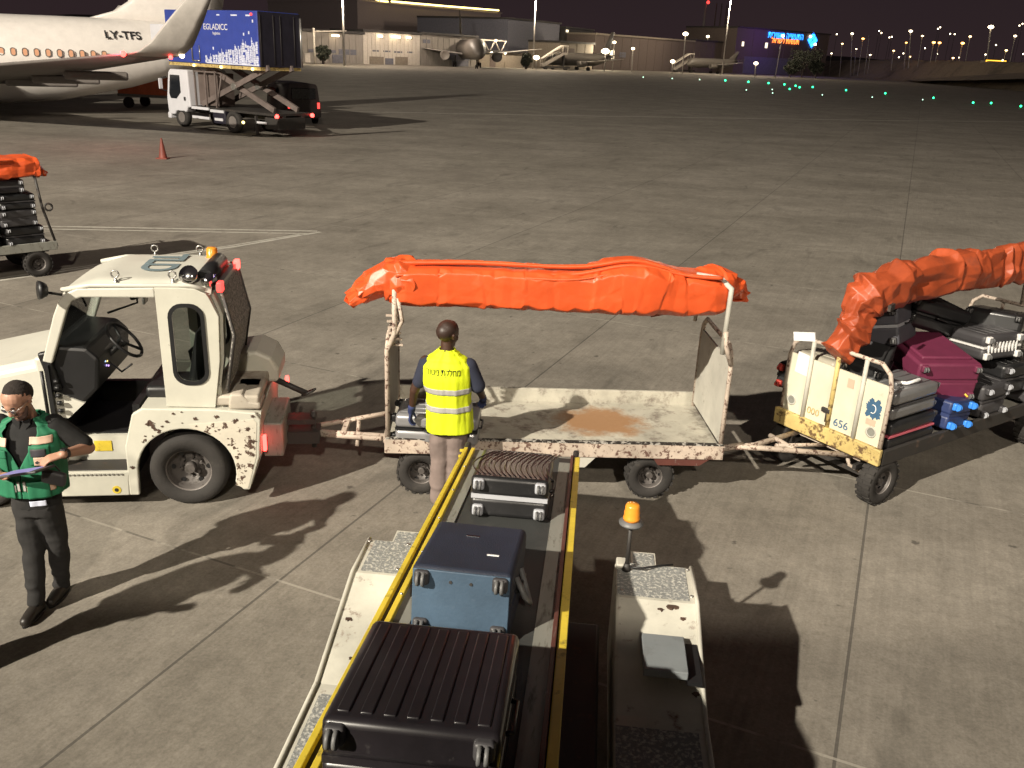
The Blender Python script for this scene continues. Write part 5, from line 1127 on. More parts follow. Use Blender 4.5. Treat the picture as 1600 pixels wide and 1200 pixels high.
# ---- right cart (loaded)
A3 = rad(34.5); O3 = Vector((3.56, 7.62, 0)); L3, W3 = 3.25, 1.22
CT3 = thing('baggage_cart', 'loaded baggage cart numbered 656 with pale end board, yellow bumper and crumpled orange tarp', 'baggage cart', O3, A3, 'baggage carts')
cart_base(CT3, L3, W3, wheels=(0.12, 3.05), r=0.24, near=0.06, deckmat='cartwhite', fmat='dark')  # near rail given dark metal, its shade put into the colour
M['panel656'] = mat('end_board_paint', (0.60, 0.57, 0.45), 0.55, grime=(0.30, 0.26, 0.18), gs=5, ga=0.26, gw=0.2, var=0.08)
EP = end_panel(CT3, -0.02, W3, 0.62, 1.25, 1.44, 'panel656', bars=0, face=1)
for k, m_ in ((1, 'cartwhite'), (2, 'cartrust'), (3, 'cartwhite')):
    y = W3 * k / 4; B().tube([(-0.045, y, 0.60), (-0.045, y, 1.44)], 0.022, 8).out('bar', 'yellowrust' if k == 2 else m_, EP)
b = B(); b.box((-0.05, W3 / 2, 0.545), (0.05, W3 + 0.05, 0.17), bev=0.012); b.out('bumper_beam', 'yellowrust', CT3)
rot_end = Matrix(((0, 0, -1), (-1, 0, 0), (0, 1, 0)))   # text plane facing local -x, reading towards -y
text('656', 0.115, 'ink_blue', CT3, (-0.034, W3 * 0.385, 0.705), rot_end, 'cart_number', 0.001)
text('000', 0.10, 'yellowrust', CT3, (-0.034, W3 * 0.66, 0.72), rot_end, 'old_number', 0.001)
b = B(); rr = random.Random(9); pl_ = []
for i in range(64):
    a = 2 * PI * i / 64; q = 0.092 * (1 + 0.13 * rr.uniform(-1, 1) + 0.12 * math.sin(a * 7)) * (abs(math.cos(a)) ** 4 + abs(math.sin(a)) ** 4) ** -0.25; pl_.append((W3 * 0.125 + q * math.cos(a) * 0.85, 0.985 + q * math.sin(a)))
b.prism(pl_, -0.034, -0.031, ax='x'); b.out('blue_patch', 'ink_blue', CT3)
b = B(); ar = [(W3 * 0.130 - 0.03 * math.cos(rad(a)), 0.985 + 0.042 * math.sin(rad(a))) for a in range(-120, 121, 20)]; b.tube([(-0.036, y, z) for y, z in ar], 0.005, 6); b.out('patch_mark', 'paper', CT3)
for y in (W3 * 0.11, W3 * 0.89): 
    o = B().lathe([(0.040, -0.003), (0.056, -0.003), (0.056, 0.004), (0.040, 0.004)], (-0.034, y, 0.755), (-1, 0, 0), n=24, closed=True).out('reflector_ring', 'cartwhite', CT3); B().cyl((-0.033, y, 0.755), (-0.038, y, 0.755), 0.040, n=20).out('reflector', 'sidegrey', o)
B().box((-0.034, W3 * 0.82, 1.17), (0.006, 0.19, 0.22), Matrix.Rotation(rad(4), 3, 'X')).out('paper_sheet', 'paper', CT3)
B().box((-0.034, W3 * 0.36, 1.15), (0.004, 0.07, 0.09)).out('faded_sticker', 'tape_peach', CT3)
B().box((-0.034, W3 * 0.13, 0.85), (0.004, 0.10, 0.06)).out('faded_sticker', 'tape_peach', CT3)
b = B(); b.box((-0.04, W3 * 0.86, 1.455), (0.012, 0.26, 0.09), Matrix.Rotation(rad(-14), 3, 'X')); b.out('paper_tag', 'paper', CT3)
b = B(); b.box((-0.055, W3 * 0.53, 0.80), (0.03, 0.10, 0.05), bev=0.01); b.cyl((-0.05, W3 * 0.52, 0.68), (-0.05, W3 * 0.52, 0.82), 0.012, n=8); b.out('latch', 'dark', CT3)
end_panel(CT3, L3 + 0.02, W3, 0.62, 1.25, 1.50, 'cartwhite', bars=2, face=-1)
b = B()
for ya in (0.30, 0.98): b.tube([(0.05, ya, 0.42), (-0.75, 0.85 + (ya - 0.6) * 0.12, 0.47), (-1.0, 0.93, 0.49)], 0.028, 8)
b.tube([(-0.9, 0.92, 0.49), (-1.22, 0.97, 0.50)], 0.034, 8); b.lathe([(0.045, -0.015), (0.075, -0.015), (0.075, 0.015), (0.045, 0.015)], (-1.27, 0.98, 0.50), n=16, closed=True); b.box((0.05, 0.62, 0.42), (0.06, 0.8, 0.05))
db = b.out('drawbar', 'cartrust', CT3)
b = B(); b.tube([(0.0, 0.35, 0.40), (0.05, 0.35, 0.30), (0.10, 0.10, 0.24)], 0.02, 8); b.tube([(-0.45, 0.60, 0.45), (-0.40, 1.0, 0.46)], 0.025, 8); b.tube([(0.05, 0.62, 0.41), (-0.55, 0.80, 0.46)], 0.02, 8); b.out('tow_brace', 'cartrust', db)
# tarp bundle: droops over the front board, runs along the roof rail
tp3 = [(-0.05, 0.66, 1.38), (0.12, 0.64, 1.62), (0.20, 0.62, 1.90), (0.38, 0.60, 2.00), (0.9, 0.58, 2.03), (1.5, 0.56, 2.06), (2.1, 0.55, 2.06), (2.8, 0.55, 2.05), (3.5, 0.55, 2.0)]
def spline(P, u):
    x = u * (len(P) - 1); i = min(int(x), len(P) - 2); f = x - i
    p0 = Vector(P[max(0, i - 1)]); p1 = Vector(P[i]); p2 = Vector(P[i + 1]); p3 = Vector(P[min(len(P) - 1, i + 2)])
    return 0.5 * ((2 * p1) + (p2 - p0) * f + (2 * p0 - 5 * p1 + 4 * p2 - p3) * f * f + (3 * p1 - p0 - 3 * p2 + p3) * f ** 3)
def s3(u): return ((0.40 - 0.08 * math.exp(-((u - 0.0) / 0.12) ** 2)), 0.33 - 0.10 * math.exp(-(u / 0.15) ** 2) + 0.03 * math.sin(u * 22))
o3 = sheet('tarp', 'orange_old', CT3, lambda u: spline(tp3, u), s3, 21, 0.070, 0.014, 48, 17, 3.2, up=(0, 1, 0), sm=5, skew=0.25)
b = B(); b.box((0.26, 0.36, 1.90), (0.12, 0.03, 0.06), Matrix.Rotation(rad(15), 3, 'Z')); b.out('tarp_buckle', 'dark', o3)
b = B(); b.tube([(0.02, 0.6, 1.44), (0.35, 0.6, 1.98), (3.2, 0.6, 2.0), (3.27, 0.6, 1.5)], 0.02, 8); b.out('roof_rail', 'cartrust', CT3)

# ================================================================ SUITCASES
def cmat(name, col, rough=0.42, **k): M[name] = mat(name, col, rough, **k); return name
cmat('case_black', (0.016, 0.016, 0.017), 0.34, var=0.3, grime=(0.045, 0.045, 0.045), gs=14, ga=0.28, gw=0.12, bump=0.05, bs=90); cmat('case_soft_black', (0.014, 0.014, 0.015), 0.85, var=0.25, bump=0.3, bs=60)
cmat('case_silver', (0.30, 0.30, 0.31), 0.30, var=0.06, metal=0.4); cmat('case_grey', (0.26, 0.26, 0.265), 0.28, var=0.10, metal=0.5)
cmat('case_navy', (0.013, 0.018, 0.036), 0.7, var=0.25, bump=0.3, bs=120, grime=(0.035, 0.045, 0.065), gs=5, ga=0.3, gw=0.3); cmat('case_base_blue', (0.045, 0.080, 0.125), 0.6, var=0.2, bump=0.15, bs=60, grime=(0.08, 0.11, 0.15), gs=7, ga=0.3, gw=0.3)
cmat('case_maroon', (0.13, 0.018, 0.05), 0.6, var=0.12, bump=0.2, bs=20); cmat('case_beige', (0.40, 0.37, 0.30), 0.45, var=0.1)
cmat('case_blue', (0.022, 0.036, 0.11), 0.45, var=0.1); cmat('wheel_blue', (0.04, 0.22, 0.72), 0.35, var=0.05); cmat('case_charcoal', (0.045, 0.043, 0.046), 0.5, var=0.15)
cmat('case_slate', (0.07, 0.07, 0.085), 0.6, var=0.1); cmat('trim_grey', (0.36, 0.37, 0.40), 0.4, var=0.06); cmat('wheel_grey', (0.12, 0.12, 0.12), 0.5); cmat('wheel_red', (0.35, 0.04, 0.03), 0.5)
cmat('pink_line', (0.55, 0.12, 0.16), 0.5); cmat('case_darkbrown', (0.013, 0.011, 0.013), 0.32, var=0.3, coat=0.2, grime=(0.04, 0.037, 0.037), gs=12, ga=0.28, gw=0.15); cmat('green_strap', (0.25, 0.32, 0.05), 0.6); cmat('silver_white', (0.62, 0.61, 0.60), 0.4, var=0.06)
def suitcase(label, loc, R, L, Wd, T, shell='case_black', trim='case_black', wheels='wheel_grey', style='hard', ribs=6, base=None, handle=True, group=None, wr=0.028, cup=None, name='suitcase', hmat=None, ribmat=None, band=None):
    """local x: length (wheels at -x), y: width, z: thickness"""
    t = thing(name, label, 'suitcase', (0, 0, 0), 0, group); t.matrix_basis = Matrix.Translation(loc) @ R.to_4x4()
    bev = 0.045 if style == 'hard' else 0.03
    b = B(); g = 0.006
    for s in (-1, 1): b.box((0, 0, s * (T / 4 + g / 2)), (L, Wd, T / 2 - g), bev=min(bev, T * 0.22))
    if style == 'soft': b.box((0.02, 0, T / 2 + 0.012), (L * 0.80, Wd * 0.80, 0.045), bev=0.018)
    sh = b.out('shell', shell, t)
    b = B(); b.box((0, 0, 0), (L - 0.010, Wd - 0.010, 0.02 if style == 'hard' else 0.03)); b.out('zip_band', band or trim, t)
    if ribs:
        b = B()
        for s in (1, -1):
            for i in range(ribs):
                y = -Wd / 2 + Wd * (i + 0.8) / (ribs + 0.6)
                if style == 'wave': pts = [Vector((L * (q - 0.5) * 0.86, y + 0.10 * math.sin(q * 3.2 + 0.2) * (0.5 + 0.5 * (y / Wd + 0.5)) - 0.05, s * (T / 2 + 0.000))) for q in [j / 14 for j in range(15)]]
                else: pts = [Vector((-L * 0.43, y, s * T / 2)), Vector((L * 0.43, y, s * T / 2))]
                if style == 'panel': b.box((0, y, s * T / 2), (L * 0.86, Wd / (ribs + 0.6) * 0.56, 0.014), bev=0.006)
                else: b.tube(pts, 0.0055 if style == 'wave' else 0.006, 6)

        b.out('ribs', ribmat or shell, sh)
    if base:
        b = B(); b.box((-L / 2 - 0.001, 0, 0), (0.012, Wd * 0.97, T * 0.94), bev=0.005); o = b.out('base_panel', base, t)
        for ry in (-0.05, 0.05): B().cyl((-L / 2 - 0.012, ry, T * 0.32), (-L / 2 - 0.005, ry, T * 0.32), 0.008, n=8).out('rivet', 'dark', o)
    for sy in (-1, 1):
        for sz in (-1, 1):
            y = sy * (Wd / 2 - 0.055); z = sz * (T / 2 - 0.05)
            o = B().box((-L / 2 - 0.006, y, z), (0.05, 0.075, 0.075), bev=0.016).out('wheel', cup or trim, t)
            b = B(); b.cyl((-L / 2 - 0.038, y - 0.020, z), (-L / 2 - 0.038, y - 0.006, z), wr, n=14); b.cyl((-L / 2 - 0.038, y + 0.006, z), (-L / 2 - 0.038, y + 0.020, z), wr, n=14); b.out('tyre', wheels, o)
            b = B(); b.box((-L / 2 - 0.030, y, z), (0.03, 0.010, 0.026), bev=0.003); b.out('fork', cup or trim, o)
    if handle:
        hm = hmat or 'black'
        B().tube([(-0.11, -Wd / 2 + 0.004, 0), (-0.10, -Wd / 2 - 0.022, 0), (0.10, -Wd / 2 - 0.022, 0), (0.11, -Wd / 2 + 0.004, 0)], 0.010, 8).out('side_handle', hm, t)
        B().tube([(L / 2 - 0.004, -0.10, 0), (L / 2 + 0.022, -0.09, 0), (L / 2 + 0.022, 0.09, 0), (L / 2 - 0.004, 0.10, 0)], 0.010, 8).out('top_handle', hm, t)
    return t
def RM(rx=0, ry=0, rz=0): return Euler((rad(rx), rad(ry), rad(rz)), 'XYZ').to_matrix()

# ================================================================ BELT LOADER
LO = Vector((0.10, 6.53, 0)); LA = rad(-5.06)
BL = thing('belt_loader', 'white and yellow belt loader carrying suitcases up towards the camera, beacon on its right fender', 'belt loader', LO, LA)
SL_ = -0.1463; ang = math.atan(SL_)
def bz(y): return 0.91 + SL_ * y
y0, y1 = 0.06, -7.2
def slab(x0, x1, h0, h1, ya=y0, yb=y1):
    """bar lying on the boom slope"""
    b = B(); R8 = []
    for y in (ya, yb): R8.append([Vector((x0, y, bz(y) + h0)), Vector((x1, y, bz(y) + h0)), Vector((x1, y, bz(y) + h1)), Vector((x0, y, bz(y) + h1))])
    b.loft(R8, smooth=False); return b
slab(-0.30, 0.32, -0.06, -0.012).out('belt', 'belt', BL)
slab(-0.475, 0.485, -0.26, -0.07).out('boom_frame', 'dark', BL, bevel=0.01)
for x0, x1, m_ in ((-0.385, -0.30, 'sidegrey'), (0.32, 0.41, 'sidegrey')): slab(x0, x1, -0.06, 0.0).out('side_plate', m_, BL)
M['railolive'] = M['yellow']
for x0, x1 in ((-0.475, -0.445), (-0.415, -0.385)): slab(x0, x1, -0.06, 0.03, 0.02).out('side_rail', 'yellow', BL, bevel=0.004)
slab(-0.445, -0.415, -0.06, 0.0, 0.02).out('rail_channel', 'dark', BL)
slab(0.41, 0.432, -0.06, 0.035, 0.02).out('side_rail', 'redbrown', BL, bevel=0.003)  # inner rail coloured brown for shade, the rail itself is yellow
slab(0.438, 0.485, -0.06, 0.02, 0.02).out('side_rail', 'yellow', BL, bevel=0.004)
b = B(); b.cyl((-0.44, y0 + 0.0, bz(0) - 0.10), (0.46, y0 + 0.0, bz(0) - 0.10), 0.075, n=20); b.out('end_roller', 'belt', BL)
b = B()
for sx_ in (-0.46, 0.45): b.box((sx_, 0.05, bz(0) - 0.06), (0.05, 0.22, 0.16), bev=0.02)
b.box((0.39, -0.10, bz(0) - 0.0), (0.14, 0.16, 0.03)); b.out('end_bracket', 'dark', BL)
for z in (0.03, -0.04): B().box((-0.485, 0.0 + z, bz(0) - 0.02 + z * 0.3), (0.06, 0.018, 0.018)).out('guide_pin', 'yellow', BL)
for i in range(7):
    y = -0.5 - i * 0.55; B().sph((-0.395, y, bz(y) + 0.034), 0.008, n=8).out('bolt', 'steel', BL)
M['boxgrey'] = mat('control_box_grey', (0.20, 0.22, 0.23), 0.5, grime=(0.10, 0.10, 0.10), gs=5, ga=0.4, gw=0.3)
# body: fenders with non-slip tread
M['tread'] = mat('non_slip_tread', (0.20, 0.205, 0.20), 0.85, grime=(0.48, 0.47, 0.42), gs=46, ga=0.5, gw=0.10, bump=0.6, bs=50)
def fender(xi, xo, nm):
    s = 1 if xo > xi else -1
    prof = [(-1.52, 0.28), (-1.49, 0.86), (-1.56, 0.95), (-1.97, 0.955), (-2.72, 0.72), (-6.6, 0.72), (-6.6, 0.28)]
    o = B().prism(prof, min(xi, xo), max(xi, xo), ax='x').out(nm, 'loader', BL, bevel=0.02)
    b = B(); xa, xb = sorted((xi + s * 0.01, xo - s * 0.055))
    for (ya, za, yb, zb) in ((-1.575, 0.9505, -1.95, 0.9553), (-2.80, 0.72, -5.0, 0.72)):
        b._f([b.bm.verts.new(v) for v in ((xa, ya, za + 0.003), (xb, ya, za + 0.003), (xb, yb, zb + 0.003), (xa, yb, zb + 0.003))])
    b.out('tread_plate', 'tread', o)
    b = B(); b.tube([(xo - s * 0.012, -1.50, 0.80), (xo - s * 0.012, -1.56, 0.95), (xo - s * 0.012, -1.97, 0.962), (xo - s * 0.012, -2.72, 0.727), (xo - s * 0.012, -6.6, 0.727)], 0.014, 10); b.out('edge_bead', 'loader', o)
    xm = xi + s * 0.22
    b = B(); b.box((xm, -1.28, 0.70), (0.17, 0.50, 0.03)); st = b.out('front_step', 'loader', o)
    b = B(); b.box((xm, -1.28, 0.718), (0.145, 0.46, 0.004)); b.out('step_tread', 'tread', st)
    return o
fender(-0.50, -0.88, 'fender'); FR = fender(0.76, 1.26, 'fender')
B().box((0.20, -4.2, 0.55), (0.96, 4.6, 0.30), bev=0.02).out('chassis', 'dark', BL)
B().box((0.80, -1.60, 0.93), (0.07, 0.10, 0.10), bev=0.01).out('corner_block', 'loader', BL)
b = B(); b.box((1.03, -2.42, 0.90), (0.24, 0.32, 0.05), bev=0.006); b.out('control_box', 'boxgrey', BL)
for i, (x, y, q) in enumerate(((1.10, -2.00, 0.028), (1.16, -2.08, 0.018), (1.03, -2.03, 0.016), (-0.80, -2.3, 0.02), (1.21, -2.55, 0.02), (-0.72, -2.55, 0.015))):
    rr = random.Random(i); z = (0.955 - (0.235 / 0.75) * (-1.97 - y)) + 0.003
    B().prism([(x + q * (1 + 0.5 * rr.uniform(-1, 1)) * math.cos(2 * PI * k / 15), y + q * (1 + 0.5 * rr.uniform(-1, 1)) * math.sin(2 * PI * k / 15)) for k in range(15)], z - 0.012, z, ax='z').out('rust_chip', 'rustbrown', BL)
for x in (-0.86, -0.60, 0.80, 1.22):
    for y in (-1.60, -1.90): B().cyl((x, y, 0.95), (x, y, 0.964), 0.010, n=8).out('bolt', 'steel', BL)
B().tube([(-0.50, -0.4, 0.78), (-0.52, -1.4, 0.70), (-0.50, -2.4, 0.95), (-0.50, -3.4, 1.15)], 0.014, 8).out('hose', 'black', BL)
b = B(); b.box((1.19, -2.42, 0.86), (0.08, 0.34, 0.02)); b.out('recess_shade', 'black', BL)  # black slab stands in for the dark inside the hollow
for x in (-0.72, 1.05):
    for y in (-2.1, -5.4): vwheel(BL, (x, y, 0.30), 0.30, 0.2, y_out=-1) if False else B().cyl((x - 0.09, y, 0.30), (x + 0.09, y, 0.30), 0.30, n=24).out('wheel', 'rubber', BL)
bp_ = Vector((0.83, -1.66, 0.955))
b = B(); b.cyl(bp_, bp_ + Vector((0, 0, 0.34)), 0.013, n=10); b.cyl(bp_, bp_ + Vector((0, 0, 0.05)), 0.03, 0.016, n=12); b.out('beacon_pole', 'dark', BL)
B().tube([bp_ + Vector((0, 0, 0.02)), bp_ + Vector((0.10, -0.02, 0.035)), bp_ + Vector((0.2, 0.06, 0.012)), bp_ + Vector((0.3, 0.10, 0.008))], 0.007, 6).out('cable', 'black', BL)
o = B().lathe([(0.001, 0.0), (0.075, 0.0), (0.078, 0.012), (0.055, 0.024), (0.050, 0.03), (0.001, 0.03)], bp_ + Vector((0, 0, 0.335)), n=24).out('beacon_base', 'wheel_grey', BL)
B().lathe([(0.052, 0.03), (0.053, 0.05), (0.047, 0.055), (0.050, 0.085), (0.046, 0.09), (0.045, 0.125), (0.036, 0.140), (0.001, 0.142)], bp_ + Vector((0, 0, 0.335)), n=24).out('beacon', 'amber', o)
# suitcases on the belt: frame with local x pointing down-slope end (wheels at -x, towards camera)
def on_belt(x, s, T, yaw=0):
    M4 = Matrix.Translation(LO) @ Matrix.Rotation(LA, 4, 'Z') @ Matrix.Translation((x, s, bz(s) - 0.010)) @ Matrix.Rotation(ang, 4, 'X') @ Matrix.Rotation(rad(90 + yaw), 4, 'Z') @ Matrix.Translation((0, 0, T / 2))
    return M4.to_translation(), M4.to_3x3()
p, R = on_belt(0.035, -1.08, 0.28); suitcase('black hard suitcase with grey corner guards and wavy lid, farthest along the belt', p, R, 0.66, 0.52, 0.28, 'case_black', 'trim_grey', 'wheel_grey', 'wave', 15, group='suitcases riding the belt', cup='trim_grey', wr=0.03, ribmat='case_darkbrown')
p, R = on_belt(-0.03, -2.71, 0.35, -2); navy = suitcase('large navy soft suitcase with lighter blue base panel in the middle of the belt', p, R, 0.62, 0.49, 0.35, 'case_navy', 'case_navy', 'wheel_grey', 'softplain', 0, base='case_base_blue', group='suitcases riding the belt', cup='case_charcoal', wr=0.034)
b = B(); b.box((0.12, 0.02, 0.1765), (0.016, 0.07, 0.004), bev=0.001); b.out('badge', 'chrome', navy)
b = B(); b.box((-0.10, -0.12, 0.1765), (0.012, 0.06, 0.004)); b.out('tag', 'paper', navy)
b = B(); b.tube([(-0.16, -0.250, 0.10), (-0.20, -0.30, 0.02), (-0.10, -0.32, -0.06), (0.02, -0.28, -0.02), (0.04, -0.25, 0.06)], 0.014, 8); b.out('hanging_strap', 'wheel_grey', navy)
p, R = on_belt(-0.03, -3.86, 0.32, 0); suitcase('very large black hard suitcase with straight ribbed lid, nearest the camera', p, R, 0.74, 0.63, 0.32, 'case_darkbrown', 'case_darkbrown', 'wheel_grey', 'panel', 7, group='suitcases riding the belt', cup='case_charcoal', wr=0.034, handle=True)
p, R = on_belt(0.0, -5.05, 0.34, 1); suitcase('unseen dark suitcase added behind the nearest ribbed one to enlarge the shadow', p, R, 0.74, 0.62, 0.42, 'case_charcoal', 'case_charcoal', 'wheel_grey', 'hard', 5, group='suitcases riding the belt')  # added below the frame to widen the shadow over the loader
p, R = on_belt(0.02, -5.95, 0.40, -2); suitcase('unseen dark soft suitcase added last on the belt for its shadow', p, R, 0.74, 0.60, 0.46, 'case_soft_black', 'case_soft_black', 'wheel_grey', 'soft', 0, group='suitcases riding the belt')  # second added case, unseen, there only to cast shade
# silver suitcase at the worker
M4 = Matrix.Translation((-0.68, 7.66, 0.545)) @ Matrix.Rotation(rad(-2), 4, 'Z')
suitcase('silver hard suitcase with black band and corners held by the worker in the yellow vest', (M4 @ Matrix.Translation((0, 0, 0.15))).to_translation(), RM(0, 0, -2), 0.78, 0.46, 0.29, 'case_silver', 'black', 'black', 'hard', 4, cup='black', band='black')

# ---- luggage on the right cart; (u along, v across from near side, w above ground)
def on3(label, u, v, w_, L, Wd, T, R, **k):
    M4 = Matrix.Translation(O3) @ Matrix.Rotation(A3, 4, 'Z') @ Matrix.Translation((u, v, w_))
    return suitcase(label, M4.to_translation(), (M4.to_3x3() @ R), L, Wd, T, group='luggage piled on the cart numbered 656', **k)
D = 0.56
S1 = on3('black hard suitcase with a pink zip line at the bottom front of the pile', 0.47, 0.26, D + 0.15, 0.76, 0.50, 0.29, RM(0, 0, 180), shell='case_black', trim='pink_line', cup='case_charcoal', ribs=4, style='hard')
S2 = on3('silver grey hard suitcase directly on top of the black one with the pink line', 0.46, 0.27, D + 0.45, 0.72, 0.48, 0.29, RM(0, 0, 180), shell='case_grey', trim='case_charcoal', cup='case_charcoal', wheels='trim_grey', ribs=4, style='hard')
b = B(); b.tube([(-0.2, 0.1, 0.155), (-0.1, 0.16, 0.19), (0.05, 0.14, 0.17), (0.1, 0.05, 0.155)], 0.018, 8); b.out('white_tag', 'paper', S2)
S3 = on3('small dark blue suitcase with four bright blue wheels at the front edge of the cart', 1.25, 0.24, D + 0.17, 0.50, 0.44, 0.30, RM(8, 0, 92), shell='case_blue', trim='case_blue', cup='wheel_blue', wheels='wheel_blue', ribs=0, style='softplain', wr=0.034)
b = B(); b.tube([(-0.05, -0.2, 0.16), (-0.12, -0.17, 0.21), (-0.2, -0.16, 0.17)], 0.010, 6); b.out('yellow_tag', 'yellow', S3)
S4 = on3('large maroon soft suitcase lying in the middle of the pile', 1.42, 0.55, D + 0.52, 0.84, 0.68, 0.40, RM(0, -6, 62), shell='case_maroon', trim='case_maroon', cup='case_maroon', wheels='wheel_grey', ribs=0, style='soft')
S5 = on3('black soft suitcase under the maroon one', 1.30, 0.80, D + 0.17, 0.70, 0.50, 0.32, RM(0, 0, 10), shell='case_soft_black', ribs=0, style='soft')
S6 = on3('black suitcase beside the maroon one with pale round wheels facing out', 1.95, 0.34, D + 0.20, 0.66, 0.46, 0.36, RM(0, 0, 88), shell='case_charcoal', trim='case_charcoal', wheels='trim_grey', ribs=3)
S7 = on3('black soft suitcase with a grey badge lying behind the end board', 0.55, 0.72, D + 0.66, 0.70, 0.48, 0.22, RM(4, -10, 25), shell='case_soft_black', ribs=0, style='soft', band='case_soft_black')
b = B(); b.box((0.1, 0.0, 0.148), (0.07, 0.04, 0.006)); b.out('badge', 'trim_grey', S7)
S8 = on3('beige flat suitcase just behind the left half of the end board', 0.30, 0.92, D + 0.60, 0.56, 0.50, 0.20, RM(0, 4, 80), shell='case_beige', trim='case_beige', ribs=3)
S9 = on3('black suitcase below the beige one', 0.36, 0.90, D + 0.25, 0.60, 0.50, 0.42, RM(0, 0, 90), shell='case_soft_black', ribs=0, style='soft')
S10 = on3('slate grey suitcase with light piping on top of the pile under the tarp', 1.05, 0.95, D + 0.92, 0.80, 0.56, 0.40, RM(-14, 6, 20), shell='case_slate', trim='trim_grey', cup='case_charcoal', ribs=0, style='softplain', band='trim_grey')
S11 = on3('black ribbed suitcase with a lime strap leaning at the top of the pile', 1.80, 0.95, D + 0.98, 0.90, 0.60, 0.32, RM(8, 16, -8), shell='case_black', ribs=12, style='hard')
b = B(); b.box((0.05, -0.12, 0.138), (0.16, 0.03, 0.006), Matrix.Rotation(rad(20), 3, 'Z')); b.out('strap', 'green_strap', S11)
S12 = on3('dark suitcase under the slate grey one, deep in the pile', 1.25, 1.0, D + 0.50, 0.66, 0.40, 0.40, RM(0, 0, 5), shell='case_soft_black', ribs=0, style='softplain')
S13 = on3('grey suitcase with a white ribbed front edge at the right of the pile', 2.22, 0.50, D + 0.70, 0.70, 0.56, 0.28, RM(0, 4, 78), shell='case_charcoal', trim='silver_white', cup='silver_white', band='silver_white', ribs=5)
b = B()
for i in range(9): b.box((-0.335, -0.20 + i * 0.05, 0.0), (0.04, 0.022, 0.12), bev=0.006)
b.out('white_ribs', 'silver_white', S13)
S14 = on3('black suitcase under the one with the white ribbed edge', 2.42, 0.40, D + 0.36, 0.72, 0.50, 0.34, RM(0, 0, 84), shell='case_black', trim='case_charcoal', wheels='trim_grey', ribs=4)
S15 = on3('black suitcase with red wheels sticking out past the far corner of the end board', 0.27, 1.24, D + 0.38, 0.46, 0.30, 0.28, RM(0, 0, 4), shell='case_soft_black', cup='wheel_red', wheels='wheel_red', ribs=0, style='softplain')
S16 = on3('dark suitcase at the right edge of the photo, low behind the pale wheels', 2.90, 0.34, D + 0.25, 0.74, 0.50, 0.46, RM(0, 0, 86), shell='case_charcoal', trim='case_charcoal', wheels='trim_grey', ribs=3)
S17 = on3('dark suitcase topmost at the right edge of the photo', 2.78, 0.60, D + 0.72, 0.78, 0.6, 0.44, RM(0, 10, 20), shell='case_black', ribs=4)

# ---- far left cart
A1 = rad(44); L1, W1 = 3.2, 1.2; E1 = Vector((-8.15, 15.2, 0)); O1 = E1 - Vector((math.cos(A1), math.sin(A1), 0)) * L1
CT1 = thing('baggage_cart', 'baggage cart at the left photo edge stacked with dark suitcases under folded orange tarp', 'baggage cart', O1, A1, 'baggage carts')
cart_base(CT1, L1, W1, wheels=(0.4, 2.85), r=0.23, near=0.06, fmat='sidegrey')
b = B(); b.tube([(L1, 0.02, 0.5), (L1 - 0.15, 0.02, 1.2), (L1 - 0.2, 0.02, 1.75)], 0.022, 8); b.tube([(L1, W1, 0.5), (L1 - 0.15, W1, 1.2), (L1 - 0.2, W1, 1.75)], 0.022, 8); b.tube([(L1 - 0.2, 0.02, 1.75), (L1 - 0.2, W1, 1.75)], 0.022, 8); b.out('end_frame', 'dark', CT1)
b = B(); b.tube([(L1 - 0.06 + 0.06 * math.cos(a), -0.02, 1.20 + 0.06 * math.sin(a)) for a in [2 * PI * i / 16 for i in range(17)]], 0.018, 8); b.out('ring', 'dark', CT1)
o = sheet('tarp', 'orange_fig', CT1, lambda u: (-0.1 + u * (L1 + 0.0), 0.45, 1.84 + 0.02 * math.sin(u * 8)), lambda u: (0.95, 0.34), 31, 0.02, 0.010, 46, 20, 6.0)
b = B(); b.tube([(0.0, 0.02, 2.0), (1.5, -0.01, 1.97), (L1 - 0.5, -0.01, 1.98)], 0.035, 10); b.out('tarp_fold', 'orange_fig', o)
tail(o, (L1 - 0.35, 0.45, 1.84), (L1 - 0.05, 0.45, 1.86), (L1 + 0.02, 0.45, 1.72), 0.85, 0.7, 8.0, 'tarp_tail', 'orange_fig', 0.03, 0.34)
rr = random.Random(12); labs1 = ['black suitcase', 'charcoal suitcase', 'dark suitcase']
spots = []
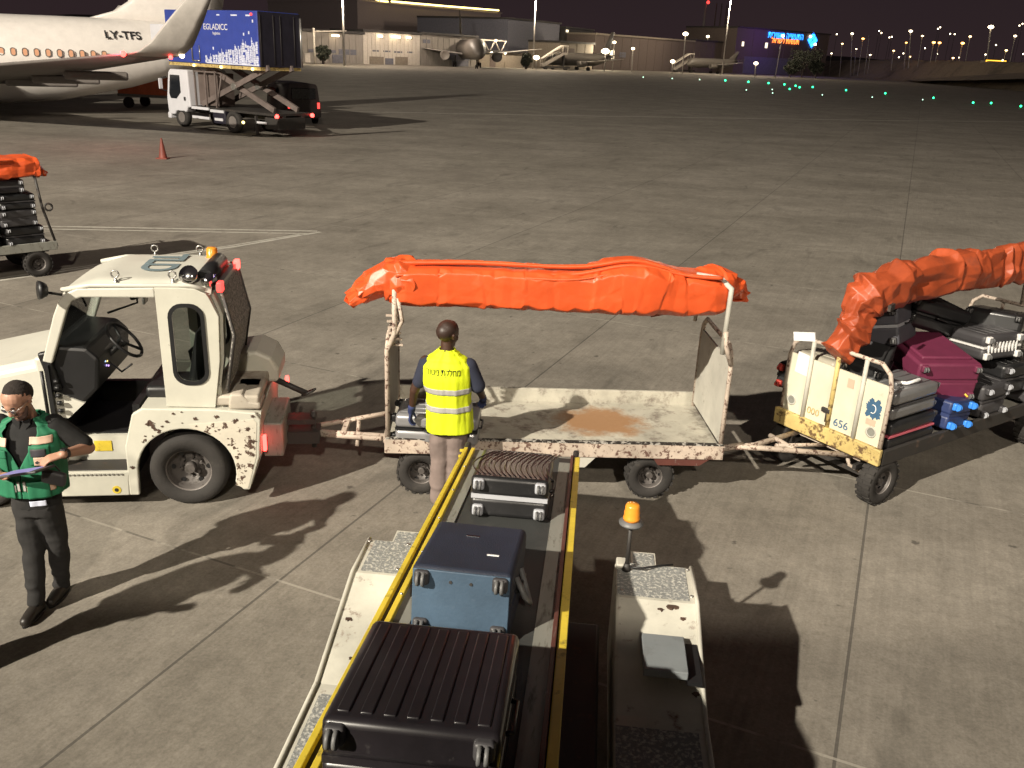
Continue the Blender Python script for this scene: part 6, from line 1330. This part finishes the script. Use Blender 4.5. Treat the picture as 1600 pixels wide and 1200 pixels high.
for i, (u, w_, L_, T_, sty, sh, rb) in enumerate(((2.72, 0.17, 0.66, 0.32, 'hard', 'case_black', 4), (2.02, 0.18, 0.66, 0.34, 'soft', 'case_soft_black', 0), (1.32, 0.17, 0.66, 0.32, 'hard', 'case_charcoal', 4),
        (2.65, 0.48, 0.62, 0.28, 'soft', 'case_charcoal', 0), (2.0, 0.49, 0.62, 0.26, 'hard', 'case_grey', 5), (1.35, 0.47, 0.6, 0.26, 'hard', 'case_black', 5), (2.68, 0.76, 0.6, 0.26, 'hard', 'case_black', 4), (2.05, 0.77, 0.62, 0.28, 'soft', 'case_soft_black', 0), (1.4, 0.75, 0.6, 0.28, 'soft', 'case_charcoal', 0), (2.5, 1.02, 0.66, 0.22, 'soft', 'case_darkbrown', 0), (1.7, 1.03, 0.66, 0.22, 'hard', 'case_charcoal', 4))):
    M4 = Matrix.Translation(O1) @ Matrix.Rotation(A1, 4, 'Z') @ Matrix.Translation((u, 0.32 + rr.uniform(-0.03, 0.05), D + w_))
    where = ['lowest at the right end', 'lowest, second from the right end', 'lowest, third from the right end', 'in the second layer at the right end', 'in the second layer, left of the rightmost', 'in the second layer, cut by the photo edge', 'in the third layer at the right end', 'third layer, left of the rightmost', 'in the third layer, at the photo edge', 'on top under the tarp at the right end', 'on top under the tarp, left of the rightmost'][i]
    suitcase('%s %s, on far left cart' % ({'case_black': 'black hard suitcase', 'case_soft_black': 'black soft suitcase', 'case_charcoal': 'charcoal suitcase', 'case_grey': 'greyer hard suitcase', 'case_darkbrown': 'dark brownish suitcase'}[sh], where),
        M4.to_translation(), M4.to_3x3() @ RM(0, 0, 90 + rr.uniform(-6, 6)), 0.58, L_ * 0.95, T_, shell=sh, trim='case_charcoal', wheels='trim_grey', ribs=rb, style=sty, group='luggage stacked on the far left cart')
# ================================================================ PEOPLE
def cap(b, a, c, ra, rc=None, n=14):
    rc = ra if rc is None else rc; b.sph(a, ra, n=n); b.sph(c, rc, n=n); b.cyl(a, c, ra, rc, n=n, cap=True); return b
def chain(b, pts, rs, n=14):
    for i in range(len(pts) - 1): cap(b, pts[i], pts[i + 1], rs[i], rs[i + 1], n)
def ell(b, rings, n=20):
    """rings: (cx, cy, z, halfwidth, halfdepth)"""
    R = [[Vector((cx + w_ * math.cos(2 * PI * k / n), cy + d * math.sin(2 * PI * k / n), z)) for k in range(n)] for cx, cy, z, w_, d in rings]
    b.loft(R)
def head(b, c, R):
    P = lambda x, y, z: Vector(c) + R @ Vector((x, y, z))
    for x, y, z, r in ((0, 0.015, 0.035, 0.088), (0, -0.022, 0.038, 0.078), (0, 0.04, 0.020, 0.078), (0, -0.035, -0.025, 0.064), (0, -0.045, -0.072, 0.047), (0, -0.01, -0.045, 0.060),
                       (0.034, -0.062, -0.030, 0.030), (-0.034, -0.062, -0.030, 0.030), (0, -0.078, -0.098, 0.024), (0, -0.075, 0.012, 0.040), (0.03, -0.078, 0.006, 0.022), (-0.03, -0.078, 0.006, 0.022)): b.sph(P(x, y, z), r, n=16)
    cap(b, P(0, -0.098, -0.004), P(0, -0.114, -0.036), 0.010, 0.015); b.sph(P(0.012, -0.104, -0.04), 0.010); b.sph(P(-0.012, -0.104, -0.04), 0.010)
    cap(b, P(-0.018, -0.096, -0.066), P(0.018, -0.096, -0.066), 0.009)
    for s in (-1, 1): cap(b, P(s * 0.080, 0.012, 0.010), P(s * 0.079, 0.010, -0.026), 0.013, 0.010); b.sph(P(s * 0.086, 0.020, 0.004), 0.014)
def hand(b, wrist, R, curl=0.5, side=1, spread=0.0):
    """R: x across palm (thumb side = +x*side), y fingers direction, z back of hand"""
    P = lambda x, y, z: Vector(wrist) + R @ Vector((x, y, z))
    for x in (-0.026, -0.009, 0.009, 0.026): cap(b, P(x * 0.7, 0.015, 0), P(x, 0.085, 0), 0.0145, 0.0125, 10)
    for i, (x, l) in enumerate(((0.028 * side, 0.070), (0.0095 * side, 0.080), (-0.0095 * side, 0.074), (-0.028 * side, 0.058))):
        p = P(x, 0.088, 0); a = -0.15 - 0.1 * i * 0.3; q = p
        segs = (0.45, 0.32, 0.23); rr_ = (0.0098, 0.0088, 0.0078, 0.0068)
        d0 = x * spread
        for k, f in enumerate(segs):
            a -= curl * (0.55 + 0.2 * k); nx = Vector((d0, math.cos(a), math.sin(a))).normalized(); q2 = q + R @ (nx * l * f); cap(b, q, q2, rr_[k], rr_[k + 1], 8); q = q2
    t0 = P(0.022 * side, 0.025, -0.006); t1 = P(0.048 * side, 0.055, -0.020); t2 = P(0.050 * side, 0.085, -0.030 - 0.012 * curl)
    cap(b, t0, t1, 0.014, 0.011, 10); cap(b, t1, t2, 0.0105, 0.008, 10)
class Torso:
    def __init__(s, st): s.st = st
    def at(s, z):
        st = s.st
        if z <= st[0][0]: return st[0][1:]
        for i in range(len(st) - 1):
            if z <= st[i + 1][0]:
                f = (z - st[i][0]) / (st[i + 1][0] - st[i][0]); f = f * f * (3 - 2 * f); return [a * (1 - f) + b_ * f for a, b_ in zip(st[i][1:], st[i + 1][1:])]
        return st[-1][1:]
    def p(s, a, z, off=0.0, sq=2.5):
        cx, cy, w_, d = s.at(z); ca, sa = math.cos(a), math.sin(a); q = (abs(ca) ** sq + abs(sa) ** sq) ** (-1 / sq)
        return Vector((cx + q * ca * (w_ + off), cy + q * sa * (d + off), z))
def wrap(T, a0, a1, z0, z1, off, nu=60, nv=50, amp=0.0, seed=0.0):
    """cloth following the torso; a0,a1,z0,z1 numbers or functions"""
    def fn(u, v):
        zz0 = z0(u) if callable(z0) else z0; zz1 = z1(u) if callable(z1) else z1; z = zz0 + (zz1 - zz0) * v
        A0 = a0(z) if callable(a0) else a0; A1 = a1(z) if callable(a1) else a1; a = A0 + (A1 - A0) * u
        k = amp * (noise.noise(Vector((math.cos(a) * 2.2, math.sin(a) * 2.2, z * 2.0 + seed))) + 0.6 * noise.noise(Vector((math.cos(a) * 6, math.sin(a) * 6, z * 3.0 + seed))))
        return T.p(a, z, off + k)
    return B().surf(nu, nv, fn)

# ---------------- worker in the yellow vest, seen from behind
P2 = Vector((-0.63, 7.24, 0))
wk = thing('person', 'worker seen from behind in fluorescent yellow vest, blue gloves and grey trousers', 'person', P2)
b = B()
hc = Vector((0.055, 0.0, 1.705)); HR = Matrix.Rotation(rad(180 - 38), 3, 'Z') @ Matrix.Rotation(rad(8), 3, 'X'); head(b, hc, HR)
chain(b, [(0.05, 0.0, 1.63), (0.05, -0.01, 1.50)], [0.056, 0.062])
ell(b, [(0.06, 0, 0.92, 0.13, 0.10), (0.06, 0, 1.1, 0.13, 0.10), (0.06, 0, 1.35, 0.17, 0.11), (0.05, 0, 1.50, 0.10, 0.07)])
chain(b, [(-0.14, 0, 1.45), (-0.235, 0.0, 1.17), (-0.275, 0.12, 0.93)], [0.052, 0.043, 0.029])
chain(b, [(0.25, 0, 1.44), (0.335, 0.02, 1.20), (0.37, 0.24, 1.03)], [0.052, 0.043, 0.029])
chain(b, [(-0.02, 0, 0.92), (0.0, 0.0, 0.50), (-0.02, 0.0, 0.10)], [0.07, 0.05, 0.035]); chain(b, [(0.15, 0, 0.92), (0.14, 0.02, 0.50), (0.12, 0.03, 0.10)], [0.07, 0.05, 0.035])
organic('body', b, 'skin_dark', wk, 0.0065, 3, 0.4)
b = B()
for x, y, z, r in ((0, 0.016, 0.040, 0.0895), (0, -0.018, 0.050, 0.076), (0, 0.042, 0.024, 0.0795)): b.sph(hc + HR @ Vector((x, y, z)), r, n=18)
organic('hair', b, 'scalp', wk, 0.008, 3)
# gloves
b = B(); HL = basis(Vector((0.2, 0.95, 0.1)).normalized(), Vector((-0.12, 0.05, -0.99)).normalized(), Vector((-0.97, 0.2, 0.1)).normalized())
cap(b, (-0.27, 0.09, 0.97), (-0.28, 0.13, 0.91), 0.036, 0.034); hand(b, (-0.28, 0.13, 0.915), HL, 0.55, 1); organic('glove', b, 'glove', wk, 0.005, 2)
b = B(); HRt = basis(Vector((0.9, 0.3, 0.2)).normalized(), Vector((-0.1, 0.75, -0.65)).normalized(), Vector((-0.3, 0.55, 0.75)).normalized())
cap(b, (0.365, 0.21, 1.05), (0.37, 0.25, 1.02), 0.036, 0.034); hand(b, (0.37, 0.25, 1.02), HRt, 0.35, -1); organic('glove', b, 'glove', wk, 0.005, 2)
# shirt
b = B(); ell(b, [(0.07, 0, 0.86, 0.175, 0.115), (0.07, 0, 1.05, 0.175, 0.115), (0.06, 0, 1.30, 0.195, 0.125), (0.055, 0, 1.46, 0.165, 0.095), (0.05, 0, 1.54, 0.068, 0.062)])
chain(b, [(-0.13, 0, 1.43), (-0.195, 0.0, 1.25)], [0.072, 0.062]); chain(b, [(0.245, 0, 1.42), (0.325, 0.01, 1.235)], [0.075, 0.072])
organic('shirt', b, 'shirt_navy', wk, 0.010, 4)
# trousers and shoes
b = B(); ell(b, [(0.07, 0, 0.80, 0.165, 0.12), (0.07, 0, 0.98, 0.155, 0.11)])
chain(b, [(-0.01, 0, 0.86), (0.0, 0.01, 0.50), (-0.015, 0.0, 0.11)], [0.104, 0.090, 0.078]); chain(b, [(0.145, 0, 0.86), (0.135, 0.02, 0.50), (0.12, 0.02, 0.11)], [0.106, 0.092, 0.078])
def creases(co): return 0.010 * noise.noise(co * 9) + 0.008 * (ridged(Vector((co.x * 5, co.y * 5, co.z * 11))) - 0.5) * (1.2 - min(1, co.z))
organic('trousers', b, 'trouser_grey', wk, 0.010, 5, disp=creases)
for x, y in ((-0.02, 0.0), (0.12, 0.02)):
    b = B(); chain(b, [(x, y - 0.03, 0.05), (x - 0.005, y + 0.08, 0.045), (x - 0.005, y + 0.17, 0.035)], [0.045, 0.045, 0.035]); cap(b, (x, y - 0.02, 0.05), (x, y - 0.01, 0.12), 0.042, 0.045)
    organic('shoe', b, 'wheel_grey', wk, 0.009, 2)
T2 = Torso([(0.80, 0.082, 0.0, 0.205, 0.150), (0.95, 0.078, 0.0, 0.200, 0.145), (1.12, 0.068, 0, 0.188, 0.142), (1.30, 0.055, 0, 0.212, 0.145), (1.42, 0.052, 0, 0.214, 0.130), (1.48, 0.05, 0.0, 0.175, 0.105), (1.535, 0.05, 0.0, 0.105, 0.078), (1.565, 0.05, 0, 0.066, 0.060)])
v = wrap(T2, -PI / 2 - PI * 0.98, -PI / 2 + PI * 0.98, 0.81, 1.575, 0.004, 110, 90, 0.013, 4.0).out('vest', 'vest_yellow', wk, solid=0.004)
for z in (1.215, 1.045): wrap(T2, -PI / 2 - PI * 0.98, -PI / 2 + PI * 0.98, z - 0.026, z + 0.026, 0.0095, 110, 6, 0.013, 4.0).out('reflective_band', 'tape', v, solid=0.002)
def proj_text(o, T, x0, z0, off):
    """wrap lettering meshes onto the back of the vest"""
    for vt in o.data.vertices:
        x = vt.co.x + x0; z = vt.co.y + z0; cx, cy, w_, d = T.at(z); q = max(-0.97, min(0.97, (x - cx) / (w_ + 0.004))); sa = (1 - abs(q) ** 2.5) ** (1 / 2.5)
        a = math.atan2(-sa, q); k = 0.013 * (noise.noise(Vector((math.cos(a) * 2.2, math.sin(a) * 2.2, z * 2.0 + 4))) + 0.6 * noise.noise(Vector((math.cos(a) * 6, math.sin(a) * 6, z * 3.0 + 4))))
        vt.co = Vector((x, cy - sa * (d + 0.004) - k - off, z))
    o.rotation_euler = (0, 0, 0); o.location = (0, 0, 0)
tx = text('רוטינ תקלחמ', 0.085, 'ink', wk, (0, 0, 0), (0, 0, 0), 'vest_lettering', 0.0005); tx.parent = v
kx = 0.30 / (max(q.co.x for q in tx.data.vertices) - min(q.co.x for q in tx.data.vertices))
for vt in tx.data.vertices: vt.co.x *= kx
proj_text(tx, T2, 0.030, 1.395, 0.006)

# ---------------- worker in the green vest with a tablet, facing the camera
P1 = Vector((-3.41, 5.49, 0))
g1 = thing('person', 'bearded worker in green vest and glasses looking down at a tablet beside the tow tractor', 'person', P1)
b = B(); h1 = Vector((0.095, -0.085, 1.70)); H1 = Matrix.Rotation(rad(-14), 3, 'Z') @ Matrix.Rotation(rad(30), 3, 'X'); head(b, h1, H1)
chain(b, [(0.095, -0.05, 1.63), (0.085, 0.02, 1.50)], [0.058, 0.066])
ell(b, [(0.04, 0, 0.92, 0.13, 0.10), (0.05, 0, 1.1, 0.13, 0.10), (0.07, 0, 1.35, 0.17, 0.11), (0.08, 0.02, 1.50, 0.10, 0.07)])
sh1 = Vector((0.27, 0.02, 1.475)); el1 = Vector((0.445, 0.06, 1.29)); wr1 = Vector((0.40, -0.19, 1.355))
sh0 = Vector((-0.13, 0.02, 1.46)); el0 = Vector((-0.26, 0.02, 1.18)); wr0 = Vector((-0.03, -0.24, 1.20))
chain(b, [sh1, el1, wr1], [0.055, 0.046, 0.030]); chain(b, [sh0, el0, wr0], [0.055, 0.046, 0.030])
def aim(y, z):
    y = Vector(y).normalized(); z = Vector(z); x = y.cross(z).normalized(); z = x.cross(y).normalized(); return basis(x, y, z)
hand(b, wr1, aim((-0.80, -0.50, -0.15), (-0.05, -0.35, 1)), 0.38, 1, 2.0)
hand(b, wr0, aim((0.85, -0.35, 0.12), (0.0, 0.2, -1)), 0.28, -1, 2.0)
chain(b, [(-0.04, 0, 0.92), (-0.01, -0.05, 0.50), (-0.02, -0.09, 0.10)], [0.07, 0.05, 0.035]); chain(b, [(0.12, 0, 0.92), (0.12, 0.04, 0.50), (0.04, 0.15, 0.10)], [0.07, 0.05, 0.035])
organic('body', b, 'skin_tan', g1, 0.0055, 2, 0.4)
b = B()
for x, y, z, r in ((0, 0.022, 0.042, 0.0875), (0, -0.006, 0.062, 0.066), (0, 0.046, 0.020, 0.079)): b.sph(h1 + H1 @ Vector((x, y, z)), r, n=18)
organic('hair', b, 'hair', g1, 0.006, 3, disp=lambda co: 0.0015 * noise.noise(co * 90))
M['beard'] = mat('beard', (0.085, 0.048, 0.036), 0.8, var=0.3)
b = B()
for s in (-1, 1): chain(b, [h1 + H1 @ Vector((s * 0.056, -0.030, -0.045)), h1 + H1 @ Vector((s * 0.040, -0.060, -0.088)), h1 + H1 @ Vector((0.0, -0.082, -0.104))], [0.016, 0.022, 0.024], 10)
cap(b, h1 + H1 @ Vector((-0.026, -0.094, -0.054)), h1 + H1 @ Vector((0.026, -0.094, -0.054)), 0.0075); organic('beard', b, 'beard', g1, 0.005, 3)
for s in (-1, 1):
    B().sph(h1 + H1 @ Vector((s * 0.030, -0.092, 0.002)), 0.0115, n=10).out('eye', 'paper', g1); B().sph(h1 + H1 @ Vector((s * 0.030, -0.101, -0.001)), 0.0050, n=8).out('pupil', 'ink', g1)
    b = B(); cap(b, h1 + H1 @ Vector((s * 0.014, -0.103, 0.022)), h1 + H1 @ Vector((s * 0.046, -0.093, 0.024)), 0.0045); b.out('eyebrow', 'hair', g1)
gl = B()
for s in (-1, 1):
    gl.tube([h1 + H1 @ Vector((s * 0.031 + 0.024 * math.cos(a), -0.113 + abs(math.cos(a)) * 0.002, 0.000 + 0.017 * math.sin(a))) for a in [2 * PI * i / 20 for i in range(21)]], 0.0016, 6)
    gl.tube([h1 + H1 @ Vector((s * 0.055, -0.112, 0.006)), h1 + H1 @ Vector((s * 0.078, -0.06, 0.008)), h1 + H1 @ Vector((s * 0.086, 0.005, 0.008))], 0.0016, 6)
gl.tube([h1 + H1 @ Vector((-0.008, -0.113, 0.004)), h1 + H1 @ Vector((0.008, -0.113, 0.004))], 0.0016, 6)
go = gl.out('glasses', 'steel', g1)
M['lens'] = mat('lens_blue_glint', (0.20, 0.18, 0.38), 0.08, metal=0.6, var=0.1)
for s in (-1, 1):
    B().lathe([(0.001, -0.0006), (0.017, -0.0006), (0.017, 0.0006), (0.001, 0.0006)], h1 + H1 @ Vector((s * 0.031, -0.113, 0.0)), H1 @ Vector((0, -1, 0)), n=20).out('lens', glass('lens_glass', (0.75, 0.7, 0.95), 0.03, 0.85) if s < 0 else bpy.data.materials['lens_glass'], go)
b = B(); ell(b, [(0.05, 0, 0.86, 0.170, 0.118), (0.06, 0, 1.05, 0.180, 0.120), (0.075, 0, 1.30, 0.205, 0.130), (0.08, 0.01, 1.46, 0.175, 0.098), (0.085, 0.0, 1.545, 0.072, 0.066)])
chain(b, [sh1 + Vector((-0.02, 0, 0)), sh1.lerp(el1, 0.82)], [0.078, 0.068]); chain(b, [sh0, sh0.lerp(el0, 0.82)], [0.078, 0.068])
organic('shirt', b, 'shirt_black', g1, 0.009, 4, disp=lambda co: 0.005 * noise.noise(co * 12))
b = B()
for s in (-1, 1): b.prism([(0.088 + s * 0.008, 1.535), (0.088 + s * 0.065, 1.560), (0.088 + s * 0.06, 1.515), (0.088 + s * 0.02, 1.47)], -0.085, -0.075)
b.out('collar', 'shirt_black', g1, bevel=0.004)
b = B(); ell(b, [(0.045, 0, 0.80, 0.165, 0.12), (0.05, 0, 0.98, 0.160, 0.115)])
chain(b, [(-0.03, 0, 0.86), (-0.005, -0.05, 0.50), (-0.02, -0.10, 0.10)], [0.100, 0.076, 0.060]); chain(b, [(0.125, 0, 0.86), (0.125, 0.05, 0.50), (0.04, 0.15, 0.10)], [0.100, 0.076, 0.060])
organic('trousers', b, 'trouser_black', g1, 0.010, 5, disp=creases)
for (x, y) in ((-0.02, -0.10), (0.04, 0.15)):
    b = B(); chain(b, [(x, y + 0.03, 0.055), (x + 0.0, y - 0.08, 0.050), (x + 0.0, y - 0.165, 0.038)], [0.046, 0.046, 0.040]); cap(b, (x, y + 0.015, 0.05), (x, y + 0.01, 0.15), 0.044, 0.050)
    o = organic('boot', b, 'boot', g1, 0.008, 2)
    b = B(); b.loft([[Vector((x + w_ * math.cos(a) , y - 0.055 + 0.145 * math.sin(a), z)) for a in [2 * PI * k / 18 for k in range(18)]] for z, w_ in ((0.0, 0.047), (0.022, 0.049))]); b.out('sole', 'black', o)
# vest: open V at the chest, closed below
T1_ = Torso([(0.90, 0.050, 0.0, 0.208, 0.158), (1.05, 0.060, 0.0, 0.212, 0.160), (1.20, 0.070, 0, 0.214, 0.158), (1.35, 0.078, 0, 0.232, 0.156), (1.45, 0.080, 0.005, 0.218, 0.130), (1.50, 0.085, 0.005, 0.165, 0.105), (1.55, 0.088, 0.005, 0.095, 0.080)])
def gap(z): return 0.015 if z < 1.22 else min(0.9, 0.015 + (z - 1.22) * 2.2)
v1 = wrap(T1_, lambda z: -PI / 2 + gap(z), lambda z: -PI / 2 + 2 * PI - gap(z), 0.985, 1.555, 0.004, 130, 80, 0.012, 9.0).out('vest', 'vest_green', g1, solid=0.004)
def patch(nm, m_, x0, x1, z0, z1, off, seed=9.0, parent=v1, amp=0.012):
    def fn(u, w_):
        z = z0 + (z1 - z0) * w_; x = x0 + (x1 - x0) * u; cx, cy, ww, d = T1_.at(z); q = max(-0.985, min(0.985, (x - cx) / (ww + off))); sa = (1 - abs(q) ** 2.5) ** (1 / 2.5); a = math.atan2(-sa, q)
        k = amp * (noise.noise(Vector((math.cos(a) * 2.2, math.sin(a) * 2.2, z * 2.0 + seed))) + 0.6 * noise.noise(Vector((math.cos(a) * 6, math.sin(a) * 6, z * 3.0 + seed))))
        return Vector((x, cy - sa * (d + off + k), z))
    return B().surf(16, 10, fn).out(nm, m_, parent, solid=0.005)
patch('chest_tape', 'tape_peach', 0.155, 0.285, 1.395, 1.445, 0.012); patch('chest_tape', 'tape_peach', -0.13, 0.0, 1.375, 1.43, 0.012)
pk = patch('radio_pocket', 'vest_green', 0.155, 0.275, 1.245, 1.39, 0.020)
patch('pocket_trim', 'case_charcoal', 0.17, 0.26, 1.315, 1.37, 0.029, parent=pk); patch('id_card', 'tape_peach', 0.185, 0.262, 1.25, 1.31, 0.030, parent=pk)
cd = B().prism([(0.222, 1.30), (0.238, 1.288), (0.222, 1.276), (0.206, 1.288)], -0.206, -0.200).out('card_mark', 'ink', pk)
patch('pocket', 'vest_green', -0.12, 0.0, 1.16, 1.355, 0.022); patch('pocket_flap', 'vest_green', -0.125, 0.005, 1.30, 1.358, 0.030)
for x0, x1 in ((0.105, 0.262), (-0.155, 0.03)): patch('waist_tape', 'tape_peach' if x0 > 0 else 'tape', x0, x1, 1.04, 1.09, 0.012)
for x in (0.045, 0.082): patch('front_clip', 'tape', x, x + 0.016, 1.05, 1.125, 0.016)
patch('lower_pocket', 'vest_green', -0.13, 0.02, 0.99, 1.13, 0.018); patch('lower_pocket', 'vest_green', 0.11, 0.24, 0.99, 1.12, 0.018)
patch('name_badge', 'sky_art', 0.10, 0.20, 0.925, 0.965, 0.006, parent=g1)
b = B(); b.lathe([(0.030, -0.012), (0.036, -0.012), (0.036, 0.012), (0.030, 0.012)], wr1.lerp(el1, 0.08), (el1 - wr1), n=16, closed=True); b.box(wr1.lerp(el1, 0.08) + Vector((0, -0.01, 0.036)), (0.04, 0.04, 0.012), bev=0.004); b.out('wrist_watch', 'black', g1)
# tablet in a dark case held in both hands
R_ = aim((0.12, 0.95, -0.22), (-0.20, 0.22, 0.95))
tb = thing('tablet', 'tablet with lit bluish screen held by the worker in the green vest', 'tablet', (0, 0, 0)); tb.matrix_basis = Matrix.Translation(P1 + Vector((0.21, -0.335, 1.285))) @ R_.to_4x4()
B().box((0, 0, 0), (0.30, 0.20, 0.016), bev=0.006).out('case', 'case_charcoal', tb)
M['screen'] = emis('tablet_screen', (0.30, 0.27, 0.55), 0.6)
B().box((-0.02, 0.0, 0.0088), (0.235, 0.165, 0.002)).out('screen', 'screen', tb)
bg_ = thing('pouch', 'dark pouch hanging beside the tablet at the hip of the worker in the green vest', 'pouch', P1 + Vector((0.33, -0.22, 1.19)))
B().box((0, 0, 0), (0.16, 0.05, 0.10), RM(0, 12, 0), bev=0.02).out('bag', 'case_charcoal', bg_)
B().tube([(-0.05, 0, 0.05), (-0.02, 0.02, 0.12), (0.05, 0, 0.05)], 0.006, 6).out('strap', 'black', bg_)

# ================================================================ unseen shadow casters: the aircraft behind the camera and an added worker copy
def shadow_worker():  # copied figure added out of view for the long shadow it casts
    o = copytree(g1); o.scale = (1.12, 1.12, 1.05); o.location = (-3.86, 4.42, 0); o.rotation_euler.z = rad(25); o['label'] = 'worker copy added beyond the left edge to cast the long shadow'
shadow_worker()
own = thing('airliner', 'white airliner whose cargo hold the belt loader serves, unseen behind the camera', 'airliner', (0, 0, 0))
b = B(); n = 48
b.loft([[Vector((x, -2.15 + 1.90 * math.cos(2 * PI * k / n), 3.05 + 1.90 * math.sin(2 * PI * k / n))) for k in range(n)] for x in (-24, -12, 0, 12, 24)]); b.out('fuselage', 'acwhite', own)
for i in range(20):
    x = -7.5 + 0.53 * i
    if abs(x) > 0.3: B().box((x, -0.45, 3.95), (0.20, 0.06, 0.30), bev=0.02).out('window', 'darkglass', own)
